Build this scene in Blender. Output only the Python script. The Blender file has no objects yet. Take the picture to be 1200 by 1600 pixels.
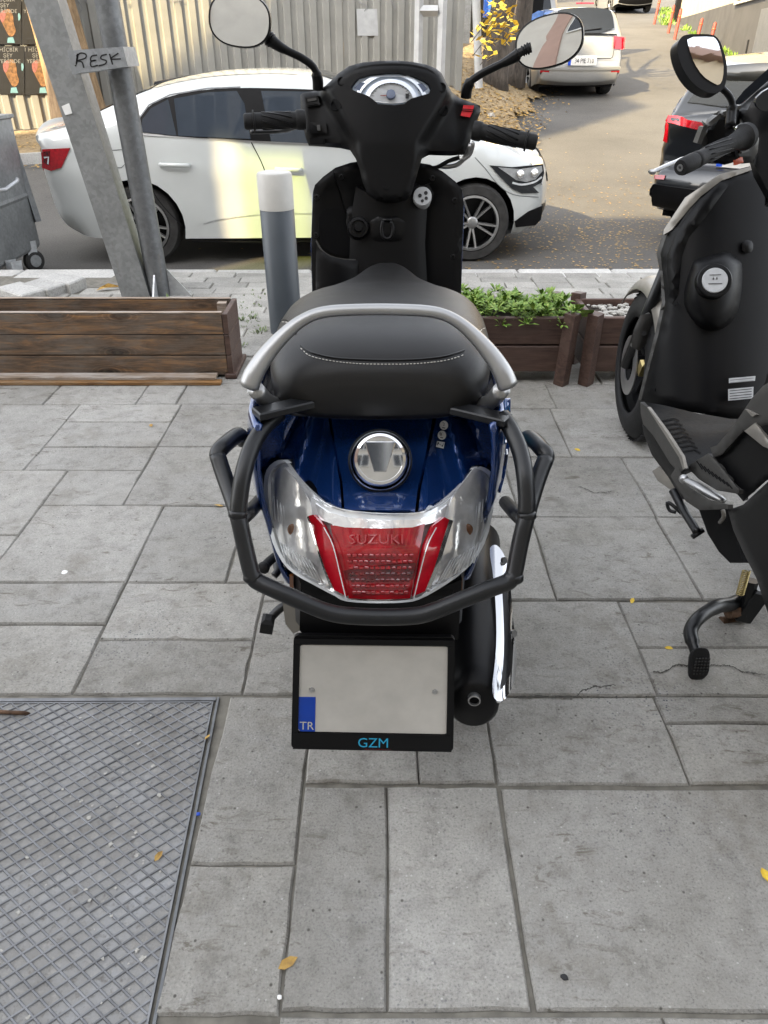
import bpy, bmesh, math, random
import numpy as np
from mathutils import Vector, Matrix
from mathutils.geometry import delaunay_2d_cdt
from mathutils.bvhtree import BVHTree

R = math.radians
random.seed(7)
np.random.seed(7)
SC = bpy.context.scene
COL = SC.collection

# ------------------------------------------------------------------ camera, light, exposure
CAM_H, PITCH, FPX = 1.22, R(31.5), 1165.0
cd = bpy.data.cameras.new("camera")
cam = bpy.data.objects.new("camera", cd)
COL.objects.link(cam)
cam.location = (0, 0, CAM_H)
cam.rotation_euler = (R(90) - PITCH, 0, 0)
cd.sensor_fit = 'HORIZONTAL'
cd.sensor_width = 36.0
cd.lens = 36.0 * FPX / 1200.0
cd.clip_start = 0.02
cd.clip_end = 3000
SC.camera = cam

SUN_EL, SUN_ROT = R(30), R(220)
world = bpy.data.worlds.new("World")
SC.world = world
world.use_nodes = True
wn = world.node_tree.nodes
wl = world.node_tree.links
wn.clear()
sky = wn.new('ShaderNodeTexSky')
sky.sky_type = 'NISHITA'
sky.sun_disc = False
sky.sun_elevation = SUN_EL
sky.sun_rotation = SUN_ROT
sky.dust_density = 2.5
sky.air_density = 1.0
hs = wn.new('ShaderNodeHueSaturation')
hs.inputs['Saturation'].default_value = 0.22
bgn = wn.new('ShaderNodeBackground')
bgn.inputs['Strength'].default_value = 0.15
won = wn.new('ShaderNodeOutputWorld')
wl.new(sky.outputs[0], hs.inputs['Color'])
wl.new(hs.outputs[0], bgn.inputs['Color'])
wl.new(bgn.outputs[0], won.inputs['Surface'])

sd = bpy.data.lights.new("sun", 'SUN')
sd.energy = 3.3
sd.angle = R(0.5)
sd.color = (1.0, 0.78, 0.42)
sun = bpy.data.objects.new("sun", sd)
COL.objects.link(sun)
to_sun = Vector((math.sin(SUN_ROT) * math.cos(SUN_EL), math.cos(SUN_ROT) * math.cos(SUN_EL), math.sin(SUN_EL)))
sun.rotation_euler = to_sun.to_track_quat('Z', 'Y').to_euler()
sun.location = to_sun * 40

vs = SC.view_settings
vs.view_transform = 'Standard'
vs.look = 'None'
vs.exposure = 2.55
vs.gamma = 1.0
vs.use_curve_mapping = False

# ------------------------------------------------------------------ picture geometry helpers
SP, CP = math.sin(PITCH), math.cos(PITCH)


def ray(x, y):
    u = (x - 600) / FPX
    v = (y - 800) / FPX
    return u, CP - v * SP, -SP - v * CP


def U(x, y, Y):
    """real-world point at distance Y in front of the camera, seen at photo position x, y"""
    u, a, b = ray(x, y)
    t = Y / a
    return Vector((u * t, Y, CAM_H + b * t))


def UZ(x, y, Z):
    u, a, b = ray(x, y)
    t = (Z - CAM_H) / b
    return Vector((u * t, a * t, Z))


def ground_z(X, Y):
    if Y < 3.6:
        return 0.0
    if Y < 5.36:
        return -0.06 * (Y - 3.6) / 1.76
    if Y < 8.0:
        return -0.2
    if Y < 9:
        return -0.2 + 0.0475 * (Y - 8.0) ** 2
    return -0.2 + 0.0475 + 0.095 * (Y - 9)


def road_hit(x, y, add=0.0):
    """where the ray of a photo position meets the road surface"""
    u, a, b = ray(x, y)
    t = 3.0
    while t < 90:
        if CAM_H + b * t < ground_z(u * t, a * t) + add:
            break
        t += 0.01
    return Vector((u * t, a * t, CAM_H + b * t))


# ------------------------------------------------------------------ object helpers
MATS = {}
XF = {}


def thing(name, label, cat, loc=(0, 0, 0), rz=0.0, group=None):
    o = bpy.data.objects.new(name, None)
    COL.objects.link(o)
    o.empty_display_size = 0.1
    o.location = loc
    o.rotation_euler = (0, 0, rz)
    o['label'] = label
    o['category'] = cat
    if group:
        o['group'] = group
    XF[o] = (Matrix.Translation(Vector(loc)) @ Matrix.Rotation(rz, 4, 'Z')).inverted()
    return o


def tag(o, label, cat, group=None):
    o['label'] = label
    o['category'] = cat
    if group:
        o['group'] = group
    return o


def chaikin(pts, n=2, closed=True):
    for _ in range(n):
        out = []
        m = len(pts)
        rng = range(m) if closed else range(m - 1)
        if not closed:
            out.append(pts[0])
        for i in rng:
            a = np.array(pts[i], float)
            b = np.array(pts[(i + 1) % m], float)
            out.append(tuple(a * .75 + b * .25))
            out.append(tuple(a * .25 + b * .75))
        if not closed:
            out.append(pts[-1])
        pts = out
    return pts


def catmull(pts, n=6, closed=False):
    P = [np.array(p, float) for p in pts]
    m = len(P)
    out = []
    for i in range(m if closed else m - 1):
        p0 = P[i - 1] if (closed or i > 0) else 2 * P[0] - P[1]
        p1 = P[i]
        p2 = P[(i + 1) % m]
        p3 = P[(i + 2) % m] if (closed or i + 2 < m) else 2 * P[-1] - P[-2]
        for k in range(n):
            t = k / n
            out.append(0.5 * ((2 * p1) + (-p0 + p2) * t + (2 * p0 - 5 * p1 + 4 * p2 - p3) * t * t + (-p0 + 3 * p1 - 3 * p2 + p3) * t ** 3))
    if not closed:
        out.append(P[-1])
    return [tuple(p) for p in out]


class MB:
    def __init__(self):
        self.bm = bmesh.new()

    def verts(self, pts):
        return [self.bm.verts.new(p) for p in pts]

    def face(self, vs):
        try:
            return self.bm.faces.new(vs)
        except ValueError:
            return None

    def box(self, c, s, rot=None, cham=0.0, taper=(1, 1)):
        hx, hy, hz = s[0] / 2, s[1] / 2, s[2] / 2
        M_ = rot if rot is not None else Matrix.Identity(3)
        c = Vector(c)

        def P(x, y, z):
            return c + M_ @ Vector((x, y, z))
        if cham <= 0:
            a = self.verts([P(-hx, -hy, -hz), P(hx, -hy, -hz), P(hx, hy, -hz), P(-hx, hy, -hz)])
            tx, ty = hx * taper[0], hy * taper[1]
            b = self.verts([P(-tx, -ty, hz), P(tx, -ty, hz), P(tx, ty, hz), P(-tx, ty, hz)])
            self.face(a[::-1])
            self.face(b)
            for i in range(4):
                self.face([a[i], a[(i + 1) % 4], b[(i + 1) % 4], b[i]])
        else:
            k = cham

            def ring(dx, dy, z):
                return self.verts([P(-dx, -dy, z), P(dx, -dy, z), P(dx, dy, z), P(-dx, dy, z)])
            rs = [ring(hx - k, hy - k, -hz), ring(hx, hy, -hz + k), ring(hx, hy, hz - k), ring(hx - k, hy - k, hz)]
            self.face(rs[0][::-1])
            self.face(rs[3])
            for a, b in zip(rs, rs[1:]):
                for i in range(4):
                    self.face([a[i], a[(i + 1) % 4], b[(i + 1) % 4], b[i]])
        return self

    def rings(self, rings, closed=True, caps=True):
        R_ = [self.verts(r) for r in rings]
        n = len(R_[0])
        for a, b in zip(R_, R_[1:]):
            for i in range(n if closed else n - 1):
                j = (i + 1) % n
                self.face([a[i], a[j], b[j], b[i]])
        if caps and closed:
            self.face(R_[0][::-1])
            self.face(R_[-1])
        return self

    def tube(self, pts, r, seg=12, caps=True, flat=None):
        pts = [Vector(p) for p in pts]
        n = len(pts)
        rr = r if isinstance(r, (list, tuple)) else [r] * n
        rings = []
        up = None
        for i in range(n):
            d = (pts[min(i + 1, n - 1)] - pts[max(i - 1, 0)]).normalized()
            if up is None:
                up = Vector((0, 0, 1)) if abs(d.z) < .9 else Vector((0, 1, 0))
            s = d.cross(up).normalized()
            up = s.cross(d).normalized()
            fx, fz = flat if flat else (1, 1)
            rings.append([pts[i] + s * (math.cos(2 * math.pi * k / seg) * rr[i] * fx) + up * (math.sin(2 * math.pi * k / seg) * rr[i] * fz) for k in range(seg)])
        return self.rings(rings, True, caps)

    def lathe(self, prof, seg=24, mat=None, caps=True):
        """prof: (radius, height) pairs, revolved round local z"""
        M_ = mat if mat is not None else Matrix.Identity(4)
        rings = []
        for r, h in prof:
            rr = max(r, 1e-4)
            rings.append([M_ @ Vector((rr * math.cos(2 * math.pi * k / seg), rr * math.sin(2 * math.pi * k / seg), h)) for k in range(seg)])
        return self.rings(rings, True, caps)

    def prism(self, poly, f0, f1):
        """poly: 2D points; f0 / f1 map them to the two end faces"""
        a = self.verts([f0(*p) for p in poly])
        b = self.verts([f1(*p) for p in poly])
        n = len(poly)
        self.face(a[::-1])
        self.face(b)
        for i in range(n):
            self.face([a[i], a[(i + 1) % n], b[(i + 1) % n], b[i]])
        return self

    def build(self, name, mat, parent=None, smooth=False, world=True, angle=None, keepn=False):
        bm = self.bm
        if parent is not None and world and parent in XF:
            bm.transform(XF[parent])
        if not keepn:
            bmesh.ops.recalc_face_normals(bm, faces=bm.faces)
        me = bpy.data.meshes.new(name)
        bm.to_mesh(me)
        bm.free()
        if mat is not None:
            me.materials.append(mat)
        if smooth:
            for p in me.polygons:
                p.use_smooth = True
            if angle:
                try:
                    me.set_sharp_from_angle(angle=R(angle))
                except Exception:
                    pass
        o = bpy.data.objects.new(name, me)
        COL.objects.link(o)
        if parent is not None:
            o.parent = parent
            if parent in XF:
                XF[o] = XF[parent]
        return o


def axis_mat(loc, zdir, xdir=None):
    z = Vector(zdir).normalized()
    x = Vector(xdir) if xdir is not None else (Vector((1, 0, 0)) if abs(z.x) < .9 else Vector((0, 1, 0)))
    x = (x - z * x.dot(z)).normalized()
    y = z.cross(x)
    m = Matrix((x, y, z)).transposed().to_4x4()
    m.translation = Vector(loc)
    return m


def inside(poly, pts):
    P = np.array(poly)
    Q = np.array(pts)
    res = np.zeros(len(Q), bool)
    j = len(P) - 1
    for i in range(len(P)):
        xi, yi = P[i]
        xj, yj = P[j]
        c = ((yi > Q[:, 1]) != (yj > Q[:, 1])) & (Q[:, 0] < (xj - xi) * (Q[:, 1] - yi) / (yj - yi + 1e-12) + xi)
        res ^= c
        j = i
    return res


def pdist(poly, pts):
    P = np.array(poly, float)
    Q = np.array(pts, float)
    d = np.full(len(Q), 1e9)
    for i in range(len(P)):
        a = P[i]
        b = P[(i + 1) % len(P)]
        ab = b - a
        L = (ab ** 2).sum() + 1e-12
        t = np.clip(((Q - a) @ ab) / L, 0, 1)
        d = np.minimum(d, np.hypot(*(Q - a - t[:, None] * ab).T))
    return d


def tri2d(poly, step, holes=()):
    """triangulate a 2D polygon with an inner grid; returns points, faces, distance to outline"""
    def dens(pl):
        out = []
        for i in range(len(pl)):
            a = np.array(pl[i], float)
            b = np.array(pl[(i + 1) % len(pl)], float)
            n = max(1, int(np.ceil(np.hypot(*(b - a)) / step)))
            for k in range(n):
                out.append(tuple(a + (b - a) * k / n))
        return out
    loops = [dens(poly)] + [dens(h) for h in holes]
    vs, es = [], []
    for lp in loops:
        o = len(vs)
        vs += lp
        es += [(o + i, o + (i + 1) % len(lp)) for i in range(len(lp))]
    P = np.array(loops[0])
    gx = np.arange(P[:, 0].min() + step * .5, P[:, 0].max(), step)
    gy = np.arange(P[:, 1].min() + step * .5, P[:, 1].max(), step)
    if len(gx) and len(gy):
        G = np.array([(x + (step * .5 if j % 2 else 0), y) for j, y in enumerate(gy) for x in gx])
        ok = inside(loops[0], G) & (pdist(loops[0], G) > step * .45)
        for h in loops[1:]:
            ok &= ~inside(h, G) & (pdist(h, G) > step * .45)
        vs += [tuple(g) for g in G[ok]]
    r = delaunay_2d_cdt([Vector(v) for v in vs], es, [], 1, 1e-6)
    V = [(v.x, v.y) for v in r[0]]
    F = [list(f) for f in r[2]]
    if holes:
        F = [f for f in F if not any(inside(h, [np.mean([V[i] for i in f], axis=0)])[0] for h in holes)]
    d = pdist(poly, V)
    return V, F, d


def patch(name, poly, depth, mat, parent, step=7, thick=0.006, sm=0, rnd=None, mapf=None, holes=(), smooth=True, view=None):
    """a curved sheet with thickness: 2D outline carried onto a 3D surface"""
    if sm:
        poly = chaikin(poly, sm)
    V, F, d = tri2d(poly, step, holes)
    mp = mapf or (lambda x, y, e: U(x, y, depth(x, y) + e))
    pts = []
    for (x, y), dd in zip(V, d):
        e = 0.0
        if rnd and dd < rnd[0]:
            q = 1 - dd / rnd[0]
            e = rnd[1] * (1 - math.sqrt(max(0.0, 1 - q * q)))
        pts.append(mp(x, y, e))
    eye = view if view is not None else Vector((0, 0, CAM_H))
    m = MB()
    bv = m.verts(pts)
    s = 0.0
    for f in F:
        a, b, c = (pts[i] for i in f[:3])
        s += (b - a).cross(c - a).dot(eye - a)
    for f in F:
        m.face([bv[i] for i in (f if s > 0 else f[::-1])])
    if thick:
        bm = m.bm
        bm.normal_update()
        back = [bm.verts.new(v.co - v.normal * thick) for v in bv]
        be = [e for e in bm.edges if len(e.link_faces) == 1]
        fl = list(bm.faces)
        idx = {v: i for i, v in enumerate(bv)}
        for f in fl:
            m.face([back[idx[v]] for v in reversed(f.verts)])
        for e in be:
            f = e.link_faces[0]
            vs_ = list(f.verts)
            i = vs_.index(e.verts[0])
            a, b = (e.verts[0], e.verts[1]) if vs_[(i + 1) % len(vs_)] == e.verts[1] else (e.verts[1], e.verts[0])
            m.face([b, a, back[idx[a]], back[idx[b]]])
    return m.build(name, mat, parent, smooth=smooth, angle=50 if smooth else None, keepn=True)


def ribbon(name, pts, mapf, width, mat, parent, thick=0.0015):
    """thin raised strip along a 2D polyline on a surface"""
    P = np.array(pts, float)
    m = MB()
    L, Rr = [], []
    for i in range(len(P)):
        d = P[min(i + 1, len(P) - 1)] - P[max(i - 1, 0)]
        d = d / (np.hypot(*d) + 1e-9)
        n = np.array((-d[1], d[0])) * width / 2
        L.append(mapf(*(P[i] + n), 0))
        Rr.append(mapf(*(P[i] - n), 0))
    a = m.verts(L)
    b = m.verts(Rr)
    for i in range(len(P) - 1):
        m.face([a[i], a[i + 1], b[i + 1], b[i]])
    return m.build(name, mat, parent)


def text_mesh(body, mapf, mat, parent, name='lettering', size=1.0, extrude=0.0, bold=0.0):
    """lettering mapped onto a surface: mapf(x, y, h)"""
    cu = bpy.data.curves.new('lettering', 'FONT')
    cu.body = body
    cu.size = size
    cu.align_x = 'CENTER'
    cu.align_y = 'CENTER'
    cu.extrude = extrude
    cu.offset = bold
    cu.resolution_u = 3
    ob = bpy.data.objects.new('lettering', cu)
    COL.objects.link(ob)
    dg = bpy.context.evaluated_depsgraph_get()
    me = bpy.data.meshes.new_from_object(ob.evaluated_get(dg))
    bpy.data.objects.remove(ob)
    inv = XF[parent] if parent in XF else Matrix.Identity(4)
    for v in me.vertices:
        v.co = inv @ mapf(v.co.x, v.co.y, v.co.z)
    me.materials.clear()
    me.materials.append(mat)
    o = bpy.data.objects.new(name, me)
    COL.objects.link(o)
    o.parent = parent
    return o


# ------------------------------------------------------------------ materials
def nodes_of(m):
    m.use_nodes = True
    nt = m.node_tree
    b = nt.nodes.get('Principled BSDF')
    return nt, nt.nodes, nt.links, b


def ramp(nt, src, stops):
    r = nt.nodes.new('ShaderNodeValToRGB')
    el = r.color_ramp.elements
    while len(el) < len(stops):
        el.new(0.5)
    for e, (p, c) in zip(el, stops):
        e.position = p
        e.color = (*c, 1) if len(c) == 3 else c
    nt.links.new(src, r.inputs[0])
    return r.outputs[0]


def mixc(nt, a, b, fac, mode='MIX'):
    n = nt.nodes.new('ShaderNodeMix')
    n.data_type = 'RGBA'
    n.blend_type = mode
    for sock, v in ((n.inputs[0], fac), (n.inputs[6], a), (n.inputs[7], b)):
        if isinstance(v, (int, float)):
            sock.default_value = v
        elif isinstance(v, tuple):
            sock.default_value = (*v, 1) if len(v) == 3 else v
        else:
            nt.links.new(v, sock)
    return n.outputs[2]


def noise(nt, vec, scale, detail=4, rough=.55, dist=0.0):
    n = nt.nodes.new('ShaderNodeTexNoise')
    n.inputs['Scale'].default_value = scale
    n.inputs['Detail'].default_value = detail
    n.inputs['Roughness'].default_value = rough
    n.inputs['Distortion'].default_value = dist
    if vec is not None:
        nt.links.new(vec, n.inputs['Vector'])
    return n.outputs[0]


def voro(nt, vec, scale, out='Distance', feat='F1'):
    n = nt.nodes.new('ShaderNodeTexVoronoi')
    n.feature = feat
    n.inputs['Scale'].default_value = scale
    nt.links.new(vec, n.inputs['Vector'])
    return n.outputs[out]


def coords(nt, scale=(1, 1, 1), rot=(0, 0, 0)):
    t = nt.nodes.new('ShaderNodeTexCoord')
    mp = nt.nodes.new('ShaderNodeMapping')
    mp.inputs['Scale'].default_value = scale
    mp.inputs['Rotation'].default_value = rot
    nt.links.new(t.outputs['Object'], mp.inputs[0])
    return mp.outputs[0]


def bump(nt, h, strength, dist=0.002, prev=None):
    b = nt.nodes.new('ShaderNodeBump')
    b.inputs['Strength'].default_value = strength
    b.inputs['Distance'].default_value = dist
    nt.links.new(h, b.inputs['Height'])
    if prev is not None:
        nt.links.new(prev, b.inputs['Normal'])
    return b.outputs[0]


def M(name, base, rough=.5, metal=0.0, var=.12, scale=9, bmp=0.0, bscale=60, coat=0.0, spec=.5, rvar=.1, trans=0.0, ior=1.45, alpha=1.0):
    m = bpy.data.materials.new(name)
    nt, N, L, b = nodes_of(m)
    v = coords(nt)
    n = noise(nt, v, scale, 5)
    d = tuple(c * (1 - var) for c in base)
    l = tuple(min(1, c * (1 + var)) for c in base)
    L.new(ramp(nt, n, [(.3, d), (.7, l)]), b.inputs['Base Color'])
    mr = N.new('ShaderNodeMapRange')
    mr.inputs['To Min'].default_value = max(0.02, rough - rvar * rough)
    mr.inputs['To Max'].default_value = min(1, rough + rvar * rough)
    L.new(noise(nt, v, scale * 3, 3), mr.inputs[0])
    L.new(mr.outputs[0], b.inputs['Roughness'])
    b.inputs['Metallic'].default_value = metal
    b.inputs['Coat Weight'].default_value = coat
    b.inputs['Coat Roughness'].default_value = .04
    b.inputs['Specular IOR Level'].default_value = spec
    b.inputs['Transmission Weight'].default_value = trans
    b.inputs['IOR'].default_value = ior
    b.inputs['Alpha'].default_value = alpha
    if bmp:
        L.new(bump(nt, noise(nt, v, bscale, 4), bmp), b.inputs['Normal'])
    MATS[name] = m
    return m


def slab_mat():
    m = bpy.data.materials.new('slab_concrete')
    nt, N, L, b = nodes_of(m)
    v = coords(nt)
    oi = N.new('ShaderNodeObjectInfo')
    big = noise(nt, v, 2.2, 6, .6)
    mid = noise(nt, v, 17, 9, .75)
    fine = noise(nt, v, 230, 5, .7)
    c = ramp(nt, big, [(.3, (.285, .275, .255)), (.7, (.365, .355, .335))])
    c = mixc(nt, c, ramp(nt, mid, [(.30, (.50, .49, .48)), (.47, (.93, .93, .92)), (.58, (1.04, 1.04, 1.03)), (.75, (1.2, 1.2, 1.18))]), .75, 'MULTIPLY')
    c = mixc(nt, c, ramp(nt, fine, [(.30, (.38, .38, .39)), (.44, (.92, .92, .92)), (.60, (1.06, 1.06, 1.06)), (.72, (1.4, 1.4, 1.38))]), .85, 'MULTIPLY')

    def vor(sc):
        n = N.new('ShaderNodeTexVoronoi')
        n.inputs['Scale'].default_value = sc
        L.new(v, n.inputs['Vector'])
        return n.outputs['Distance'], n.outputs['Color']
    # dark terrazzo chips, dense in patches
    d1, col1 = vor(135)
    chips = ramp(nt, d1, [(.22, (1, 1, 1)), (.34, (0, 0, 0))])
    sel = ramp(nt, col1, [(.55, (0, 0, 0)), (.62, (1, 1, 1))])
    cmask = ramp(nt, noise(nt, v, 2.6, 4, .55), [(.50, (.02, .02, .02)), (.68, (1, 1, 1))])
    cm = mixc(nt, mixc(nt, chips, sel, 1.0, 'MULTIPLY'), cmask, 1.0, 'MULTIPLY')
    c = mixc(nt, c, (.085, .090, .105), cm)
    d2, col2 = vor(95)
    wch = mixc(nt, ramp(nt, d2, [(.10, (.8, .8, .8)), (.22, (0, 0, 0))]), ramp(nt, col2, [(.76, (0, 0, 0)), (.80, (.7, .7, .7))]), 1.0, 'MULTIPLY')
    c = mixc(nt, c, (.56, .55, .53), wch)
    # pits
    d3, col3 = vor(60)
    pit = mixc(nt, ramp(nt, d3, [(.10, (1, 1, 1)), (.20, (0, 0, 0))]), ramp(nt, col3, [(.78, (0, 0, 0)), (.82, (1, 1, 1))]), 1.0, 'MULTIPLY')
    c = mixc(nt, c, (.10, .095, .085), pit)
    # stamped-stone chisel scars
    sv = coords(nt, (9, 24, 9), (0, 0, .6))
    scar = ramp(nt, noise(nt, sv, 1.2, 10, .74, 1.2), [(.555, (0, 0, 0)), (.63, (1, 1, 1))])
    scm = mixc(nt, scar, ramp(nt, noise(nt, v, 4.2, 4, .6), [(.42, (0, 0, 0)), (.60, (.9, .9, .9))]), 1.0, 'MULTIPLY')
    c = mixc(nt, c, (.14, .125, .105), scm)
    c = mixc(nt, c, ramp(nt, noise(nt, v, 1.3, 5, .6), [(.3, (.80, .78, .73)), (.55, (1, 1, 1)), (.75, (1.10, 1.10, 1.09))]), .9, 'MULTIPLY')
    # grime
    dirt = ramp(nt, noise(nt, v, 5.0, 9, .75), [(.52, (0, 0, 0)), (.74, (.72, .72, .72))])
    c = mixc(nt, c, (.155, .14, .115), dirt)
    mr = N.new('ShaderNodeMapRange')
    mr.inputs['To Min'].default_value = .84
    mr.inputs['To Max'].default_value = 1.12
    L.new(oi.outputs['Random'], mr.inputs[0])
    mul = N.new('ShaderNodeVectorMath')
    mul.operation = 'SCALE'
    L.new(c, mul.inputs[0])
    L.new(mr.outputs[0], mul.inputs['Scale'])
    L.new(mul.outputs[0], b.inputs['Base Color'])
    b.inputs['Roughness'].default_value = .82
    b.inputs['Specular IOR Level'].default_value = .3
    n1 = bump(nt, mid, .8, .010)
    n2 = bump(nt, scm, -.6, .005, n1)
    n2 = bump(nt, pit, -.7, .003, n2)
    n3 = bump(nt, fine, .7, .003, n2)
    L.new(n3, b.inputs['Normal'])
    MATS['slab'] = m
    return m


def hatch_mat():
    m = bpy.data.materials.new('hatch_grime')
    nt, N, L, b = nodes_of(m)
    v = coords(nt)
    c = ramp(nt, noise(nt, v, 5, 8, .7), [(.3, (.135, .125, .11)), (.5, (.21, .205, .195)), (.7, (.27, .275, .28))])
    c = mixc(nt, c, (.32, .305, .275), ramp(nt, noise(nt, v, 42, 7, .75), [(.52, (0, 0, 0)), (.70, (.6, .6, .6))]))
    c = mixc(nt, c, (.09, .08, .068), ramp(nt, noise(nt, coords(nt, (1, 1, 1), (0, 0, 1)), 55, 6, .7), [(.55, (0, 0, 0)), (.7, (.8, .8, .8))]))
    L.new(c, b.inputs['Base Color'])
    b.inputs['Roughness'].default_value = .7
    b.inputs['Metallic'].default_value = .15
    L.new(bump(nt, noise(nt, v, 90, 5, .7), .6, .003), b.inputs['Normal'])
    MATS['hatch_grime'] = m


def wood_mat(name, dark, mid, light, knots=True, seed=0.0, rough=.75, wear=(.2, .19, .17)):
    m = bpy.data.materials.new(name)
    nt, N, L, b = nodes_of(m)
    t = N.new('ShaderNodeTexCoord')
    oi = N.new('ShaderNodeObjectInfo')
    add = N.new('ShaderNodeVectorMath')
    add.operation = 'ADD'
    cmb = N.new('ShaderNodeCombineXYZ')
    ml = N.new('ShaderNodeMath')
    ml.operation = 'MULTIPLY'
    ml.inputs[1].default_value = 37.0
    L.new(oi.outputs['Random'], ml.inputs[0])
    L.new(ml.outputs[0], cmb.inputs[0])
    L.new(ml.outputs[0], cmb.inputs[2])
    L.new(t.outputs['Object'], add.inputs[0])
    L.new(cmb.outputs[0], add.inputs[1])
    mp = N.new('ShaderNodeMapping')
    mp.inputs['Scale'].default_value = (1.6, 14, 14)
    L.new(add.outputs[0], mp.inputs[0])
    v = mp.outputs[0]
    g = noise(nt, v, 2.2, 8, .65, 1.2)
    c = ramp(nt, g, [(.3, dark), (.5, mid), (.68, light)])
    mp2 = N.new('ShaderNodeMapping')
    mp2.inputs['Scale'].default_value = (3, 60, 60)
    L.new(add.outputs[0], mp2.inputs[0])
    fg = noise(nt, mp2.outputs[0], 3, 6, .7)
    c = mixc(nt, c, ramp(nt, fg, [(.3, (.55, .53, .5)), (.6, (1.1, 1.1, 1.1))]), .8, 'MULTIPLY')
    h = fg
    if knots:
        mp3 = N.new('ShaderNodeMapping')
        mp3.inputs['Scale'].default_value = (3.4, 9, 9)
        L.new(add.outputs[0], mp3.inputs[0])
        kd = voro(nt, mp3.outputs[0], 1.0)
        c = mixc(nt, c, (.03, .02, .013), ramp(nt, kd, [(.08, (1, 1, 1)), (.2, (0, 0, 0))]))
        ringn = N.new('ShaderNodeMath')
        ringn.operation = 'SINE'
        m2 = N.new('ShaderNodeMath')
        m2.operation = 'MULTIPLY'
        m2.inputs[1].default_value = 75
        L.new(kd, m2.inputs[0])
        L.new(m2.outputs[0], ringn.inputs[0])
        near = ramp(nt, kd, [(.12, (.8, .8, .8)), (.42, (0, 0, 0))])
        rg = ramp(nt, ringn.outputs[0], [(.3, (.45, .4, .36)), (.8, (1.15, 1.1, 1.05))])
        c = mixc(nt, c, mixc(nt, c, rg, 1.0, 'MULTIPLY'), near)
    mp4 = N.new('ShaderNodeMapping')
    mp4.inputs['Scale'].default_value = (2, 5, 5)
    L.new(add.outputs[0], mp4.inputs[0])
    c = mixc(nt, c, wear, ramp(nt, noise(nt, mp4.outputs[0], 2.5, 6, .65), [(.45, (0, 0, 0)), (.7, (.75, .75, .75))]))
    L.new(c, b.inputs['Base Color'])
    b.inputs['Roughness'].default_value = rough
    b.inputs['Specular IOR Level'].default_value = .3
    L.new(bump(nt, h, .5, .002), b.inputs['Normal'])
    MATS[name] = m
    return m


def speck_mat(name, a, c2, scale, speck, sscale, rough=.9, bmp=.5, bd=.006):
    m = bpy.data.materials.new(name)
    nt, N, L, b = nodes_of(m)
    v = coords(nt)
    c = ramp(nt, noise(nt, v, scale, 7, .65), [(.3, a), (.7, c2)])
    f = noise(nt, v, sscale, 4, .7)
    c = mixc(nt, c, ramp(nt, f, [(.3, speck), (.5, (1, 1, 1)), (.75, (1.25, 1.25, 1.22))]), .85, 'MULTIPLY')
    oi = N.new('ShaderNodeObjectInfo')
    mr = N.new('ShaderNodeMapRange')
    mr.inputs['To Min'].default_value = .82
    mr.inputs['To Max'].default_value = 1.15
    L.new(oi.outputs['Random'], mr.inputs[0])
    mul = N.new('ShaderNodeVectorMath')
    mul.operation = 'SCALE'
    L.new(c, mul.inputs[0])
    L.new(mr.outputs[0], mul.inputs['Scale'])
    L.new(mul.outputs[0], b.inputs['Base Color'])
    b.inputs['Roughness'].default_value = rough
    b.inputs['Specular IOR Level'].default_value = .3
    L.new(bump(nt, f, bmp, bd), b.inputs['Normal'])
    MATS[name] = m
    return m


def galv_mat(name, base, rough=.45):
    m = bpy.data.materials.new(name)
    nt, N, L, b = nodes_of(m)
    v = coords(nt)
    c = ramp(nt, noise(nt, v, 6, 8, .7), [(.3, tuple(x * .75 for x in base)), (.7, tuple(x * 1.12 for x in base))])
    c = mixc(nt, c, ramp(nt, voro(nt, v, 55, 'Color'), [(.2, (.86, .86, .86)), (.8, (1.08, 1.08, 1.08))]), .8, 'MULTIPLY')
    sc = ramp(nt, noise(nt, coords(nt, (1, 1, .15)), 18, 6, .7), [(.62, (0, 0, 0)), (.75, (.6, .6, .6))])
    c = mixc(nt, c, (.16, .13, .1), sc)
    L.new(c, b.inputs['Base Color'])
    b.inputs['Metallic'].default_value = .55
    b.inputs['Roughness'].default_value = rough
    L.new(bump(nt, noise(nt, v, 40, 4), .12, .002), b.inputs['Normal'])
    MATS[name] = m
    return m


def paint_mat(name, base, metal=0.0, flake=0.0, rough=.35, coat=1.0, dust=0.0):
    m = bpy.data.materials.new(name)
    nt, N, L, b = nodes_of(m)
    v = coords(nt)
    c = ramp(nt, noise(nt, v, 3, 4), [(.3, tuple(x * .95 for x in base)), (.7, tuple(min(1, x * 1.05) for x in base))])
    if flake:
        f = voro(nt, v, 1400, 'Color')
        c = mixc(nt, c, ramp(nt, f, [(.2, (.6, .6, .6)), (.9, (1.5, 1.5, 1.5))]), flake, 'MULTIPLY')
    if dust:
        c = mixc(nt, c, (.45, .42, .38), ramp(nt, noise(nt, v, 5, 6, .7), [(.4, (0, 0, 0)), (.8, (dust, dust, dust))]))
    L.new(c, b.inputs['Base Color'])
    b.inputs['Metallic'].default_value = metal
    b.inputs['Roughness'].default_value = rough
    b.inputs['Coat Weight'].default_value = coat
    b.inputs['Coat Roughness'].default_value = .03
    MATS[name] = m
    return m


def leafy(name, a, b_, c_, rough=.6):
    m = bpy.data.materials.new(name)
    nt, N, L, b = nodes_of(m)
    v = coords(nt)
    c = ramp(nt, noise(nt, v, 45, 3, .6), [(.3, a), (.5, b_), (.72, c_)])
    L.new(c, b.inputs['Base Color'])
    b.inputs['Roughness'].default_value = rough
    b.inputs['Subsurface Weight'].default_value = 0.0
    MATS[name] = m
    return m


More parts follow.
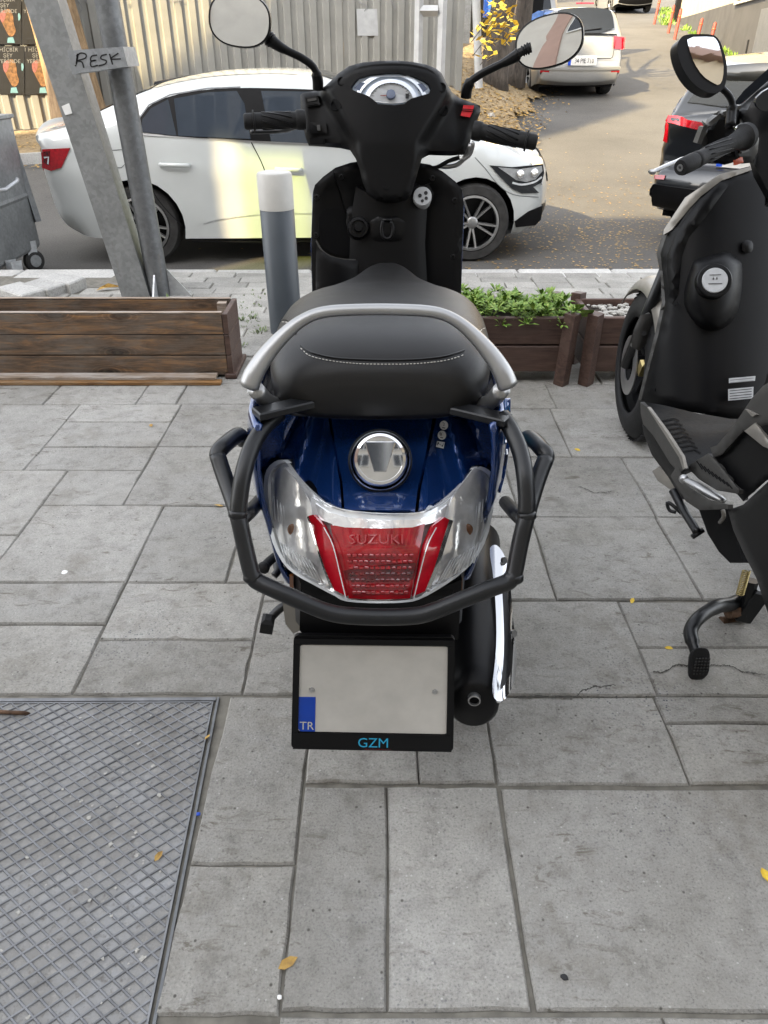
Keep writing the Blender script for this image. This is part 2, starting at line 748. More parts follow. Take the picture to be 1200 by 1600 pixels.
def bark_mat(name, a, b_):
    m = bpy.data.materials.new(name)
    nt, N, L, b = nodes_of(m)
    n = noise(nt, coords(nt, (9, 9, 2)), 2.5, 9, .7, .6)
    L.new(ramp(nt, n, [(.32, a), (.66, b_)]), b.inputs['Base Color'])
    b.inputs['Roughness'].default_value = .95
    L.new(bump(nt, n, 1.0, .03), b.inputs['Normal'])
    MATS[name] = m
    return m


slab_mat()
M('bed', (.15, .14, .118), .95, var=.3, scale=30, bmp=.5)
M('crack', (.05, .047, .04), .95, var=.3, scale=60)
speck_mat('paver', (.22, .212, .195), (.34, .33, .305), 6, (.55, .55, .55), 120)
speck_mat('kerb', (.34, .335, .32), (.46, .45, .43), 4, (.6, .6, .6), 90)
speck_mat('asphalt', (.082, .078, .073), (.130, .124, .115), .5, (.5, .5, .5), 70, .88, .5, .006)
speck_mat('litter_soil', (.17, .125, .07), (.27, .205, .12), 1.2, (.45, .4, .35), 14, .95, .9, .03)
speck_mat('rubble', (.24, .22, .19), (.36, .33, .29), 3, (.6, .6, .6), 30, .9, .6, .02)
wood_mat('wood_old', (.042, .031, .023), (.12, .080, .053), (.27, .145, .065), True, wear=(.15, .13, .11))
wood_mat('wood_stain', (.038, .022, .018), (.070, .041, .032), (.10, .061, .047), False, rough=.5, wear=(.085, .055, .044))
wood_mat('wood_strip', (.12, .085, .06), (.27, .21, .16), (.36, .31, .27), False, wear=(.42, .4, .38))
wood_mat('wood_orange', (.09, .045, .018), (.22, .115, .042), (.3, .17, .07), False, wear=(.2, .15, .1))
galv_mat('galv', (.27, .278, .28), .5)
galv_mat('galv_pale', (.44, .45, .46), .42)  # paler galvanised tone
galv_mat('galv_dark', (.15, .155, .16), .5)
galv_mat('band', (.30, .315, .33), .5)
M('hatch_steel', (.165, .168, .175), .55, .25, var=.35, scale=16, bmp=.3, bscale=150)
hatch_mat()
M('chip_white', (.34, .33, .30), .85, var=.25, scale=150)
paint_mat('blue_paint', (.004, .028, .125), .45, .45, .24, 1.0)
paint_mat('white_paint', (.47, .485, .475), 0, 0, .4, 1.0)
paint_mat('silver_paint', (.27, .27, .262), .45, .15, .36, .8, .15)
paint_mat('black_paint', (.006, .007, .009), .2, 0, .3, 1.0)
M('plastic_black', (.0035, .0035, .004), .34, bmp=.08, bscale=900, var=.2, spec=.22)
M('plastic_matt', (.0032, .0032, .0037), .42, bmp=.10, bscale=700, var=.2, spec=.19)
M('plastic_grey', (.040, .0385, .036), .5, bmp=.15, bscale=700, var=.12)
M('panel_beige', (.24, .225, .20), .36, .35, var=.1)
M('rubber', (.007, .007, .0075), .68, var=.25, scale=30, bmp=.3, bscale=200, spec=.35)
M('tyre_old', (.032, .031, .03), .85, var=.3, scale=20, bmp=.3, bscale=150, spec=.3)
M('vinyl', (.006, .0057, .0057), .40, bmp=.22, bscale=1100, var=.12, spec=.42)
M('thread', (.62, .6, .55), .8)
M('tube_black', (.006, .0065, .0075), .36, var=.2, bmp=.06, bscale=300, spec=.45)
M('alloy', (.33, .33, .328), .38, .85, var=.08, bmp=.05)
M('chrome', (.60, .605, .615), .07, 1.0, var=.02, rvar=.3)
M('mirror', (.86, .87, .88), .012, 1.0, var=.0)
M('steel', (.42, .42, .42), .35, .9, var=.2)
M('rust', (.085, .048, .028), .85, .2, var=.5, scale=60, bmp=.5)
M('brass', (.45, .36, .16), .4, .9)
M('lens_red', (.27, .003, .008), .06, 0, var=.35, scale=45, bmp=.12, bscale=70, coat=1.0)
M('lens_red_dark', (.09, .002, .004), .1, 0, var=.5, scale=60, coat=.8)
M('lens_red_bright', (.34, .004, .012), .1, 0, var=.25, scale=40, coat=.8)
M('lens_white', (.66, .68, .70), .1, .25, var=.15, scale=20, coat=1)
M('reflector', (.90, .91, .93), .10, .62, var=.14, scale=50, bmp=.3, bscale=70, coat=1)
M('red_text', (.30, .03, .035), .2, coat=.8)
M('amber', (.16, .06, .02), .2, 0, var=.3, scale=50, coat=.6)
M('orange_red', (.40, .06, .02), .4)
M('red_switch', (.6, .01, .02), .3, coat=.4)
M('glass_dark', (.012, .014, .017), .03, 0, var=.05, spec=.5)
M('glass_tint', (.035, .043, .055), .03, 0, var=.05, spec=.6)
M('glass_clear', (.92, .95, .97), .02, 0, var=.01, trans=.0, spec=.6)
M('plate_white', (.47, .455, .425), .4, var=.12, scale=14)
cl_m = bpy.data.materials.new('clear_lens')
_nt, _N, _L, _b = nodes_of(cl_m)
_tr = _N.new('ShaderNodeBsdfTransparent')
_gl = _N.new('ShaderNodeBsdfGlossy')
_gl.inputs['Roughness'].default_value = .03
_mx = _N.new('ShaderNodeMixShader')
_fr = _N.new('ShaderNodeFresnel')
_fr.inputs['IOR'].default_value = 1.4
_L.new(bump(_nt, noise(_nt, coords(_nt), 60, 3), .05, .002), _gl.inputs['Normal'])
_L.new(_fr.outputs[0], _mx.inputs[0])
_L.new(_tr.outputs[0], _mx.inputs[1])
_L.new(_gl.outputs[0], _mx.inputs[2])
_L.new(_mx.outputs[0], _N['Material Output'].inputs['Surface'])
MATS['clear_lens'] = cl_m
tint_m = bpy.data.materials.new('tinted_sheet')  # for the added sheet that colours the sun patch on the sedan
_nt, _N, _L, _b = nodes_of(tint_m)
_tr = _N.new('ShaderNodeBsdfTransparent')
_tr.inputs['Color'].default_value = (.33, .43, .15, 1)
_L.new(_tr.outputs[0], _N['Material Output'].inputs['Surface'])
MATS['tinted_sheet'] = tint_m
M('plate_blue', (.0, .04, .33), .4)
M('ink', (.012, .012, .013), .6)
M('cyan_ink', (.02, .33, .55), .5)
M('sticker', (.72, .72, .7), .5, var=.06)
M('label_grey', (.42, .43, .44), .45, var=.12, scale=40)
M('dial', (.55, .64, .78), .35, var=.06)  # base lightened to stand for sky reflected in the dial glass
M('dial_edge', (.70, .75, .82), .25, .2, var=.05)
M('dial_dark', (.085, .105, .16), .25, var=.1)
M('bollard_grey', (.045, .054, .064), .42, var=.08, bmp=.04)
M('bollard_white', (.42, .41, .385), .5, var=.08, bmp=.04)
M('fence_sheet', (.185, .182, .165), .62, .0, var=.14, scale=2.5, bmp=.06)
M('fence_dirty', (.36, .345, .30), .7, .0, var=.2, scale=3)
M('post_white', (.30, .305, .305), .55, var=.12)
M('poster_black', (.012, .012, .013), .5)
M('poster_orange', (.15, .075, .03), .6, var=.6, scale=22)
M('poster_pink', (.22, .08, .07), .6, var=.4, scale=20)
M('poster_text', (.17, .17, .17), .6)
M('poster_blue', (.12, .24, .28), .6)
M('wall_grey', (.058, .055, .052), .8, var=.2, scale=1.5, bmp=.1)  # plinth grey, darkened to stand for the shade on it
M('wall_cream', (.40, .33, .23), .8, var=.1, scale=2)
M('wall_white', (.40, .375, .33), .85, var=.08, scale=1)
M('wall_yellow', (.62, .5, .24), .8, var=.1, scale=2)
M('wall_brown', (.30, .20, .16), .85, var=.1, scale=1)
M('win_frame', (.6, .6, .58), .5)
M('dark_hole', (.004, .004, .0045), .8, spec=.2)
M('blue_tarp', (.02, .10, .42), .5, var=.3)
M('red_bollard', (.17, .032, .02), .6, var=.25, scale=20)
leafy('leaf_green', (.055, .12, .014), (.13, .23, .028), (.28, .34, .07))
leafy('leaf_dry', (.20, .115, .03), (.34, .20, .04), (.46, .30, .08))
leafy('leaf_yellow', (.48, .30, .02), (.66, .45, .03), (.74, .58, .1))
leafy('moss', (.05, .08, .02), (.10, .15, .04), (.17, .2, .07))
bark_mat('bark_dark', (.022, .018, .015), (.10, .082, .066))
bark_mat('bark_pale', (.15, .095, .05), (.32, .22, .125))
M('pebble', (.36, .35, .32), .7, var=.15, scale=50)
M('soil', (.035, .027, .02), .95, var=.4, scale=40, bmp=.8)
m_ = MATS

# ------------------------------------------------------------------ ground
def struct(o):
    o['kind'] = 'structure'
    return o


def sheet(name, xs, ys, zf, mat, parent=None):
    m = MB()
    g = [[m.bm.verts.new((x, y, zf(x, y))) for x in xs] for y in ys]
    for j in range(len(ys) - 1):
        for i in range(len(xs) - 1):
            m.face([g[j][i], g[j][i + 1], g[j + 1][i + 1], g[j + 1][i]])
    return m.build(name, mat, parent, smooth=True, keepn=True)


road = struct(sheet('road', [-60, -25, -12, -6, -3, 0, 3, 6, 12, 25, 60], [5.3, 6, 7, 7.6, 8, 8.25, 8.5, 8.75, 9, 10, 12, 16, 24, 40, 60, 90],
                    lambda x, y: min(ground_z(x, max(y, 5.4)), 6.5), m_['asphalt']))
terrain = struct(sheet('ground', [-400, -100, -40, 0, 40, 100, 400], [-400, -100, -40, 3.2, 5.2, 9, 20, 62, 120, 400],
                       lambda x, y: min(ground_z(x, max(y, 5.4)) if y > 5.3 else -.28, 5.2) - .12, m_['asphalt']))

bedm = MB()
bz = -0.008
yy = [-4, 3.6, 5.2]
zz = [bz, bz, bz - .055]
for i in range(2):
    a = bedm.verts([(-9, yy[i], zz[i]), (9, yy[i], zz[i]), (9, yy[i + 1], zz[i + 1]), (-9, yy[i + 1], zz[i + 1])])
    bedm.face(a)
pavement = struct(bedm.build('pavement', m_['bed']))
XF[pavement] = Matrix.Identity(4)

# slabs laid as in the photograph: x0, y0, x1, y1 in metres
SL = [
    # strip nearest the camera
    (-.345, .20, -.156, .545), (-.345, .555, -.156, .800), (-.156, .2, .415, .556), (.415, .2, .9, .556), (.9, .2, 1.5, .556),
    (-.345, .800, -.156, 1.206),
    (-.156, .561, .005, .966), (.005, .561, .222, .966), (.228, .561, .80, .962), (.80, .561, 1.25, .962),
    (-.156, .972, .069, 1.206), (.069, .972, .220, 1.206),
    (.222, .968, .602, 1.206), (.222, 1.206, .612, 1.545), (.602, .968, 1.1, 1.124), (.602, 1.124, 1.1, 1.206), (.612, 1.206, 1.1, 1.366), (.612, 1.366, 1.1, 1.545),
    (1.1, .968, 1.6, 1.366), (1.1, 1.366, 1.6, 1.545),
    # under the scooter
    (-.318, 1.212, -.06, 1.545), (-.06, 1.212, .222, 1.545), (-.318, 1.545, -.06, 1.626),
    # left field
    (-.70, 1.212, -.318, 1.395), (-.70, 1.395, -.318, 1.626), (-1.32, 1.212, -.70, 1.452), (-1.32, 1.452, -.70, 1.626), (-1.9, 1.212, -1.32, 1.626),
    (-.70, 1.626, -.43, 2.03), (-.43, 1.626, -.06, 2.03), (-1.09, 1.626, -.70, 2.03), (-1.62, 1.626, -1.09, 1.862), (-1.62, 1.862, -1.09, 2.266), (-2.1, 1.626, -1.62, 2.266),
    (-1.09, 2.03, -.83, 2.266), (-.83, 2.03, -.30, 2.445), (-.30, 2.03, .02, 2.445),
    (-1.245, 2.266, -.83, 2.445), (-1.245, 2.445, -.83, 2.662), (-1.245, 2.662, -.83, 2.836), (-1.8, 2.266, -1.245, 2.836), (-2.3, 2.266, -1.8, 2.836),
    (-.83, 2.445, -.36, 2.836), (-.36, 2.445, .02, 2.836),
    (-2.3, 2.836, -1.9, 3.06), (-1.9, 2.836, -1.40, 3.06), (-1.40, 2.836, -1.02, 3.06), (-1.02, 2.836, -.855, 3.06), (-.855, 2.836, -.40, 3.06), (-.40, 2.836, .02, 3.06),
    (-2.3, 3.06, -1.6, 3.40), (-1.6, 3.06, -1.1, 3.40), (-1.1, 3.06, -.62, 3.40), (-.62, 3.06, -.25, 3.40), (-.25, 3.06, .02, 3.40),
    # right field
    (-.06, 1.551, .17, 1.962), (.17, 1.551, .455, 1.962), (.455, 1.551, .84, 1.962), (.84, 1.551, 1.24, 1.962), (1.24, 1.551, 1.7, 1.962),
    (-.06, 1.962, .02, 2.03), (.02, 1.962, .42, 2.366), (.42, 1.962, .846, 2.366), (.846, 1.962, 1.3, 2.366), (1.3, 1.962, 1.8, 2.366),
    (.02, 2.366, .30, 2.79), (.30, 2.366, .672, 2.79), (.672, 2.366, 1.13, 2.79), (1.13, 2.366, 1.7, 2.79),
    (.02, 2.79, .42, 3.06), (.42, 2.79, .70, 3.06), (.70, 2.79, 1.2, 3.06), (1.2, 2.79, 1.7, 3.06),
    (.02, 3.06, .5, 3.4), (.5, 3.06, .95, 3.4), (.95, 3.06, 1.4, 3.4), (1.4, 3.06, 1.9, 3.4),
]
# plain rows beyond the frame
for k, yb in enumerate((2.03, 2.366, 2.79)):
    pass


def slab(x0, y0, x1, y1, g=.0018):
    m = MB()
    dz = random.uniform(-.0018, .0018)
    tx, ty = random.uniform(-.002, .002), random.uniform(-.002, .002)
    cx, cy = (x0 + x1) / 2, (y0 + y1) / 2

    def zt(x, y):
        return dz + tx * (x - cx) + ty * (y - cy)
    k = .0035

    def ring(i, z, top):
        w = random.uniform
        out = []
        n = 4
        A = [(x0 + i, y0 + i), (x1 - i, y0 + i), (x1 - i, y1 - i), (x0 + i, y1 - i)]
        for q in range(4):
            a, b = A[q], A[(q + 1) % 4]
            for s in range(n):
                t = s / n
                jx = jy = 0 if s == 0 else w(-.0026, .0026)
                if a[0] == b[0]:
                    jy = 0
                else:
                    jx = 0
                x, y = a[0] + (b[0] - a[0]) * t + jx, a[1] + (b[1] - a[1]) * t + jy
                out.append((x, y, zt(x, y) + z))
        return m.verts(out)
    st = random.getstate()
    r0 = ring(g, -.03, 0)
    random.setstate(st)
    r1 = ring(g, -.005, 0)
    random.setstate(st)
    r2 = ring(g + k, 0, 1)
    for a, b in ((r0, r1), (r1, r2)):
        for i in range(16):
            m.face([a[i], a[(i + 1) % 16], b[(i + 1) % 16], b[i]])
    m.face(r2)
    return m.build('paving_slab', m_['slab'], pavement)


for s in SL:
    slab(*s)
for y0, y1, xs in ((-1.2, -.7, None), (-.7, -.25, None), (-.25, .2, None)):
    for i in range(6):
        slab(-1.5 + i * .52, y0, -.98 + i * .52, y1)
for j in range(6):
    y0 = .2 + j * .48
    slab(1.9, y0, 2.4, y0 + .48)
    slab(2.4, y0, 2.9, y0 + .48)
    if j < 2:
        slab(1.6, y0, 1.9, y0 + .48)

# cracks running across the slabs on the right
random.seed(3)


def crack(pts, amp, w):
    for lv in range(4):
        out = [pts[0]]
        for a, b in zip(pts, pts[1:]):
            out.append(((a[0] + b[0]) / 2 + random.uniform(-amp, amp) * .5, (a[1] + b[1]) / 2 + random.uniform(-amp, amp)))
            out.append(b)
        pts = out
        amp *= .55
    m = MB()
    up, dn = [], []
    for i, p in enumerate(pts):
        h = w * random.uniform(.25, 1.0) * (1 if 2 < i < len(pts) - 3 else .2)
        up.append(UZ(p[0], p[1] - h, .0016))
        dn.append(UZ(p[0], p[1] + h, .0016))
    a = m.verts(up)
    b = m.verts(dn)
    for i in range(len(pts) - 1):
        m.face([a[i], b[i], b[i + 1], a[i + 1]])
    m.build('crack', m_['crack'], pavement)


crack([(798, 1090), (850, 1088), (900, 1088), (925, 1074), (958, 1069), (985, 1078), (1012, 1074)], 4, 1.7)
crack([(905, 1087), (912, 1094)], 1, 1.0)
crack([(1016, 1050), (1045, 1046), (1062, 1038), (1082, 1038)], 4, 1.7)
crack([(1096, 1037), (1120, 1040), (1140, 1040), (1165, 1050), (1200, 1052)], 4, 1.5)
crack([(900, 760), (930, 770), (960, 765)], 3, .7)

# small pavers behind the planters
random.seed(11)


def zpave(y):
    return -.06 * (y - 3.6) / 1.76 if y > 3.6 else 0


y = 3.405
row = 0
while y < 5.08:
    d = .152
    x = -2.75 + (row % 3) * .07
    while x < 2.7:
        w = random.choice((.20, .23, .26, .30, .34))
        if not (x < -1.9 and y > 4.5):
            m = MB()
            zt = zpave(y + d / 2) + random.uniform(-.004, .005)
            rot = Matrix.Rotation(random.uniform(-.012, .012), 3, 'Z') @ Matrix.Rotation(random.uniform(-.012, .012), 3, 'Y')
            m.box((x + w / 2, y + d / 2, zt - .02), (w - .008, d - .008, .04), rot, .004)
            m.build('paver', m_['paver'], pavement)
        x += w
    y += d
    row += 1
x = -5.2
while x < 5.6:
    L = random.uniform(.62, .78)
    m = MB()
    m.box((x + L / 2, 5.235 + .012 * x * .3, -.155 + random.uniform(-.004, .004)), (L - .008, .25, .19), Matrix.Rotation(.012, 3, 'Z'), .012)
    m.build('kerb_stone', m_['kerb'], pavement)
    x += L


def tuft(m, c, r, n, h, w=.006):
    for _ in range(n):
        a = random.uniform(0, 6.28)
        p = Vector(c) + Vector((math.cos(a), math.sin(a), 0)) * random.uniform(0, r)
        d = Vector((math.cos(a), math.sin(a), 0)) * random.uniform(.2, 1) * h + Vector((0, 0, random.uniform(.4, 1) * h))
        s = Vector((-math.sin(a), math.cos(a), 0)) * w
        v = m.verts([p - s, p + s, p + s * .8 + d * .6, p + d, p - s * .8 + d * .6])
        m.face(v)


m = MB()
for px, py, r_, n_ in ((372, 545, .05, 40), (406, 520, .035, 26), (395, 497, .03, 16), (378, 500, .02, 14), (312, 1100, .0, 0), (420, 555, .02, 10), (262, 468, .05, 10)):
    p = UZ(px, py, -.01)
    tuft(m, p, r_, n_, .03, .004)
for _ in range(70):
    p = UZ(random.uniform(375, 425), random.uniform(450, 580), -.012)
    tuft(m, p, .012, 4, .012, .003)
moss = m.build('moss', m_['moss'])
moss['kind'] = 'stuff'

# ------------------------------------------------------------------ steel hatch in the pavement
hatch = thing('access_hatch', 'steel access hatch with raised diamond tread set flush in the pavement', 'hatch', (-.7, .8, 0))
rot = R(-2.6)
HC = Vector((-.378, 1.19, 0))
ex = Vector((math.cos(R(0.4)), math.sin(R(0.4)), 0))
ey = Vector((.045, -1, 0)).normalized()          # along the right-hand edge, towards the camera


def HP(a, b, z=0):
    """a metres left of the right edge, b metres towards the camera from the far edge"""
    return HC - ex * a + ey * b + Vector((0, 0, z))


HL, HW = 1.35, .98
m = MB()
m.prism([(0.0, 0), (HL, 0), (HL, HW), (0, HW)], lambda a, b: HP(a, b, -.016), lambda a, b: HP(a, b, -.0035))
m.build('plate', m_['hatch_grime'], hatch)
m = MB()
m.prism([(-.004, -.012), (HL, -.012), (HL, -.003), (-.004, -.003)], lambda a, b: HP(a, b, -.02), lambda a, b: HP(a, b, -.001))
m.build('frame_bar', m_['hatch_steel'], hatch)
m = MB()
m.prism([(-.011, -.014), (-.006, -.014), (-.006, HW), (-.011, HW)], lambda a, b: HP(a, b, -.02), lambda a, b: HP(a, b, -.002))
m.build('frame_bar', m_['galv_dark'], hatch)
m = MB()
m.prism([(0.0, 0), (.0035, 0), (.0035, HW), (0, HW)], lambda a, b: HP(a, b, -.012), lambda a, b: HP(a, b, -.0016))
m.prism([(0.0035, 0), (HL, 0), (HL, .003), (.0035, .003)], lambda a, b: HP(a, b, -.012), lambda a, b: HP(a, b, -.0012))
m.build('edge_rim', m_['hatch_steel'], hatch)
# ribs: two families crossing at a flat diamond angle
rd = Vector((.0345, .0265))


def clip(p, d, x0, y0, x1, y1):
    t0, t1 = -9, 9
    for pp, dd, lo, hi in ((p[0], d[0], x0, x1), (p[1], d[1], y0, y1)):
        a, b = (lo - pp) / dd, (hi - pp) / dd
        t0, t1 = max(t0, min(a, b)), min(t1, max(a, b))
    return (t0, t1) if t1 > t0 + .02 else None


dl = rd.length
for fam in (1, -1):
    d = (rd.x / dl, fam * rd.y / dl)
    for k in range(-70, 110):
        p = (k * .0345, 0.0)
        cl = clip(p, d, .004, .0035, .80, HW)
        if not cl:
            continue
        q0 = (p[0] + d[0] * cl[0], p[1] + d[1] * cl[0])
        q1 = (p[0] + d[0] * cl[1], p[1] + d[1] * cl[1])
        n = (-d[1], d[0])
        w = .0025
        m = MB()
        A = [(q0[0] - n[0] * w, q0[1] - n[1] * w), (q1[0] - n[0] * w, q1[1] - n[1] * w), (q1[0] + n[0] * w, q1[1] + n[1] * w), (q0[0] + n[0] * w, q0[1] + n[1] * w)]
        B = [(q0[0] - n[0] * w * .5, q0[1] - n[1] * w * .5), (q1[0] - n[0] * w * .5, q1[1] - n[1] * w * .5), (q1[0] + n[0] * w * .5, q1[1] + n[1] * w * .5), (q0[0] + n[0] * w * .5, q0[1] + n[1] * w * .5)]
        zt = -.0012 + fam * .0002
        a = m.verts([HP(x, y, -.0037) for x, y in A])
        b = m.verts([HP(x, y, zt) for x, y in B])
        m.face(b)
        for i in range(4):
            m.face([a[i], a[(i + 1) % 4], b[(i + 1) % 4], b[i]])
        m.build('rib', m_['hatch_steel'], hatch)
m = MB()
m.tube([U(-30, 1110, 1.165) + Vector((0, 0, .0)), UZ(10, 1113, .004), UZ(38, 1114, .004), UZ(45, 1116, -.004)], .0045, 8)
m.build('handle', m_['rust'], hatch, True)
# paint and plaster spots stuck on the tread
random.seed(5)
m = MB()
for _ in range(55):
    if random.random() < .45:
        px, py = random.gauss(215, 45), random.uniform(1110, 1590)
    else:
        px, py = random.uniform(0, 300), random.uniform(1095, 1600)
    if px > 318 - (py - 1090) * .2:
        continue
    c = UZ(px, py, -.0008)
    r_ = random.uniform(.0010, .0055) * random.choice((.5, .8, 1))
    n = 11
    m.face(m.verts([c + Vector((math.cos(k * 6.283 / n) * r_ * random.uniform(.4, 1.5), math.sin(k * 6.283 / n) * r_ * random.uniform(.4, 1.5), 0)) for k in range(n)]))
o = m.build('plaster_spots', m_['chip_white'], hatch)
o['kind'] = 'stuff'

# ------------------------------------------------------------------ far side: kerb, walkway, leaf bank, fence
WX0 = -14.0
FA = Vector((-9.0, 10.95, 0))      # fence line, left ... right
FB = Vector((1.25, 13.9, 0))


def fence_pt(t):
    return FA + (FB - FA) * t


def walk_z(x, y):
    return ground_z(x, y) + .13


kerbm = []
for k in range(14):
    t0 = k / 14
    t1 = (k + 1) / 14
    a, b = fence_pt(t0) + Vector((.2, -1.5, 0)), fence_pt(t1) + Vector((.2, -1.5, 0))
    if b.x > -.3:
        break
    za = walk_z(a.x, a.y)
    zb = walk_z(b.x, b.y)
    g = (b - a).normalized() * .006
    nrm = Vector((-(b - a).y, (b - a).x, 0)).normalized() * .17
    m = MB()
    P_ = [a + g, b - g, b - g + nrm, a + g + nrm]
    Z_ = [za, zb, zb, za]
    bot = m.verts([Vector((p.x, p.y, z - .25)) for p, z in zip(P_, Z_)])
    top = m.verts([Vector((p.x, p.y, z)) for p, z in zip(P_, Z_)])
    m.face(top)
    m.face(bot[::-1])
    for i in range(4):
        m.face([bot[i], bot[(i + 1) % 4], top[(i + 1) % 4], top[i]])
    kerbm.append(m)
wk = MB()
g = []
for k in range(15):
    t = k / 14
    a = fence_pt(t) + Vector((.2, -1.42, 0))
    b = fence_pt(t) + Vector((-.1, .6, 0))
    r_ = []
    for s in range(5):
        p = a + (b - a) * (s / 4)
        r_.append(wk.bm.verts.new((p.x, p.y, walk_z(p.x, p.y) - .006 + (.05 * s / 4))))
    g.append(r_)
for i in range(14):
    for j in range(4):
        wk.face([g[i][j], g[i + 1][j], g[i + 1][j + 1], g[i][j + 1]])
walkway = struct(wk.build('walkway', m_['litter_soil'], smooth=True))
XF[walkway] = Matrix.Identity(4)
for m in kerbm:
    m.build('kerb_stone', m_['kerb'], walkway)


def bank_z(x, y):
    """leaf covered bank to the left of the rising road"""
    base = ground_z(x, y)
    e = 1.65 + .27 * (y - 11.3) - x            # distance left of the road edge
    h = max(0.0, min(1.0, e / 1.6))
    f = max(0.0, min(1.0, (y - 10.6) / 3.5))
    return base + .02 + .62 * h * f + .04 * math.sin(x * 5 + y * 3) * h * f


xs = [-.9 + i * .16 for i in range(30)]
ys = [10.6 + i * .28 for i in range(56)]
mb = MB()
g = [[None if x > 1.70 + .27 * (y - 11.3) + .12 * math.sin(y * 4) else mb.bm.verts.new((x, y, bank_z(x, y))) for x in xs] for y in ys]
for j in range(len(ys) - 1):
    for i in range(len(xs) - 1):
        q = [g[j][i], g[j][i + 1], g[j + 1][i + 1], g[j + 1][i]]
        if all(q):
            mb.face(q)
bank = struct(mb.build('leaf_bank', m_['litter_soil'], smooth=True))


def leaf(m, c, L, w, tilt=.35):
    a = random.uniform(0, 6.283)
    d = Vector((math.cos(a), math.sin(a), random.uniform(-tilt, tilt)))
    s = Vector((-math.sin(a), math.cos(a), random.uniform(-tilt, tilt)))
    m.face(m.verts([c - d * L * .5, c + s * w * .5, c + d * L * .5, c - s * w * .5]))


random.seed(21)
m = MB()
for _ in range(7000):
    y = 10.2 + abs(random.gauss(0, 3.2))
    x = random.uniform(-.6, 1.9 + .27 * (y - 11.3)) + random.gauss(0, .15)
    s = random.uniform(.03, .075)
    leaf(m, Vector((x, y, (bank_z(x, y) if y > 10.6 else ground_z(x, y)) + .015)), s, s * .6)
for _ in range(2600):
    t = random.uniform(0, .8)
    p = fence_pt(t) + Vector((random.uniform(-.2, .2), -random.choice((random.uniform(0, .7), random.gauss(1.15, .16), random.gauss(1.72, .12))), 0))
    z = walk_z(p.x, p.y) if p.y - fence_pt(t).y > -1.5 else ground_z(p.x, p.y)
    s = random.uniform(.02, .06)
    leaf(m, Vector((p.x, p.y, z + .02)), s, s * .6, .2)
for _ in range(2600):
    x, y = random.gauss(2.2, 1.4), random.gauss(8.6, 1.3)
    if random.random() < .45:
        x, y = random.gauss(2.0, .7), random.uniform(5.7, 8.0)
    if y < 5.6:
        continue
    s = random.uniform(.012, .04)
    leaf(m, Vector((x, y, ground_z(x, y) + .006)), s, s * .6, .12)
fl = m.build('fallen_leaves', m_['leaf_dry'])
fl['kind'] = 'stuff'

# corrugated sheet fence, one panel after another
fence = thing('sheet_metal_fence', 'tall cream corrugated sheet metal fence behind the white sedan', 'fence', (-3.5, 12.5, .3))
fd = (FB - FA)
fl_len = fd.length
fu = fd.normalized()
fn = Vector((fu.y, -fu.x, 0))       # towards the camera
pitch = .185
npan = 11
pl = fl_len / npan
for k in range(npan):
    s0 = k * pl
    m = MB()
    prof = []
    n = round(pl / pitch)
    pt = pl / n
    for q in range(n):
        for f, dd in ((0.0, 0), (.36, 0), (.46, .032), (.90, .032)):
            prof.append((s0 + (q + f) * pt, dd))
    prof.append((s0 + pl, 0))
    zj = random.uniform(-.02, .02)
    off = .004 * (k % 2)
    lo, hi = [], []
    for s, dd in prof:
        p = FA + fu * s + fn * (dd + off)
        zb = walk_z(p.x, p.y) + .03 + zj
        lo.append((p.x, p.y, zb))
        hi.append((p.x, p.y, zb + 3.3))
    m.rings([lo, hi], False, False)
    m.build('panel', m_['fence_sheet'] if k not in (4,) else m_['fence_sheet'], fence)
# grey patch sprayed high on the fence and scribbles
def FS(px, py, h=.045):
    """point on the fence plane for a photo position"""
    u, a, b = ray(px, py)
    o_ = Vector((0, 0, CAM_H))
    d = Vector((u, a, b))
    t = (FA - o_).dot(fn) / d.dot(fn)
    p = o_ + d * t
    return p + fn * h


random.seed(9)
scr = [[(262, -6), (270, 4), (266, 12)], [(276, -6), (280, 8)], [(270, 2), (284, 0)], [(121, 0), (128, 12), (126, 20)], [(130, -2), (138, 6)],
       [(560, 4), (572, 10), (568, 18)], [(610, 2), (617, 14)]]
for s in scr:
    ribbon('graffiti', catmull(s, 4), lambda x, y, e: FS(x, y), 1.6, m_['poster_text'], fence)
# pale rectangle
m = MB()
m.prism([(556, 14), (588, 14), (590, 56), (558, 56)], lambda x, y: FS(x, y, .036), lambda x, y: FS(x, y, .04))
m.build('patch_plate', m_['post_white'], fence)

# posters pasted on the left of the fence
def FT(sx, sz, h=.05):
    return None


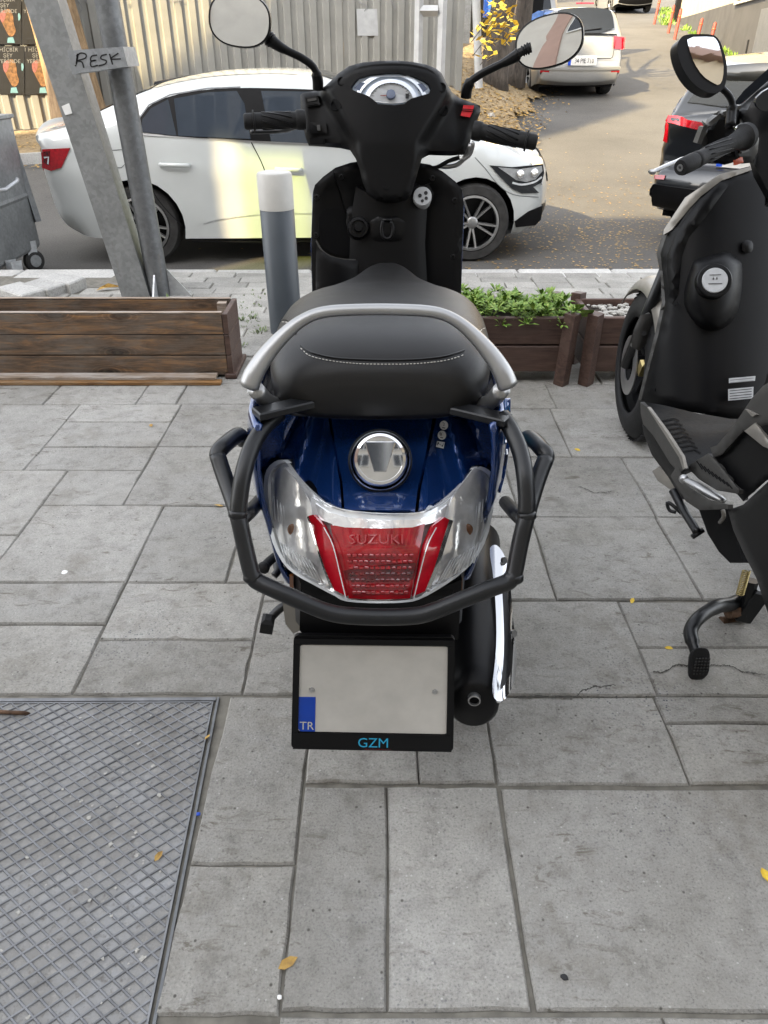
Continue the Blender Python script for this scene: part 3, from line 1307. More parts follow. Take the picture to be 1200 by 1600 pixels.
random.seed(4)
k = 0
pw, ph = 58, 78
PL = []
for row in range(3):
    for colu in range(3):
        PL.append((-34 + colu * 50 - row * 0, -88 + row * 80))
words = ['upper left', 'upper middle', 'upper right', 'second row left', 'second row middle', 'second row right', 'bottom left', 'bottom middle', 'bottom right']
cnt = 0
for row in range(2):
    for c_ in range(2):
        x0 = (-10 + c_ * 45) + row * 5
        y0 = -6 + row * 78
        x1, y1 = x0 + 43.5, y0 + 75
        lab = ['black poster with an orange shape, upper one by the frame edge', 'black poster with an orange shape, upper one beside the steel beam',
               'black poster with an orange shape, lower one by the frame edge', 'black poster with an orange shape, lower one beside the steel beam'][cnt]
        cnt += 1
        ctr = FS((x0 + x1) / 2, y1, .05)
        p = thing('poster', lab, 'poster', ctr, 0, 'posters pasted on the fence')
        mf = lambda h: (lambda x, y: FS(x, y, h))
        m = MB()
        m.prism([(x0, y0), (x1, y0), (x1, y1), (x0, y1)], mf(.042), mf(.047))
        m.build('sheet', m_['poster_black'], p)
        cx, cy = x0 + 22, y0 + 40
        shape = [(cx - 8, cy - 16), (cx + 3, cy - 21), (cx + 9, cy - 12), (cx + 10, cy + 4), (cx + 14, cy + 14), (cx + 10, cy + 22), (cx + 4, cy + 24), (cx - 1, cy + 16), (cx - 5, cy + 8), (cx - 11, cy - 4)]
        m = MB()
        m.prism(chaikin(shape, 1), mf(.0475), mf(.049))
        m.build('print_shape', m_['poster_orange'], p)
        m = MB()
        m.prism(chaikin([(cx - 12, cy - 14), (cx - 3, cy - 19), (cx - 2, cy - 8), (cx - 7, cy + 3), (cx - 11, cy - 3)], 1), mf(.0495), mf(.0505))
        m.build('print_shape', m_['poster_pink'], p)
        m = MB()
        m.prism([(cx + 1, cy + 25), (cx + 9, cy + 24), (cx + 12, cy + 33), (cx, cy + 33)], mf(.0475), mf(.049))
        m.build('print_shape', m_['poster_blue'], p)
        m = MB()
        m.prism(chaikin([(x1 - 5, y0 + 26), (x1 - 1, y0 + 28), (x1 - 1, y0 + 36), (x1 - 4, y0 + 40)], 1), mf(.0475), mf(.049))
        m.build('print_shape', m_['poster_blue'], p)
        for q, wd in enumerate(('1 HİÇBİR', 'ŞEY', 'YERİNDE')):
            xx, yq = cx - 6 + q * 2, y0 + 6 + q * 9
            text_mesh(wd, lambda x, y, h, a=xx, b=yq: FS(a + x * 1.0, b - y, .052), m_['poster_text'], p, size=8.5)

# ------------------------------------------------------------------ buildings
def facade(name, label, x0, x1, y0, y1, h, mat, floors, cols, first=0, group=None):
    t = thing(name, label, 'building', ((x0 + x1) / 2, (y0 + y1) / 2, -.2), 0, group)
    m = MB()
    m.box(((x0 + x1) / 2, (y0 + y1) / 2, h / 2 - .2), (x1 - x0, y1 - y0, h))
    m.build('wall', mat, t)
    m = MB()
    m.box(((x0 + x1) / 2, (y0 + y1) / 2, h - .1), (x1 - x0 + .3, y1 - y0 + .3, .18))
    m.build('roof_edge', m_['wall_brown'], t)
    for f in range(first, floors):
        for c in range(cols):
            cx = x0 + (c + .5) * (x1 - x0) / cols
            cz = 1.6 + f * (h - 1.2) / floors
            m = MB()
            m.box((cx, y1 + .03, cz), (1.35, .1, 1.5), None)
            fr = m.build('window', m_['win_frame'], t)
            for s in (-1, 1):
                m = MB()
                m.box((cx + s * .33, y1 + .07, cz), (.58, .06, 1.34))
                m.build('pane', m_['glass_dark'], fr)
    return t


facade('apartment_building', 'narrow brown apartment block at the left behind the viewer', -5.6, -4.5, -14, -5.2, 9.8, m_['wall_brown'], 3, 0)
facade('apartment_building', 'wide pale rendered apartment block right behind the viewer', -4.5, 4.6, -14, -5.3, 9.8, m_['wall_white'], 4, 5, 2)
facade('apartment_building', 'warm cream apartment block at the right behind the viewer', 4.6, 12.5, -14, -5.2, 9.8, m_['wall_cream'], 3, 4)


def fence_hit(px, py):
    u, a, b = ray(px, py)
    o_ = Vector((0, 0, CAM_H))
    d = Vector((u, a, b))
    n_ = Vector((2.95, -10.25, 0)).normalized()
    t = (Vector((-9.0, 10.95, 0)) - o_).dot(n_) / d.dot(n_)
    return o_ + d * t


# long block at the left; slot and tinted sheet added for the sedan's sun patch
cb_ = thing('apartment_building', 'long pale apartment block at the far left behind the viewer, with an added sun slot', 'building', (-18, -9, -.2))


def slab_block(name, mat, x0, x1, z0, z1, y0=-14.0, y1=-5.2, k0=0.0, k1=0.0):
    m = MB()
    dy = y1 - y0
    fp = [(x0, y1), (x1, y1), (x1 + k1 * dy, y0), (x0 + k0 * dy, y0)]
    lo = m.verts([(x, y, z0) for x, y in fp])
    hi = m.verts([(x, y, z1) for x, y in fp])
    m.face(hi)
    m.face(lo[::-1])
    for i in range(4):
        m.face([lo[i], lo[(i + 1) % 4], hi[(i + 1) % 4], hi[i]])
    return m.build(name, m_[mat], cb_)


KX = to_sun.x / to_sun.y            # sideways run of the sun's rays per metre of depth
KZ = -to_sun.z / to_sun.y           # rise per metre of depth
NX0, NX1 = -1.22 + KX * (-5.2 - 6.05), -.58 + KX * (-5.2 - 6.05)
NZ = -.20 + KZ * 11.0
slab_block('wall', 'wall_white', -34, NX0, -.3, 9.8, k1=-KX)
slab_block('wall', 'wall_white', NX1, -5.6, -.3, 9.8, k0=-KX)
slab_block('sun_slot_base', 'wall_white', NX0, NX1, -.3, NZ, k0=-KX, k1=-KX)
slab_block('sun_slot_lintel', 'wall_white', NX0, NX1, NZ + 1.15, max(9.8, NZ + 1.4), y0=-5.4)  # added lintel, keeps the sun patch low on the sedan
m = MB()
m.face(m.verts([(NX0 + .002, -5.3, NZ), (NX1 - .002, -5.3, NZ), (NX1 - .002, -5.3, NZ + 1.15), (NX0 + .002, -5.3, NZ + 1.15)]))
m.build('sun_slot_sheet', m_['tinted_sheet'], cb_)  # added sheet, tints the sun reaching the sedan's side
for f in range(3):
    for c in range(8):
        m = MB()
        m.box((-32 + c * 3.3, -5.17, 2 + f * 2.7), (1.4, .1, 1.5))
        fr = m.build('window', m_['win_frame'], cb_)
        m = MB()
        m.box((-32 + c * 3.3, -5.13, 2 + f * 2.7), (1.24, .06, 1.34))
        m.build('pane', m_['glass_dark'], fr)

# added unseen tower: its roof slope is shaped to throw the slanting shade edge on the sheet fence
TY = -6.2
Ea, Eb = fence_hit(405, 0), fence_hit(212, 140)
Ea = Ea + to_sun * ((TY - Ea.y) / to_sun.y)
Eb = Eb + to_sun * ((TY - Eb.y) / to_sun.y)
Ec = fence_hit(690, 60)
Ec = Ec + to_sun * ((TY - Ec.y) / to_sun.y)
sl_ = (Ea.z - Eb.z) / (Ea.x - Eb.x)
xl, xr = Eb.x - 1.2, Ec.x + .15
tw = thing('apartment_building', 'tall unseen tower at the far left behind the viewer, its roof shaped to shade the fence', 'building', ((xl + xr) / 2, TY - 1.5, -.2))
prof = [(xl, -.3), (xr, -.3), (xr, Eb.z + sl_ * (xr - Eb.x)), (xl, Eb.z + sl_ * (xl - Eb.x))]
m = MB()
m.prism(prof, lambda a, b: Vector((a, TY, b)), lambda a, b: Vector((a + .9 * -KX * -0.0, TY - 3.0, b)))
m.build('wall', m_['wall_cream'], tw)
for f in range(5):
    m = MB()
    m.box(((xl + xr) / 2, TY + .03, 11.5 + f * 1.1 if f < 3 else 3 + f), (.8, .1, .8))
    m.build('window', m_['glass_dark'], tw)

# grey based house on the right of the rising road
hb = thing('corner_house', 'cream house with a tall grey plinth on the right of the rising road', 'house', (7.6, 16, .4))
pa = road_hit(1060, 34)
pb = road_hit(1168, 101)
wd = (pb - pa)
wd.z = 0
wu = wd.normalized()
wnm = Vector((-wu.y, wu.x, 0))
if wnm.x < 0:
    wnm = -wnm
p0 = pa.copy()
p1 = pb + wu * 1.5


def HWp(px, py, h=0.0):
    u, a, b = ray(px, py)
    o_ = Vector((0, 0, CAM_H))
    d = Vector((u, a, b))
    t = (p0 - o_).dot(wnm) / d.dot(wnm)
    return o_ + d * t - wnm * h


top0 = HWp(1070, 11)
top1 = HWp(1200, 16)
zt = (top0.z + top1.z) / 2


def wallbox(name, mat, a, b, za, zb, th, off, parent):
    m = MB()
    q = [a - wnm * off, b - wnm * off, b + wnm * th, a + wnm * th]
    bot = m.verts([(p.x, p.y, za) for p in q])
    top = m.verts([(p.x, p.y, zb) for p in q])
    m.face(top)
    m.face(bot[::-1])
    for i in range(4):
        m.face([bot[i], bot[(i + 1) % 4], top[(i + 1) % 4], top[i]])
    return m.build(name, mat, parent)


wallbox('plinth', m_['wall_grey'], p0, p1, -.3, zt, 5, 0.03, hb)
wallbox('wall', m_['wall_cream'], p0, p1, zt, zt + 6, 5, 0.0, hb)
wa, wb_ = HWp(1152, 14), HWp(1196, 17)
z_ = zt + .02
wallbox('window', m_['bark_dark'], wa, wb_, z_, z_ + 1.5, .05, .05, hb)
wallbox('pane', m_['glass_dark'], wa + wu * .12, wb_ - wu * .12, z_ + .12, z_ + 1.4, .02, .07, hb)
wallbox('sill', m_['wall_white'], wa - wu * .1, wb_ + wu * .1, zt - .07, zt - .01, .05, .10, hb)
dpa, dpb = HWp(1054, 30), HWp(1066, 36)
wallbox('downpipe', m_['plastic_black'], p0 - wu * .5, p0 + wu * .02, -.2, zt + 6, .3, .18, hb)
wallbox('door', m_['galv_dark'], HWp(1183, 60), HWp(1200, 60) + wu * .6, -.2, zt - .3, .02, .05, hb)
m = MB()
m.tube([Vector(HWp(1173, 62, .05)), Vector(HWp(1167, 92, .05))], .02, 8)
m.build('conduit', m_['plastic_black'], hb)

# verge strip by the house
random.seed(31)
m = MB()
for _ in range(150):
    px, py = random.choice(((random.uniform(1033, 1052), random.uniform(14, 40)), (random.uniform(1070, 1160), 0)))
    if py == 0:
        py = 44 + (px - 1070) * .55 + random.uniform(-2, 4)
    p = road_hit(px, py)
    tuft(m, p, .25, 7, .16, .02)
w_ = m.build('weeds', m_['leaf_green'])
w_['kind'] = 'stuff'

# red bollards along the kerb of the rising road
rb_lab = ['faded red street bollard farthest up the road', 'faded red street bollard second from the far end', 'faded red street bollard in the middle of its row',
          'faded red street bollard against the grey plinth, left of its neighbour', 'faded red street bollard against the grey plinth, the nearest one']
for (bx, by, tx, ty), lab in zip(((1022, 38, 1028, 0), (1044, 52, 1048, 14), (1054, 62, 1058, 20), (1088, 66, 1093, 33), (1107, 78, 1112, 40)), rb_lab):
    p = road_hit(bx, by)
    d_ = p.y * CP + (CAM_H - p.z) * SP
    hgt = (by - ty) * d_ / FPX * 1.0
    lean = ((tx - bx) - (600 - bx) * 0) * d_ / FPX
    t = thing('red_bollard', lab, 'bollard', p, 0, 'red bollards beside the rising road')
    ax = Vector((lean * .55, 0, hgt)).normalized()
    am = axis_mat(p - Vector((0, 0, .02)), ax)
    m = MB()
    m.lathe([(.05, 0), (.05, hgt * .9), (.043, hgt * .96), (.01, hgt)], 10, am)
    m.build('post', m_['red_bollard'], t, True, angle=40)
    m = MB()
    m.lathe([(.052, hgt * .72), (.052, hgt * .78)], 10, am)
    m.build('band', m_['orange_red'], t, True)

# shed and pillar seen past the end of the fence
sh = thing('shed', 'dark open shed behind the trees at the end of the fence', 'shed', (2.2, 19, .9))
z0 = 1.0
for nm, mt, (ax_, ay), (bx_, by_), Y, zA, zB in (
        ('wall', 'wall_yellow', (700, 50), (716, 50), 18.0, z0 - .3, 5), ('back_wall', 'dark_hole', (716, 40), (846, 40), 20, z0 - .3, 5),
        ('side_wall', 'galv', (712, 40), (735, 40), 18.6, z0 - .2, 5), ('tarp', 'blue_tarp', (757, 10), (828, 10), 18.8, 1.9, 4.2), ('bench_board', 'wood_old', (722, 48), (742, 48), 18.2, 1.15, 1.35)):
    a, b = U(ax_, ay, Y), U(bx_, by_, Y)
    m = MB()
    m.box(((a.x + b.x) / 2, Y + .1, (zA + zB) / 2), (b.x - a.x, .2, zB - zA))
    m.build(nm, m_[mt], sh)
bb = facade('row_house', 'beige row house far up the rising road behind the parked cars', 2.2, 5.4, 44, 52, 9, m_['wall_cream'], 2, 2)
bb2 = facade('row_house', 'pale yellow row house at the top of the rising road', 5.6, 13, 60, 68, 12, m_['wall_yellow'], 3, 3)

# slender posts at the fence end
def vpost(name, label, cat, bx, by, tx, ty, w, mat, Y, group=None, square=True):
    a = U(bx, by, Y)
    b = U(tx, ty, Y)
    o = (b - a)
    b = a + o * 1.6
    a = a - o * .06
    m = MB()
    m.tube([a, a * .66 + b * .34, a * .34 + b * .66, b], w, 4 if square else 10)
    ob = m.build(name, m_[mat], None, not square, angle=40)
    tag(ob, label, cat, group)
    return ob


gp = thing('white_gate_post', 'white steel gate frame at the end of the sheet fence', 'gate', U(668, 140, 13.2))
for nm, pts, w in (('upright', [(652, 150), (651, -120)], .05), ('upright', [(687, 150), (686, -120)], .05), ('crossbar', [(655, 17), (684, 17)], .055)):
    a, b = U(*pts[0], 13.2), U(*pts[1], 13.2)
    b2 = Vector((a.x if nm == 'upright' else b.x, 13.2, b.z))
    m = MB()
    m.tube([a, a * .5 + b2 * .5, b2], w * 1.3, 4)
    m.build(nm, m_['post_white'], gp)
vpost('utility_post', 'thin pale post standing in the leaf bank beside the tree', 'post', 748, 130, 744, 0, .055, 'post_white', 12.0, None, False)


# ------------------------------------------------------------------ trees
def trunk(name, label, base, r0, r1, h, lean, mat, seed, group=None, limbs=3, leaves=None, nl=0, cr=1.2, flare=1.5, lmin=1.0):
    random.seed(seed)
    t = thing(name, label, 'tree', base, 0, group)
    m = MB()
    n = 14
    seg = 18
    rings = []
    ph = [random.uniform(0, 6.28) for _ in range(4)]
    for i in range(n + 1):
        s = i / n
        c = Vector(base) + Vector((lean[0] * s + .05 * math.sin(s * 5 + ph[0]), lean[1] * s, h * s - .15))
        r = (r0 + (r1 - r0) * s) * (1 + (flare - 1) * math.exp(-s * 9))
        rings.append([c + Vector((math.cos(a), math.sin(a), 0)) * r * (1 + .09 * math.sin(3 * a + ph[1] + s * 2) + .05 * math.sin(7 * a + ph[2] + s * 5)) for a in [2 * math.pi * k / seg for k in range(seg)]])
    m.rings(rings)
    m.build('trunk', m_[mat], t, True)
    ends = []
    for k in range(limbs):
        a = 2 * math.pi * k / limbs + random.uniform(-.4, .4)
        s0 = Vector(base) + Vector((lean[0] * .8, lean[1] * .8, h * random.uniform(.55, .95)))
        d = Vector((math.cos(a), math.sin(a), random.uniform(.3, 1.0)))
        pts = [s0, s0 + d * .5, s0 + d * 1.1 + Vector((0, 0, .1)), s0 + d * 1.8 + Vector((0, 0, .35))]
        m = MB()
        m.tube(catmull(pts, 4), [r1 * .5 * (1 - .06 * q) for q in range(13)], 8)
        m.build('limb', m_[mat], t, True)
        ends += pts[1:]
    if nl:
        m = MB()
        for _ in range(nl):
            e = random.choice(ends)
            p = e + Vector((random.gauss(0, cr * .5), random.gauss(0, cr * .5), random.gauss(0, cr * .4)))
            if p.z < base[2] + lmin:
                continue
            L = random.uniform(.06, .13)
            leaf(m, p, L, L * .65, .7)
        o = m.build('crown', m_[leaves], t)
    return t


b1 = fence_pt(.605) + Vector((0, -.55, 0))
tb = U(124, 172, 11.95)
tb.z = walk_z(tb.x, tb.y)
trunk('street_tree', 'pale barked tree trunk before the fence behind the steel beam', tb, .33, .29, 4.0, (-.42, 0, 0), 'bark_pale', 2, None, 3, 'leaf_yellow', 250, 1.5, 1.45, 2.9)
tb = road_hit(775, 128, .35)
trunk('leaning_tree', 'dark barked tree trunk on the leaf bank beside the silver hatchback', tb, .22, .17, 3.6, (.22, 0, 0), 'bark_dark', 5, None, 4, 'leaf_yellow', 380, 1.3, 1.3, 1.3)
tb = road_hit(793, 124, .35) + Vector((.12, .35, 0))
trunk('leaning_tree', 'slimmer dark trunk growing just right of the larger one on the bank', tb, .17, .12, 3.4, (.35, 0, 0), 'bark_dark', 8, None, 3, 'leaf_yellow', 160, 1.2, 1.3, 1.3)
# a few low twigs with yellow leaves
random.seed(12)
twg = thing('low_twigs', 'low twigs with bright yellow autumn leaves in front of the dark trunks', 'twigs', U(770, 90, 11.7))
m = MB()
m2 = MB()
for px, py, n_ in ((752, 70, 5), (764, 84, 6), (768, 50, 10), (778, 30, 10), (793, 62, 8), (772, 14, 14), (800, 22, 10), (788, 46, 8), (758, 28, 10), (782, 4, 14), (766, 66, 9), (750, 48, 6), (800, 44, 7)):
    for _ in range(n_):
        p = U(px + random.gauss(0, 7), py + random.gauss(0, 8), random.uniform(11.4, 12.3))
        leaf(m, p, random.uniform(.07, .13), random.uniform(.05, .08), .8)
    a = U(px - 14, py + 18, 11.7)
    m2.tube([a, a * .5 + U(px, py, 11.7) * .5, U(px, py, 11.7)], .006, 5)
o = m.build('leaves', m_['leaf_yellow'], twg)
o['kind'] = 'stuff'
o = m2.build('stems', m_['bark_dark'], twg)
o['kind'] = 'stuff'

# rubble heap
random.seed(17)
RUB = ['pale broken stone at the top left of the rubble heap', 'broken stone at the foot of the thin pale post', 'broken stone just right of the thin pale post, upper row', 'broad flat stone on the right of the rubble heap', 'stone low in the middle of the rubble heap', 'stone low beside the scooter mirror stem', 'small stone at the right end of the rubble heap', 'big stone lowest in the middle of the rubble heap', 'upright stone low on the right of the rubble heap', 'stone lowest on the left of the rubble heap', 'small stone highest on the right of the heap', 'pale stone farthest left, by the gate frame', 'small stone lying alone lowest on the right', 'stone at the left foot of the heap, near the red switch']
rub = [(735, 128, 20), (752, 150, 24), (772, 142, 22), (780, 162, 26), (758, 172, 24), (740, 160, 22), (795, 168, 14), (764, 186, 22), (782, 184, 16), (748, 190, 18), (803, 150, 10), (722, 150, 22), (802, 188, 8), (730, 180, 20)]
for i, (px, py, s) in enumerate(rub):
    p = road_hit(px, py + s * .45, .02)
    d_ = p.y * CP + (CAM_H - p.z) * SP
    L = s * d_ / FPX
    bm_ = bmesh.new()
    bmesh.ops.create_icosphere(bm_, subdivisions=2, radius=.5)
    ax = [Vector((random.gauss(0, 1), random.gauss(0, 1), random.gauss(0, 1))).normalized() for _ in range(9)]
    for v in bm_.verts:
        for a in ax:
            q = v.co.dot(a) - .34
            if q > 0:
                v.co -= a * q
        v.co += Vector((random.gauss(0, .012), random.gauss(0, .012), random.gauss(0, .012)))
    m = MB()
    m.bm.free()
    m.bm = bm_
    bmesh.ops.scale(bm_, verts=bm_.verts, vec=(L * random.uniform(1.1, 1.7), L * random.uniform(.9, 1.4), L * random.uniform(.8, 1.25)))
    bmesh.ops.rotate(bm_, verts=bm_.verts, matrix=Matrix.Rotation(random.uniform(0, 6), 3, 'Z') @ Matrix.Rotation(random.uniform(-.4, .4), 3, 'X'))
    o = m.build('rubble_stone', m_['rubble'])
    o.location = p + Vector((0, 0, L * .35))
    tag(o, RUB[i], 'stone', 'rubble stones beside the leaf bank')

# ------------------------------------------------------------------ steel sign frame: leaning beam, round pole, clamp band
sp = thing('steel_sign_frame', 'galvanised leaning beam and round pole joined by a scrawled band', 'sign post', (-1.42, 4.5, -.04))
b0, b1_ = U(213, 466, 4.5), U(57, -20, 4.5)
b1_.y = 4.5
ax = (b1_ - b0).normalized()
side = Vector((ax.z, 0, -ax.x))
b0 = b0 - ax * .06
b1_ = b1_ + ax * 1.2
m = MB()
w, f, tk = .083, .13, .006


def BP(s, d):
    return lambda base: base + side * s + Vector((0, d, 0))


sec = [(-w, 0), (w, 0), (w, f), (w - tk, f), (w - tk, tk), (-w + tk, tk), (-w + tk, f), (-w, f)]
m.rings([[b0 + side * s + Vector((0, d, 0)) for s, d in sec], [b1_ + side * s + Vector((0, d, 0)) for s, d in sec]])
m.build('beam', m_['galv'], sp)
q0, q1 = U(252, 470, 4.56), U(163, -20, 4.56)
q1.x = q0.x + (q1.x - q0.x) * 1.0
m = MB()
dq = (q1 - q0).normalized()
m.tube([q0 - dq * .05, q0 * .5 + q1 * .5, q1 + dq * 1.2], .063, 28)
m.build('pole', m_['galv_dark'], sp, True, angle=50)
m = MB()
BY = 4.40
bp = [U(105, 79, BY), U(192, 73, BY), U(200, 104, BY), U(113, 116, BY)]
m.prism([0, 1, 2, 3], lambda i: bp[i], lambda i: bp[i] + Vector((0, .012, 0))) if False else None
a = m.verts(bp)
b = m.verts([p + Vector((0, .008, 0)) for p in bp])
m.face(a)
m.face(b[::-1])
for i in range(4):
    m.face([a[i], b[i], b[(i + 1) % 4], a[(i + 1) % 4]])
# wrap round the pole
c_ = q0 + dq * ((bp[1].z - q0.z) / dq.z)
a = m.verts([bp[1], bp[2], bp[2] + Vector((.012, .17, 0)), bp[1] + Vector((.012, .17, 0))])
m.face(a)
a = m.verts([bp[3], bp[2], bp[2] + Vector((0, .1, -.002)), bp[3] + Vector((0, .1, -.002))])
m.face(a)
band = m.build('clamp_band', m_['band'], sp)
ink = [[(121, 84), (119, 101), (122, 84)], [(119, 88), (126, 83), (134, 85), (133, 91), (121, 95), (128, 97), (131, 106)], [(152, 86), (143, 88), (142, 95), (150, 94), (142, 96), (143, 104), (153, 102)],
       [(167, 85), (159, 87), (158, 92), (166, 95), (164, 100), (154, 103)], [(171, 84), (176, 101)], [(185, 83), (173, 92), (189, 92)], [(117, 102), (119, 103)]]
for s in ink:
    ribbon('lettering', catmull(s, 4), lambda x, y, e: U(x, y, BY - .002), 2.3, m_['ink'], band)
m = MB()
sq = [(96, 166), (108, 161), (113, 177), (102, 180)]
m.prism(sq, lambda x, y: U(x, y, 4.498), lambda x, y: U(x, y, 4.494))
m.build('sticker', m_['sticker'], sp)
m = MB()
gz = -.03
c = Vector((q0.x, 4.56, gz))
m.box(c + Vector((-.06, 0, -.02)), (.42, .3, .02))
for sx in (-1, 1):
    m.prism([(0, 0), (.13, 0), (.0, .16)], lambda a, b, s=sx: c + Vector((s * (.062 + a), -.005, b)), lambda a, b, s=sx: c + Vector((s * (.062 + a), .005, b)))
m.prism([(0, 0), (.12, 0), (.0, .14)], lambda a, b: c + Vector((-.005, -.062 - a, b)), lambda a, b: c + Vector((.005, -.062 - a, b)))
m.build('base_plate', m_['galv_pale'], sp)

# ------------------------------------------------------------------ bollard
bo = thing('street_bollard', 'round dark grey bollard with a white top left of the blue scooter', 'bollard', (-.505, 3.8, 0))
tp = U(428, 268, 3.8)
m = MB()
am = axis_mat((-.507, 3.8, -.02), (tp.x + .507, 0, tp.z + .02))
hh = (tp - Vector((-.507, 3.8, -.02))).length
m.lathe([(.082, 0), (.082, hh - .165), (.080, hh - .163)], 36, am)
m.build('body', m_['bollard_grey'], bo, True, angle=50)
m = MB()
m.lathe([(.083, hh - .163), (.083, hh - .012), (.078, hh - .003), (.07, hh), (.0, hh)], 36, am)
m.build('cap', m_['bollard_white'], bo, True, angle=40)

# ------------------------------------------------------------------ wooden planters
random.seed(41)
lp = thing('wooden_planter', 'long weathered brown planter box standing empty at the left', 'planter', (-1.6, 3.23, 0))
XR, YF, YB, HT = -.688, 3.13, 3.37, .288
zb = .012
bh = (HT - zb - .006) / 3
for i in range(3):
    z = zb + bh * (i + .5) + i * .002
    m = MB()
    m.box((-1.75, YF + .011 + random.uniform(-.0015, .0015), z), (2.12, .022, bh - .003), None, .002)
    m.build('plank', m_['wood_old'], lp)
    m = MB()
    m.box((-1.75, YB - .011, z), (2.12, .022, bh - .003), None, .002)
    m.build('plank', m_['wood_old'], lp)
for i in range(3):
    z = zb + bh * (i + .5) + i * .002
    m = MB()
    m.box((XR + .012, (YF + YB) / 2, z), (.022, YB - YF + .004, bh - .0015), None, .002)
    m.build('end_board', m_['wood_stain'], lp)
m = MB()
m.box((XR + .014, (YF + YB) / 2 - .004, .012), (.05, YB - YF + .03, .022), None, .003)
m.build('foot_board', m_['wood_stain'], lp)
m = MB()
m.box((XR - .035, YB - .045, .15), (.04, .04, .26))
m.build('corner_post', m_['wood_strip'], lp)
m = MB()
m.box((-1.75, (YF + YB) / 2, .02), (2.1, YB - YF - .05, .02))
m.build('floor_board', m_['wood_old'], lp)
m = MB()
m.box((-1.75, YF + .011, HT + .0015), (2.12, .024, .004), None, .001)
m.build('top_edge', m_['wood_strip'], lp)
m = MB()
m.box((-1.75, YB - .011, HT + .0015), (2.12, .024, .004), None, .001)
m.build('top_edge', m_['wood_strip'], lp)

for (nm, lab, x1, y0, y1, z0, z1, mt) in (('loose_batten', 'pale worn batten lying on the paving before the left planter', 340, 3.06, 3.115, .016, .030, 'wood_strip'),
                                         ('loose_batten', 'orange brown thin batten lying nearest on the paving by the left planter', 346, 3.035, 3.075, .001, .0155, 'wood_orange')):
    e = U(x1, 598, (y0 + y1) / 2).x
    m = MB()
    m.box(((e - 2.9) / 2, (y0 + y1) / 2, (z0 + z1) / 2), (e + 2.9, y1 - y0, z1 - z0), None, .002)
    tag(m.build(nm, m_[mt]), lab, 'batten')


def planter(label, xl, xr, yf, ht, depth, posts):
    t = thing('planter_box', label, 'planter', ((xl + xr) / 2, yf + depth / 2, 0))
    bh = (ht - .055) / 2
    spl = .028
    for fb in (0, 1):
        for i in range(2):
            z = .05 + bh * (i + .5)
            o = spl * (z / ht)
            yy_ = yf - o + .04 if fb == 0 else yf + depth + o - .04
            m = MB()
            m.box(((xl + xr) / 2, yy_, z), (xr - xl - .02, .022, bh - .007), Matrix.Rotation(.09 if fb == 0 else -.09, 3, 'X'), .004)
            m.build('board', m_['wood_stain'], t)
    for sx, x in ((-1, xl), (1, xr)):
        for i in range(2):
            z = .05 + bh * (i + .5)
            m = MB()
            m.box((x - sx * .02 + sx * spl * (z / ht) * .6, yf + depth / 2, z), (.022, depth - .02, bh - .007), Matrix.Rotation(sx * .06, 3, 'Y'), .004)
            m.build('end_board', m_['wood_stain'], t)
        for yb in (yf + .012, yf + depth - .012):
            s = -1 if yb < yf + depth / 2 else 1
            m = MB()
            m.tube([Vector((x - sx * .016, yb - s * .005, 0)), Vector((x - sx * .010, yb + s * .022, ht + .012))], .034, 4)
            m.build('corner_post', m_['wood_stain'], t)
    m = MB()
    m.box(((xl + xr) / 2, yf + depth / 2, ht - .05), (xr - xl - .05, depth - .03, .02))
    m.build('soil', m_['soil'], t)
    return t


PA = planter('dark brown planter box full of green leafy plants', .20, .785, 3.04, .305, .30, 2)
PBx = planter('dark brown planter box topped with white pebbles behind the black scooter wheel', .86, 1.55, 3.04, .305, .30, 2)
random.seed(51)


def succulent(m, c, n, L):
    for _ in range(n):
        a = random.uniform(0, 6.283)
        el = random.uniform(.15, 1.2)
        ln = L * random.uniform(.6, 1.2)
        d = Vector((math.cos(a) * math.cos(el), math.sin(a) * math.cos(el), math.sin(el)))
        s = Vector((-math.sin(a), math.cos(a), 0)) * ln * random.uniform(.10, .17)
        up = d.cross(s).normalized() * ln * .05
        p = Vector(c) + d * .008
        mid = p + d * ln * .55
        v = m.verts([p - s * .35, p + s * .35, mid + s - up, mid - s - up, p + d * ln - Vector((0, 0, ln * .22)), mid + up * .6])
        m.face([v[0], v[1], v[5]])
        m.face([v[1], v[2], v[5]])
        m.face([v[3], v[0], v[5]])
        m.face([v[2], v[4], v[5]])
        m.face([v[4], v[3], v[5]])


cnt = 0
places = ['against the blue scooter seat', 'second from the scooter seat', 'left of the middle', 'in the middle', 'right of the middle', 'spilling over the front edge', 'near the right post', 'beside the round bright leaf']
for i in range(8):
    x = .24 + i * .072
    y = 3.10 + random.uniform(.02, .16)
    t = thing('leafy_plant', 'green rosette plant in the brown planter, ' + places[i], 'plant', (x, y, .27), 0, 'leafy plants in the planter box')
    m = MB()
    for _ in range(16):
        succulent(m, (x + random.gauss(0, .03), random.uniform(3.03, 3.34), .285 + random.uniform(-.03, .05)), 20, .046)
    m.build('foliage', m_['leaf_green'], t, keepn=True)
    m = MB()
    for _ in range(4):
        p = Vector((x + random.gauss(0, .02), y, .25))
        m.tube([p, p + Vector((random.gauss(0, .02), random.gauss(0, .02), .06))], .004, 5)
    m.build('stem', m_['moss'], t)
lf = thing('round_leaf_plant', 'bright green round leaf sprouting between the two planters', 'plant', (.82, 3.1, .28))
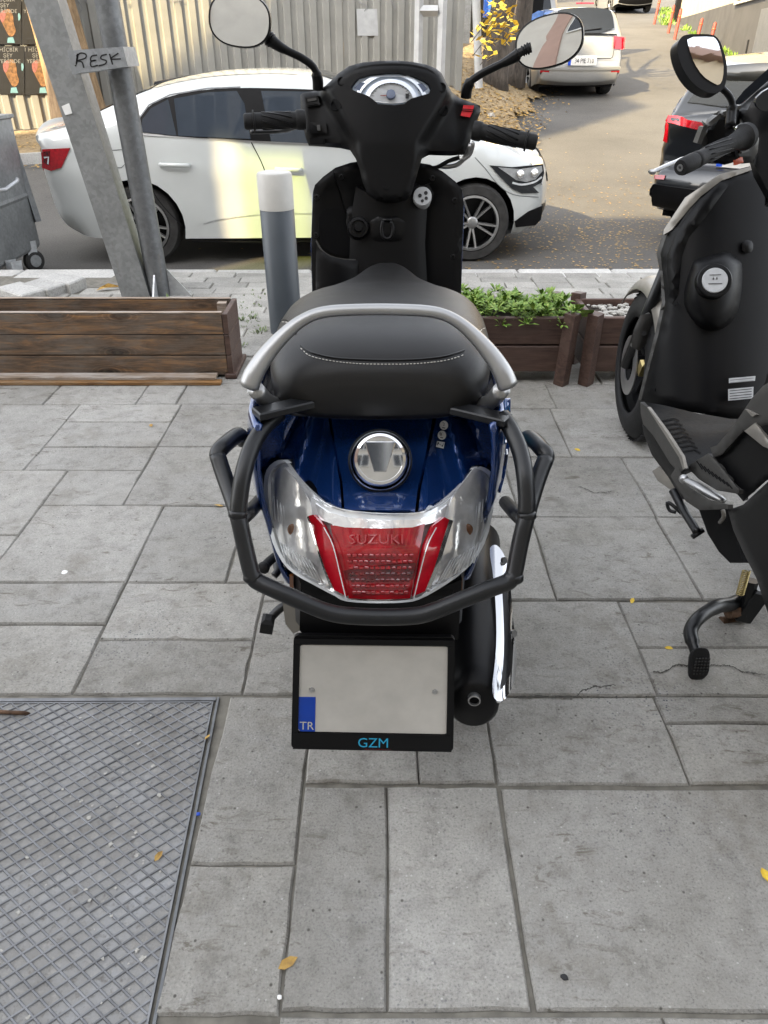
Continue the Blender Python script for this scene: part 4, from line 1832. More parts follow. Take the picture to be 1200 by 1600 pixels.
for px, py, s in ((917, 488, .024), (906, 478, .016)):
    p = U(px, py, 3.03)
    m = MB()
    m.face(m.verts([p + Vector((math.cos(a) * s * 1.25, -math.sin(a) * s * .6, math.sin(a) * s * .8 + .2 * s * math.cos(2 * a))) for a in [6.283 * k / 12 for k in range(12)]]))
    m.build('leaf', m_['leaf_green'], lf)
    m = MB()
    m.tube([p, p + Vector((-.02, .04, -.05))], .002, 5)
    m.build('stem', m_['moss'], lf)
random.seed(61)
m = MB()
for _ in range(260):
    c = Vector((random.uniform(.9, 1.5), random.uniform(3.07, 3.32), .268 + random.uniform(0, .012)))
    s = random.uniform(.007, .014)
    bmesh.ops.create_icosphere(m.bm, subdivisions=1, radius=s, matrix=Matrix.Translation(c) @ Matrix.Diagonal((1.3, 1, .7, 1)))
pb = m.build('white_pebbles', m_['pebble'])
pb['kind'] = 'stuff'

# loose concrete blocks by the kerb at the left
for i, (px, py, w_, lab) in enumerate(((100, 447, .21, 'grey loose concrete block nearest the round pole by the kerb'), (72, 455, .21, 'grey loose concrete block in the middle of three by the kerb'), (35, 463, .24, 'grey loose concrete block nearest the dumpster wheel by the kerb'))):
    p = UZ(px, py, -.02)
    m = MB()
    m.box(p + Vector((0, 0, .01)), (w_, .17, .08), Matrix.Rotation(-.25 - .15 * i, 3, 'Z') @ Matrix.Rotation(.06, 3, 'Y'), .008)
    tag(m.build('concrete_block', m_['kerb']), lab, 'block')
m = MB()
random.seed(2)
p = UZ(168, 452, -.03)
m.face(m.verts([p + Vector((-.06, -.03, .0)), p + Vector((0, -.02, .015)), p + Vector((.07, .02, .012)), p + Vector((.08, .045, .005)), p + Vector((.0, .03, .03)), p + Vector((-.05, .01, .01))]))
tag(m.build('dry_leaf', m_['leaf_dry'], None), 'large curled tan leaf on the kerb beside the steel beam', 'leaf')

# ------------------------------------------------------------------ dumpster
du = thing('waste_container', 'galvanised steel waste container on castors at the left edge', 'dumpster', (-3.3, 5.66, -.2))
X1, Y0, Y1, ZB, ZT = -2.70, 5.33, 6.05, -.06, .86
m = MB()
rings = []
for z, ex_ in ((ZB, 0), (ZB + .02, .012), (.3, .012), (.32, .02), (.34, .012), (ZT - .03, .012), (ZT - .02, .03), (ZT, .03)):
    rings.append([(X1 - 1.25 - ex_, Y0 - ex_, z), (X1 + ex_, Y0 - ex_, z), (X1 + ex_, Y1 + ex_, z), (X1 - 1.25 - ex_, Y1 + ex_, z)])
m.rings(rings)
m.build('body', m_['galv'], du)
m = MB()
m.tube([U(4, 198, 6.06) + Vector((.03, 0, 0)), U(53, 346, 6.06) + Vector((.03, 0, 0))], .03, 4)
m.build('corner_bar', m_['galv_dark'], du)
m = MB()
m.tube([U(-6, 298, 5.45), U(10, 296, 5.5), U(14, 292, 5.52), U(26, 284, 5.62), U(27, 280, 5.66)], .014, 8)
m.build('handle', m_['galv_pale'], du, True)
m = MB()
for k in range(3):
    m.box((X1 - .2 - k * .4, Y0 - .014, .42), (.03, .012, .8))
m.build('rib', m_['galv_dark'], du)
for px, py, Yw in ((53, 407, 5.92), (31, 440, 5.42), (-160, 440, 5.42)):
    c = U(px, py, Yw)
    m = MB()
    am = axis_mat(c, Vector((.8, -.6, 0)))
    m.lathe([(.03, -.026), (.062, -.026), (.078, -.018), (.08, 0), (.078, .018), (.062, .026), (.03, .026)], 20, am)
    w_ = m.build('castor', m_['tyre_old'], du, True, angle=35)
    m = MB()
    m.lathe([(.0, -.03), (.045, -.03), (.045, .03), (.0, .03)], 14, am)
    m.build('hub', m_['galv'], w_, True, angle=35)
    m = MB()
    for s in (-1, 1):
        m.prism([(-.035, .0), (.035, .0), (.05, .16), (-.03, .16)], lambda a, b, s=s: c + Vector((a * .6 - .02, a * .8, b - .015)) + Vector((.8, -.6, 0)) * (s * .034), lambda a, b, s=s: c + Vector((a * .6 - .02, a * .8, b - .015)) + Vector((.8, -.6, 0)) * (s * .04))
    m.build('fork', m_['galv_pale'], w_)

# ------------------------------------------------------------------ cars
class Car:
    """x forward from the rear axle, y left, z up; body skinned over a side outline"""

    def __init__(self, name, label, loc, rz, outline, half, wb, wheel_r, belt, paint, group=None, tumble=.22, ends=(.24, .20), bulge=(.16, .10), sc=1.0, arch_extra=.045, cat='car', under=.2, two_tone=None):
        self.t = thing(name, label, cat, loc, rz, group)
        self.X = Matrix.Translation(Vector(loc)) @ Matrix.Rotation(rz, 4, 'Z') @ Matrix.Scale(sc, 4)
        self.ol = catmull(outline, 5)
        self.half, self.wb, self.wr, self.belt, self.tumble, self.ends, self.bl = half, wb, wheel_r, belt, tumble, ends, bulge
        xs = [p[0] for p in self.ol]
        self.x0, self.x1 = min(xs), max(xs)
        self.paint = paint
        ar = wheel_r + arch_extra
        zb = under
        pol = list(self.ol)
        for xc in (0.0, wb):
            a0 = math.asin(max(-1, min(1, (zb - wheel_r) / ar)))
            arc = []
            for k in range(15):
                a = math.pi - a0 + (a0 - (math.pi - a0)) * k / 14
                arc.append((xc + ar * math.cos(a), wheel_r + ar * math.sin(a)))
            pol += [(arc[0][0] - .0, zb)] + arc if False else arc
        self.poly = pol
        self.body()

    def W(self, x, z):
        c = (self.x0 + self.x1) / 2
        hl = (self.x1 - self.x0) / 2
        u = (x - c) / hl
        e = self.ends[0] if u > 0 else self.ends[1]
        w = self.half * (1 - e * abs(u) ** 5.0)
        if z > self.belt:
            w -= self.tumble * (z - self.belt) + .12 * max(0, z - self.belt - .25) ** 2
        else:
            q = (self.belt - z) / self.belt
            w -= .03 * abs(q - .35) ** 1.5 + .05 * max(0, q - .62)
            w += .012 * math.exp(-((q - .25) / .08) ** 2)
        return w

    def side(self, x, z, sgn, off=0.0, edge=0.0):
        return self.X @ Vector((x, sgn * (self.W(x, z) + off - edge), z))

    def strip_pt(self, i, v, off=0.0):
        """i: fractional index along the outline, v: -1..1 across"""
        n = len(self.ol) - 1
        i = max(0, min(n, i))
        k = min(n - 1, int(i))
        f = i - k
        a, b = self.ol[k], self.ol[k + 1]
        x, z = a[0] + (b[0] - a[0]) * f, a[1] + (b[1] - a[1]) * f
        k0, k1 = max(0, k - 1), min(n, k + 2)
        tx, tz = self.ol[k1][0] - self.ol[k0][0], self.ol[k1][1] - self.ol[k0][1]
        L = math.hypot(tx, tz)
        nx, nz = -tz / L, tx / L
        if nx * (x - (self.x0 + self.x1) / 2) + nz * (z - .5) < 0:
            nx, nz = -nx, -nz
        w = self.W(x, z) - .05
        bul = self.bl[1] * .35
        if abs(nx) > .5:
            bul = self.bl[0] if x > (self.x0 + self.x1) / 2 else self.bl[1]
        bul = bul * min(1, abs(nx) * 1.3) + .035 * (1 - abs(nx)) if abs(nx) < .77 else bul
        b_ = bul * (1 - abs(v) ** 2.2) + off
        return self.X @ Vector((x + nx * b_, v * w, z + nz * b_))

    def body(self):
        m = MB()
        V, F, d = tri2d(self.poly, .075)
        dtop = pdist_open(self.ol, V)
        for sgn in (-1, 1):
            pts = []
            for (x, z), dd in zip(V, dtop):
                q = max(0, 1 - dd / .09)
                pts.append(self.side(x, z, sgn, 0, .05 * (1 - math.sqrt(max(0, 1 - q * q)))))
            bv = m.verts(pts)
            for f in F:
                m.face([bv[i] for i in f])
        n = len(self.ol)
        vsn = [-1, -.97, -.9, -.75, -.5, -.25, 0, .25, .5, .75, .9, .97, 1]
        g = [m.verts([self.strip_pt(i, v) for v in vsn]) for i in range(n)]
        for i in range(n - 1):
            for j in range(len(vsn) - 1):
                m.face([g[i][j], g[i][j + 1], g[i + 1][j + 1], g[i + 1][j]])
        bmesh.ops.remove_doubles(m.bm, verts=m.bm.verts, dist=.012)
        self.bo = m.build('body', self.paint, self.t, True, angle=48)
        m = MB()
        for a, b in ((self.x0 + .25, -self.wr - .08), (self.wr + .08, self.wb - self.wr - .08), (self.wb + self.wr + .08, self.x1 - .3)):
            if b > a:
                pts = []
                m.box((0, 0, 0), (1, 1, 1))
                for v in list(m.bm.verts)[-8:]:
                    v.co = self.X @ Vector(((a + b) / 2 + v.co.x * (b - a), v.co.y * self.half * 1.7, .31 + v.co.z * .2))
        m.box((0, 0, 0), (1, 1, 1))
        for v in list(m.bm.verts)[-8:]:
            v.co = self.X @ Vector((self.wb / 2 + v.co.x * (self.wb + .9), v.co.y * self.half * 1.1, .5 + v.co.z * .5))
        m.build('underbody', m_['dark_hole'], self.t)

    def side_patch(self, name, poly, mat, sgn=-1, off=.004, thick=.006, sm=0, parent=None, step=.09, rnd=None):
        return patch(name, poly, None, mat, parent or self.t, step, thick, sm, rnd,
                     mapf=lambda x, z, e: self.side(x, z, sgn, off - e), view=self.X @ Vector((.7, sgn * 30, .8)))

    def seam(self, pts, sgn=-1, w=.008, mat=None, off=.0025):
        return ribbon('panel_gap', pts, lambda x, z, e: self.side(x, z, sgn, off), w, mat or m_['dark_hole'], self.bo)

    def end_map(self, front, y, z, off):
        rng = range(len(self.ol) - 1)
        c = (self.x0 + self.x1) / 2
        best = None
        for k in rng:
            a, b = self.ol[k], self.ol[k + 1]
            if (a[0] > c) != front:
                continue
            if min(a[1], b[1]) <= z <= max(a[1], b[1]) and abs(b[1] - a[1]) > 1e-6:
                i = k + (z - a[1]) / (b[1] - a[1])
                x = a[0] + (b[0] - a[0]) * (i - k)
                if best is None or (x > best[1]) == front:
                    best = (i, x, z)
        if best is None:
            return self.X @ Vector((self.x0, y, z))
        w = self.W(best[1], z) - .05
        return self.strip_pt(best[0], max(-1.05, min(1.05, y / w)), off)

    def end_patch(self, name, poly, mat, front=False, off=.006, thick=.006, sm=0, parent=None, step=.06):
        return patch(name, poly, None, mat, parent or self.t, step, thick, sm,
                     mapf=lambda y, z, e: self.end_map(front, y, z, off), view=self.X @ Vector((40 if front else -40, 0, 2)))

    def strip_patch(self, name, i0, i1, v0, v1, mat, off=.005, parent=None, taper=0.0):
        m = MB()
        n = 14
        rows = []
        for a in range(n + 1):
            i = i0 + (i1 - i0) * a / n
            s = 1 - taper * a / n
            rows.append([self.strip_pt(i, (v0 + (v1 - v0) * b / n) * s, off) for b in range(n + 1)])
        m.rings(rows, False, False)
        return m.build(name, mat, parent or self.t, True)

    def wheel(self, x, sgn, r=None, spokes=10, mat_rim='alloy', w=.2):
        r = r or self.wr
        c = self.X @ Vector((x, sgn * (self.half - .135), r))
        zd = (self.X.to_3x3() @ Vector((0, sgn, 0))).normalized()
        s = self.X.to_scale()[0]
        am = axis_mat(c, zd) @ Matrix.Scale(s, 4)
        m = MB()
        rr = r * .70
        m.lathe([(rr, -w / 2), (r * .93, -w / 2), (r * .985, -w * .38), (r, -w * .2), (r, w * .2), (r * .985, w * .38), (r * .93, w / 2), (rr + .01, w / 2), (rr, w * .4)], 40, am, False)
        ty = m.build('wheel', m_['tyre_old'], self.t, True, angle=40)
        m = MB()
        m.lathe([(.001, -.02), (rr * .98, -.02), (rr * .98, w * .38), (rr * 1.0, w * .5), (rr * .95, w * .52), (rr * .90, w * .40), (rr * .88, -.01), (.001, -.01)], 40, am)
        rim = m.build('rim', m_['plastic_black'], ty, True, angle=35)
        m = MB()
        m.lathe([(rr * 1.0, w * .44), (rr * 1.01, w * .51), (rr * .93, w * .53), (rr * .90, w * .44)], 40, am, False)
        for k in range(spokes):
            a = 2 * math.pi * k / spokes + (.12 if k % 2 else -.12) * (1 if spokes >= 8 else 0)
            ca, sa = math.cos(a), math.sin(a)
            pr, pw = rr * .94, rr * .055
            pts = []
            for (q, h, wd) in ((rr * .14, w * .30, pw * 1.0), (rr * .93, w * .48, pw * .85)):
                pts.append([am @ Vector((q * ca - wd * sa, q * sa + wd * ca, h - .03)), am @ Vector((q * ca + wd * sa, q * sa - wd * ca, h - .03)),
                            am @ Vector((q * ca + wd * .7 * sa, q * sa - wd * .7 * ca, h)), am @ Vector((q * ca - wd * .7 * sa, q * sa + wd * .7 * ca, h))])
            m.rings(pts)
        m.build('spokes', m_[mat_rim], ty)
        m = MB()
        m.lathe([(.001, w * .2), (rr * .22, w * .2), (rr * .22, w * .33), (rr * .16, w * .37), (.001, w * .37)], 18, am)
        m.build('hub_cap', m_[mat_rim], ty, True, angle=35)


def pdist_open(line, pts):
    P = np.array(line, float)
    Q = np.array(pts, float)
    d = np.full(len(Q), 1e9)
    for i in range(len(P) - 1):
        a, b = P[i], P[i + 1]
        ab = b - a
        L = (ab ** 2).sum() + 1e-12
        t = np.clip(((Q - a) @ ab) / L, 0, 1)
        d = np.minimum(d, np.hypot(*(Q - a - t[:, None] * ab).T))
    return d


# white sedan parked along the kerb, nose to the right
RZ = .038
rax = Vector((-1.87, 6.04, -.2))
SED = [(2.80, .18), (2.98, .20), (3.10, .27), (3.14, .42), (3.12, .58), (3.05, .68), (2.9, .77), (2.62, .865), (2.30, .92), (2.1, .95), (1.85, 1.09), (1.5, 1.255), (1.3, 1.29), (1.0, 1.30), (.6, 1.28), (.23, 1.215),
       (-.03, 1.13), (-.24, 1.05), (-.43, .975), (-.60, .935), (-.70, .915), (-.72, .88), (-.69, .82), (-.70, .70), (-.69, .55), (-.67, .40), (-.62, .29), (-.5, .215)]
cw = Vector((math.cos(RZ), math.sin(RZ), 0))
cl_ = Vector((-math.sin(RZ), math.cos(RZ), 0))
sl = rax + cl_ * .845
sed = Car('white_sedan', 'white sedan parked along the kerb behind the blue scooter', sl, RZ, SED, .845, 2.57, .292, .90, m_['white_paint'], tumble=.33, ends=(.20, .15), bulge=(.14, .10))


def SX(px, py):
    """sedan side coordinates of a photo position"""
    u, a, b = ray(px, py)
    o_ = Vector((0, 0, CAM_H))
    d = Vector((u, a, b))
    x, z = 0, .8
    for _ in range(6):
        off = .845 - sed.W(x, z)
        t = ((rax + cl_ * off) - o_).dot(cl_) / d.dot(cl_)
        p = o_ + d * t - rax
        x, z = p.dot(cw), p.z
    return (x, z)


def SP_(pts):
    return [SX(*p) for p in pts]


sed.side_patch('window_surround', SP_([(213, 208), (217, 184), (232, 165), (266, 149), (325, 139), (376, 137), (440, 138), (520, 141), (560, 150), (640, 232), (520, 226), (392, 221)]), m_['plastic_black'], -1, .003, .004, 1)
rw = sed.side_patch('rear_quarter_window', SP_([(220, 206), (223, 186), (236, 169), (263, 155), (276, 212)]), m_['glass_tint'], -1, .006)
sed.side_patch('rear_door_window', SP_([(272, 154), (325, 144), (370, 142), (382, 162), (392, 217), (279, 212)]), m_['glass_tint'], -1, .006)
sed.side_patch('front_door_window', SP_([(408, 142), (500, 143), (545, 150), (620, 226), (424, 222)]), m_['glass_tint'], -1, .006)
ribbon('waist_trim', SP_([(214, 209), (392, 221), (520, 227), (640, 233)]), lambda x, z, e: sed.side(x, z, -1, .008), .012, m_['alloy'], sed.t)
ribbon('window_trim', SP_([(214, 208), (218, 184), (233, 164), (266, 148), (325, 138), (376, 136)]), lambda x, z, e: sed.side(x, z, -1, .0065), .009, m_['galv_dark'], sed.t)
for s in ([(213, 210), (222, 250), (240, 300), (262, 330), (285, 352)], [(392, 221), (412, 262), (420, 300), (424, 372)], [(648, 236), (668, 300), (676, 366)]):
    sed.seam(SP_(catmull(s, 4)), -1, .007)
sed.seam(SP_([(300, 377), (424, 378), (676, 372)]), -1, .006)
sed.seam(SP_(chaikin([(160, 236), (200, 233), (196, 262), (172, 262), (163, 250)], 1) + [(160, 236)]), -1, .005, m_['galv_dark'])
for hx in ((250, 298, 257), (430, 472, 264)):
    m = MB()
    a, b = SX(hx[0], hx[2]), SX(hx[1], hx[2] + 1)
    m.tube([sed.side(a[0], a[1], -1, .01), sed.side(a[0] + .02, a[1], -1, .032), sed.side(b[0] - .03, b[1], -1, .034), sed.side(b[0], b[1], -1, .01)], .014, 8, flat=(.8, 1.1))
    m.build('door_handle', m_['white_paint'], sed.t, True)
# body crease near the sill
ribbon('sill_crease', SP_(catmull([(318, 350), (345, 343), (400, 336), (440, 334), (520, 334)], 4)), lambda x, z, e: sed.side(x, z, -1, .0025), .008, m_['galv_pale'], sed.bo)
tl = sed.side_patch('tail_lamp', SP_([(66, 233), (110, 231), (96, 262), (80, 267), (66, 262)]), m_['lens_red'], -1, .008, .01, 0)
sed.end_patch('tail_lamp', [(-.78, .82), (-.35, .82), (-.35, .73), (-.76, .68)], m_['lens_red'], False, .008)
sed.end_patch('tail_lamp', [(.78, .82), (.35, .82), (.35, .73), (.76, .68)], m_['lens_red'], False, .008)
sed.side_patch('lamp_insert', SP_([(68, 237), (79, 236), (76, 258), (69, 253)]), m_['lens_red_dark'], -1, .012, .004, 0, parent=tl)
ribbon('lamp_line', SP_([(70, 246), (77, 245), (76, 256)]), lambda x, z, e: sed.side(x, z, -1, .017), .012, m_['lens_white'], tl)
hl = sed.side_patch('headlamp', SP_([(765, 258), (800, 261), (848, 256), (850, 270), (846, 285), (833, 292), (842, 301), (815, 302), (800, 295), (782, 277)]), m_['glass_dark'], -1, .010, .01, 0)
sed.side_patch('lamp_reflector', SP_([(778, 261), (812, 264), (846, 259), (847, 267), (836, 280), (822, 284), (806, 281), (794, 272)]), m_['galv_pale'], -1, .014, .004, 0, parent=hl)
for lx, ly in ((812, 272), (834, 270)):
    c_ = SX(lx, ly)
    m = MB()
    m.lathe([(.0, .0), (.030, .002), (.034, .008), (.030, .010), (.0, .006)], 20, axis_mat(sed.side(c_[0], c_[1], -1, .014), (.45, -1, .1)))
    m.build('projector', m_['chrome'], hl, True)
ribbon('daylight_strip', SP_(catmull([(800, 285), (815, 288), (834, 284), (846, 276)], 3)), lambda x, z, e: sed.side(x, z, -1, .017), .014, m_['lens_white'], hl)
sed.end_patch('headlamp', [(-.70, .71), (-.42, .70), (-.42, .60), (-.72, .55)], m_['lens_white'], True, .008)
sed.end_patch('headlamp', [(.70, .71), (.42, .70), (.42, .60), (.72, .55)], m_['lens_white'], True, .008)
sed.end_patch('grille', [(-.42, .66), (.42, .66), (.38, .52), (-.38, .52)], m_['plastic_black'], True, .006)
sed.end_patch('air_intake', [(-.6, .40), (.6, .40), (.5, .26), (-.5, .26)], m_['plastic_black'], True, .006)
sed.side_patch('fog_recess', SP_([(804, 346), (826, 330), (848, 321), (845, 343), (836, 352), (806, 355)]), m_['plastic_black'], -1, .006, .006)
sed.seam(SP_(catmull([(742, 246), (757, 262), (778, 288), (802, 304), (842, 308)], 4)), -1, .005, m_['galv_dark'])
for sgn in (-1, 1):
    sed.wheel(0, sgn)
    sed.wheel(2.57, sgn)
k_ws = (7.9 * 5, 10.2 * 5)
sed.strip_patch('windscreen', 9.1 * 5, 11.7 * 5, -.9, .9, m_['glass_dark'], .004, taper=.06)
sed.strip_patch('rear_window', 15.2 * 5, 17.9 * 5, -.86, .86, m_['glass_dark'], .004)
sed.strip_patch('roof_panel_rail', 12.2 * 5, 15.0 * 5, -.985, -.955, m_['plastic_black'], .003, taper=.0)
for sgn in (-1, 1):
    sed.side_patch('window', [(-.25, .95), (1.9, .95), (1.3, 1.25), (.4, 1.30), (-.1, 1.22)], m_['glass_dark'], 1, .006) if sgn > 0 else None
# wing mirror (mostly behind the scooter)
m = MB()
c = sed.side(1.72, .98, -1, .1)
bmesh.ops.create_icosphere(m.bm, subdivisions=3, radius=1, matrix=Matrix.Translation(c) @ Matrix.Rotation(RZ, 4, 'Z') @ Matrix.Diagonal((.07, .10, .065, 1)))
m.build('wing_mirror', m_['white_paint'], sed.t, True)

# silver hatchback climbing the road, seen from behind
HAT = [(3.05, .25), (3.18, .4), (3.2, .6), (3.05, .75), (2.4, .92), (2.1, .98), (1.6, 1.25), (1.2, 1.41), (.7, 1.455), (.1, 1.455), (-.35, 1.43), (-.52, 1.40), (-.60, 1.30), (-.69, 1.10), (-.735, .93), (-.75, .80), (-.76, .66), (-.80, .60), (-.81, .50), (-.79, .40), (-.74, .32), (-.6, .26)]


def place_car(px0, px1, py, ydist, width):
    p = road_hit((px0 + px1) / 2, py)
    return p


pc = road_hit(898, 156)
slope = math.atan(.095)
hat = Car('silver_hatchback', 'silver hatchback facing away up the road behind the right mirror', pc + Vector((0, .75, 0)), R(90) + .03, HAT, .83, 2.45, .295, .93, m_['silver_paint'], tumble=.42, ends=(.2, .10), bulge=(.1, .06), sc=.99)
hat.X = Matrix.Translation(pc + Vector((0, .75, .07))) @ Matrix.Rotation(R(90) + .03, 4, 'Z')
hat.end_patch('rear_window', [(-.56, .97), (.56, .97), (.50, 1.30), (.40, 1.335), (-.40, 1.335), (-.50, 1.30)], m_['glass_dark'], False, .006, sm=1)
hat.end_patch('tail_lamp', [(-.80, .92), (-.55, .93), (-.57, .74), (-.80, .73)], m_['lens_red_bright'], False, .008, sm=0)
hat.end_patch('tail_lamp', [(.80, .92), (.55, .93), (.57, .74), (.80, .73)], m_['lens_red_bright'], False, .008, sm=0)
hat.side_patch('tail_lamp', [(-.80, .92), (-.60, .90), (-.62, .76), (-.80, .74)], m_['lens_red_bright'], -1, .006)
hat.end_patch('brake_light', [(-.16, 1.372), (.16, 1.372), (.16, 1.39), (-.16, 1.39)], m_['lens_red'], False, .012)
hat.end_patch('window_seal', [(-.60, .945), (.60, .945), (.60, .965), (-.60, .965)], m_['plastic_black'], False, .005)
npl = hat.end_patch('number_plate', [(-.26, .49), (.26, .49), (.26, .60), (-.26, .60)], m_['plate_white'], False, .03)
hat.end_patch('plate_band', [(.21, .492), (.26, .492), (.26, .598), (.21, .598)], m_['plate_blue'], False, .033, parent=npl)
text_mesh('34 PIE 710', lambda x, y, h: hat.end_map(False, -.03 - x, .545 + y, .034), m_['ink'], npl, size=.082)
for s in (-1, 1):
    hat.end_patch('reflector', [(s * .66 - .09, .375), (s * .66 + .09, .375), (s * .66 + .09, .41), (s * .66 - .09, .41)], m_['lens_red'], False, .012)
hat.end_patch('bumper_step', [(-.80, .43), (.80, .43), (.80, .465), (-.80, .465)], m_['silver_paint'], False, .03, .03)
hat.end_patch('bumper_lower', [(-.68, .29), (.68, .29), (.74, .37), (-.74, .37)], m_['plastic_black'], False, .006)
ribbon('panel_gap', [(-.60, .955), (-.56, .60), (-.52, .585), (.52, .585), (.56, .60), (.60, .955)], lambda y, z, e: hat.end_map(False, y, z, .006), .01, m_['dark_hole'], hat.bo)
m = MB()
m.tube([hat.end_map(False, .0, 1.0, .02), hat.end_map(False, -.30, 1.03, .03)], .009, 6)
m.build('wiper', m_['plastic_black'], hat.t)
m = MB()
a = hat.strip_pt(10.5 * 5, .05, 0)
m.tube([a, a + Vector((.0, -.12, .3))], .005, 5)
m.build('aerial', m_['plastic_black'], hat.t)
for sgn in (-1, 1):
    hat.side_patch('side_window', [(-.35, .98), (1.75, .98), (1.3, 1.28), (.3, 1.36), (-.3, 1.33)], m_['glass_dark'], sgn, .005)
    hat.wheel(0, sgn, spokes=6, mat_rim='galv')
    hat.wheel(2.45, sgn, spokes=6, mat_rim='galv')
    m = MB()
    c = hat.side(1.68, .98, sgn, .1)
    bmesh.ops.create_icosphere(m.bm, subdivisions=2, radius=1, matrix=Matrix.Translation(c) @ Matrix.Diagonal((.11, .07, .07, 1)))
    m.build('wing_mirror', m_['silver_paint'], hat.t, True)

# car parked ahead of it and a pale crossover higher up
pc2 = pc + Vector((-.42, 5.2, .495))
van = Car('white_hatchback', 'older pale hatchback parked in front of the silver one up the road', pc2, R(90) + .05, HAT, .84, 2.45, .295, .93, m_['silver_paint'], tumble=.26, ends=(.2, .10), bulge=(.1, .06), sc=1.05)
van.end_patch('rear_window', [(-.60, .97), (.60, .97), (.54, 1.30), (.40, 1.335), (-.40, 1.335), (-.54, 1.30)], m_['glass_dark'], False, .006, sm=1)
for s in (-1, 1):
    van.end_patch('tail_lamp', [(s * .80, .98), (s * .60, .98), (s * .62, .70), (s * .80, .70)], m_['lens_red'], False, .008)
    van.side_patch('side_window', [(-.35, .98), (1.75, .98), (1.3, 1.28), (.3, 1.36), (-.3, 1.33)], m_['glass_dark'], s, .005)
    van.wheel(0, s, spokes=6, mat_rim='galv')
    van.wheel(2.45, s, spokes=6, mat_rim='galv')
SUV = [(3.3, .30), (3.42, .5), (3.42, .85), (3.3, 1.0), (2.5, 1.08), (2.2, 1.15), (1.7, 1.5), (1.3, 1.64), (.6, 1.68), (-.3, 1.64), (-.65, 1.55), (-.8, 1.25), (-.85, 1.0), (-.88, .7), (-.85, .45), (-.7, .32)]
pc3 = road_hit(981, 20)
suv = Car('white_crossover', 'white crossover coming down at the top of the rising road', pc3 + Vector((0, 2.4, 0)), R(-90), SUV, .92, 2.55, .34, 1.05, m_['silver_paint'], tumble=.28, ends=(.2, .1), bulge=(.12, .06))
suv.end_patch('grille', [(-.5, .80), (.5, .80), (.45, .62), (-.45, .62)], m_['plastic_black'], True, .01)
suv.end_patch('bumper_lower', [(-.82, .52), (.82, .52), (.74, .34), (-.74, .34)], m_['plastic_black'], True, .012)
for s in (-1, 1):
    suv.end_patch('headlamp', [(s * .84, .93), (s * .5, .90), (s * .52, .80), (s * .84, .80)], m_['lens_white'], True, .01)
    suv.wheel(0, s, spokes=6)
    suv.wheel(2.55, s, spokes=6)

# black crossover at the right, seen over the black scooter
BRZ = R(48)
bx = Vector((math.cos(BRZ), math.sin(BRZ), 0))
BSU = [(3.3, .30), (3.42, .5), (3.42, .80), (3.3, .92), (2.5, 1.0), (2.2, 1.06), (1.7, 1.34), (1.3, 1.45), (.6, 1.48), (-.1, 1.45), (-.50, 1.39), (-.64, 1.35), (-.60, 1.28), (-.72, 1.12), (-.82, 1.03), (-.86, .99), (-.82, .84), (-.80, .66), (-.90, .58), (-.91, .46), (-.86, .34), (-.7, .27)]
bly = Vector((-bx.y, bx.x, 0))
bloc = Vector((2.22, 6.95, -.2)) + bx * .88 - bly * .84
bsu = Car('black_crossover', 'glossy black crossover with a full width red light bar, beyond the black scooter', bloc, BRZ, BSU, .86, 2.55, .33, 1.0, m_['black_paint'], tumble=.28, ends=(.2, .1), bulge=(.12, .07), sc=.97)
bsu.end_patch('light_bar', [(-.84, 1.03), (-.4, .985), (.4, .985), (.84, 1.03), (.85, .99), (.4, .945), (-.4, .945), (-.85, .99)], m_['lens_red'], False, .010)
bsu.end_patch('lamp_corner', [(.86, 1.0), (.74, .96), (.74, .82), (.84, .84)], m_['lens_red'], False, .008)
bsu.end_patch('rear_window', [(-.68, 1.06), (.68, 1.06), (.60, 1.27), (-.60, 1.27)], m_['glass_dark'], False, .006, sm=1)
m = MB()
m.tube([bsu.end_map(False, .12, 1.07, .03), bsu.end_map(False, -.05, 1.09, .05), bsu.end_map(False, -.42, 1.12, .03)], [.03, .022, .012], 8)
m.build('wiper', m_['plastic_black'], bsu.t, True)
npl = bsu.end_patch('number_plate', [(-.26, .66), (.26, .66), (.26, .77), (-.26, .77)], m_['plate_white'], False, .02)
bsu.end_patch('plate_band', [(.21, .662), (.26, .662), (.26, .768), (.21, .768)], m_['plate_blue'], False, .023, parent=npl)
bsu.end_patch('bumper_lower', [(-.80, .32), (.80, .32), (.86, .50), (-.86, .50)], m_['plastic_matt'], False, .015, .02)
for s in (-1, 1):
    bsu.end_patch('reflector', [(s * .74 - .08, .54), (s * .74 + .08, .54), (s * .74 + .08, .57), (s * .74 - .08, .57)], m_['lens_red'], False, .012)
    bsu.side_patch('side_window', [(-.45, 1.04), (1.9, 1.04), (1.5, 1.30), (.4, 1.38), (-.4, 1.34)], m_['glass_dark'], s, .005)
    bsu.wheel(0, s, spokes=5)
    bsu.wheel(2.55, s, spokes=5)

# ------------------------------------------------------------------ the blue scooter
sc_ = thing('blue_scooter', 'dark blue scooter with black crash bar and chrome fuel cap, parked in the centre', 'scooter', (0, 1.2, 0))


def ax_x(Y):
    return -.010 + .019 * (Y - .9)


def mirror_pts(pts):
    return [(2 * ax_x(p[1]) - p[0], p[1], p[2]) for p in pts]


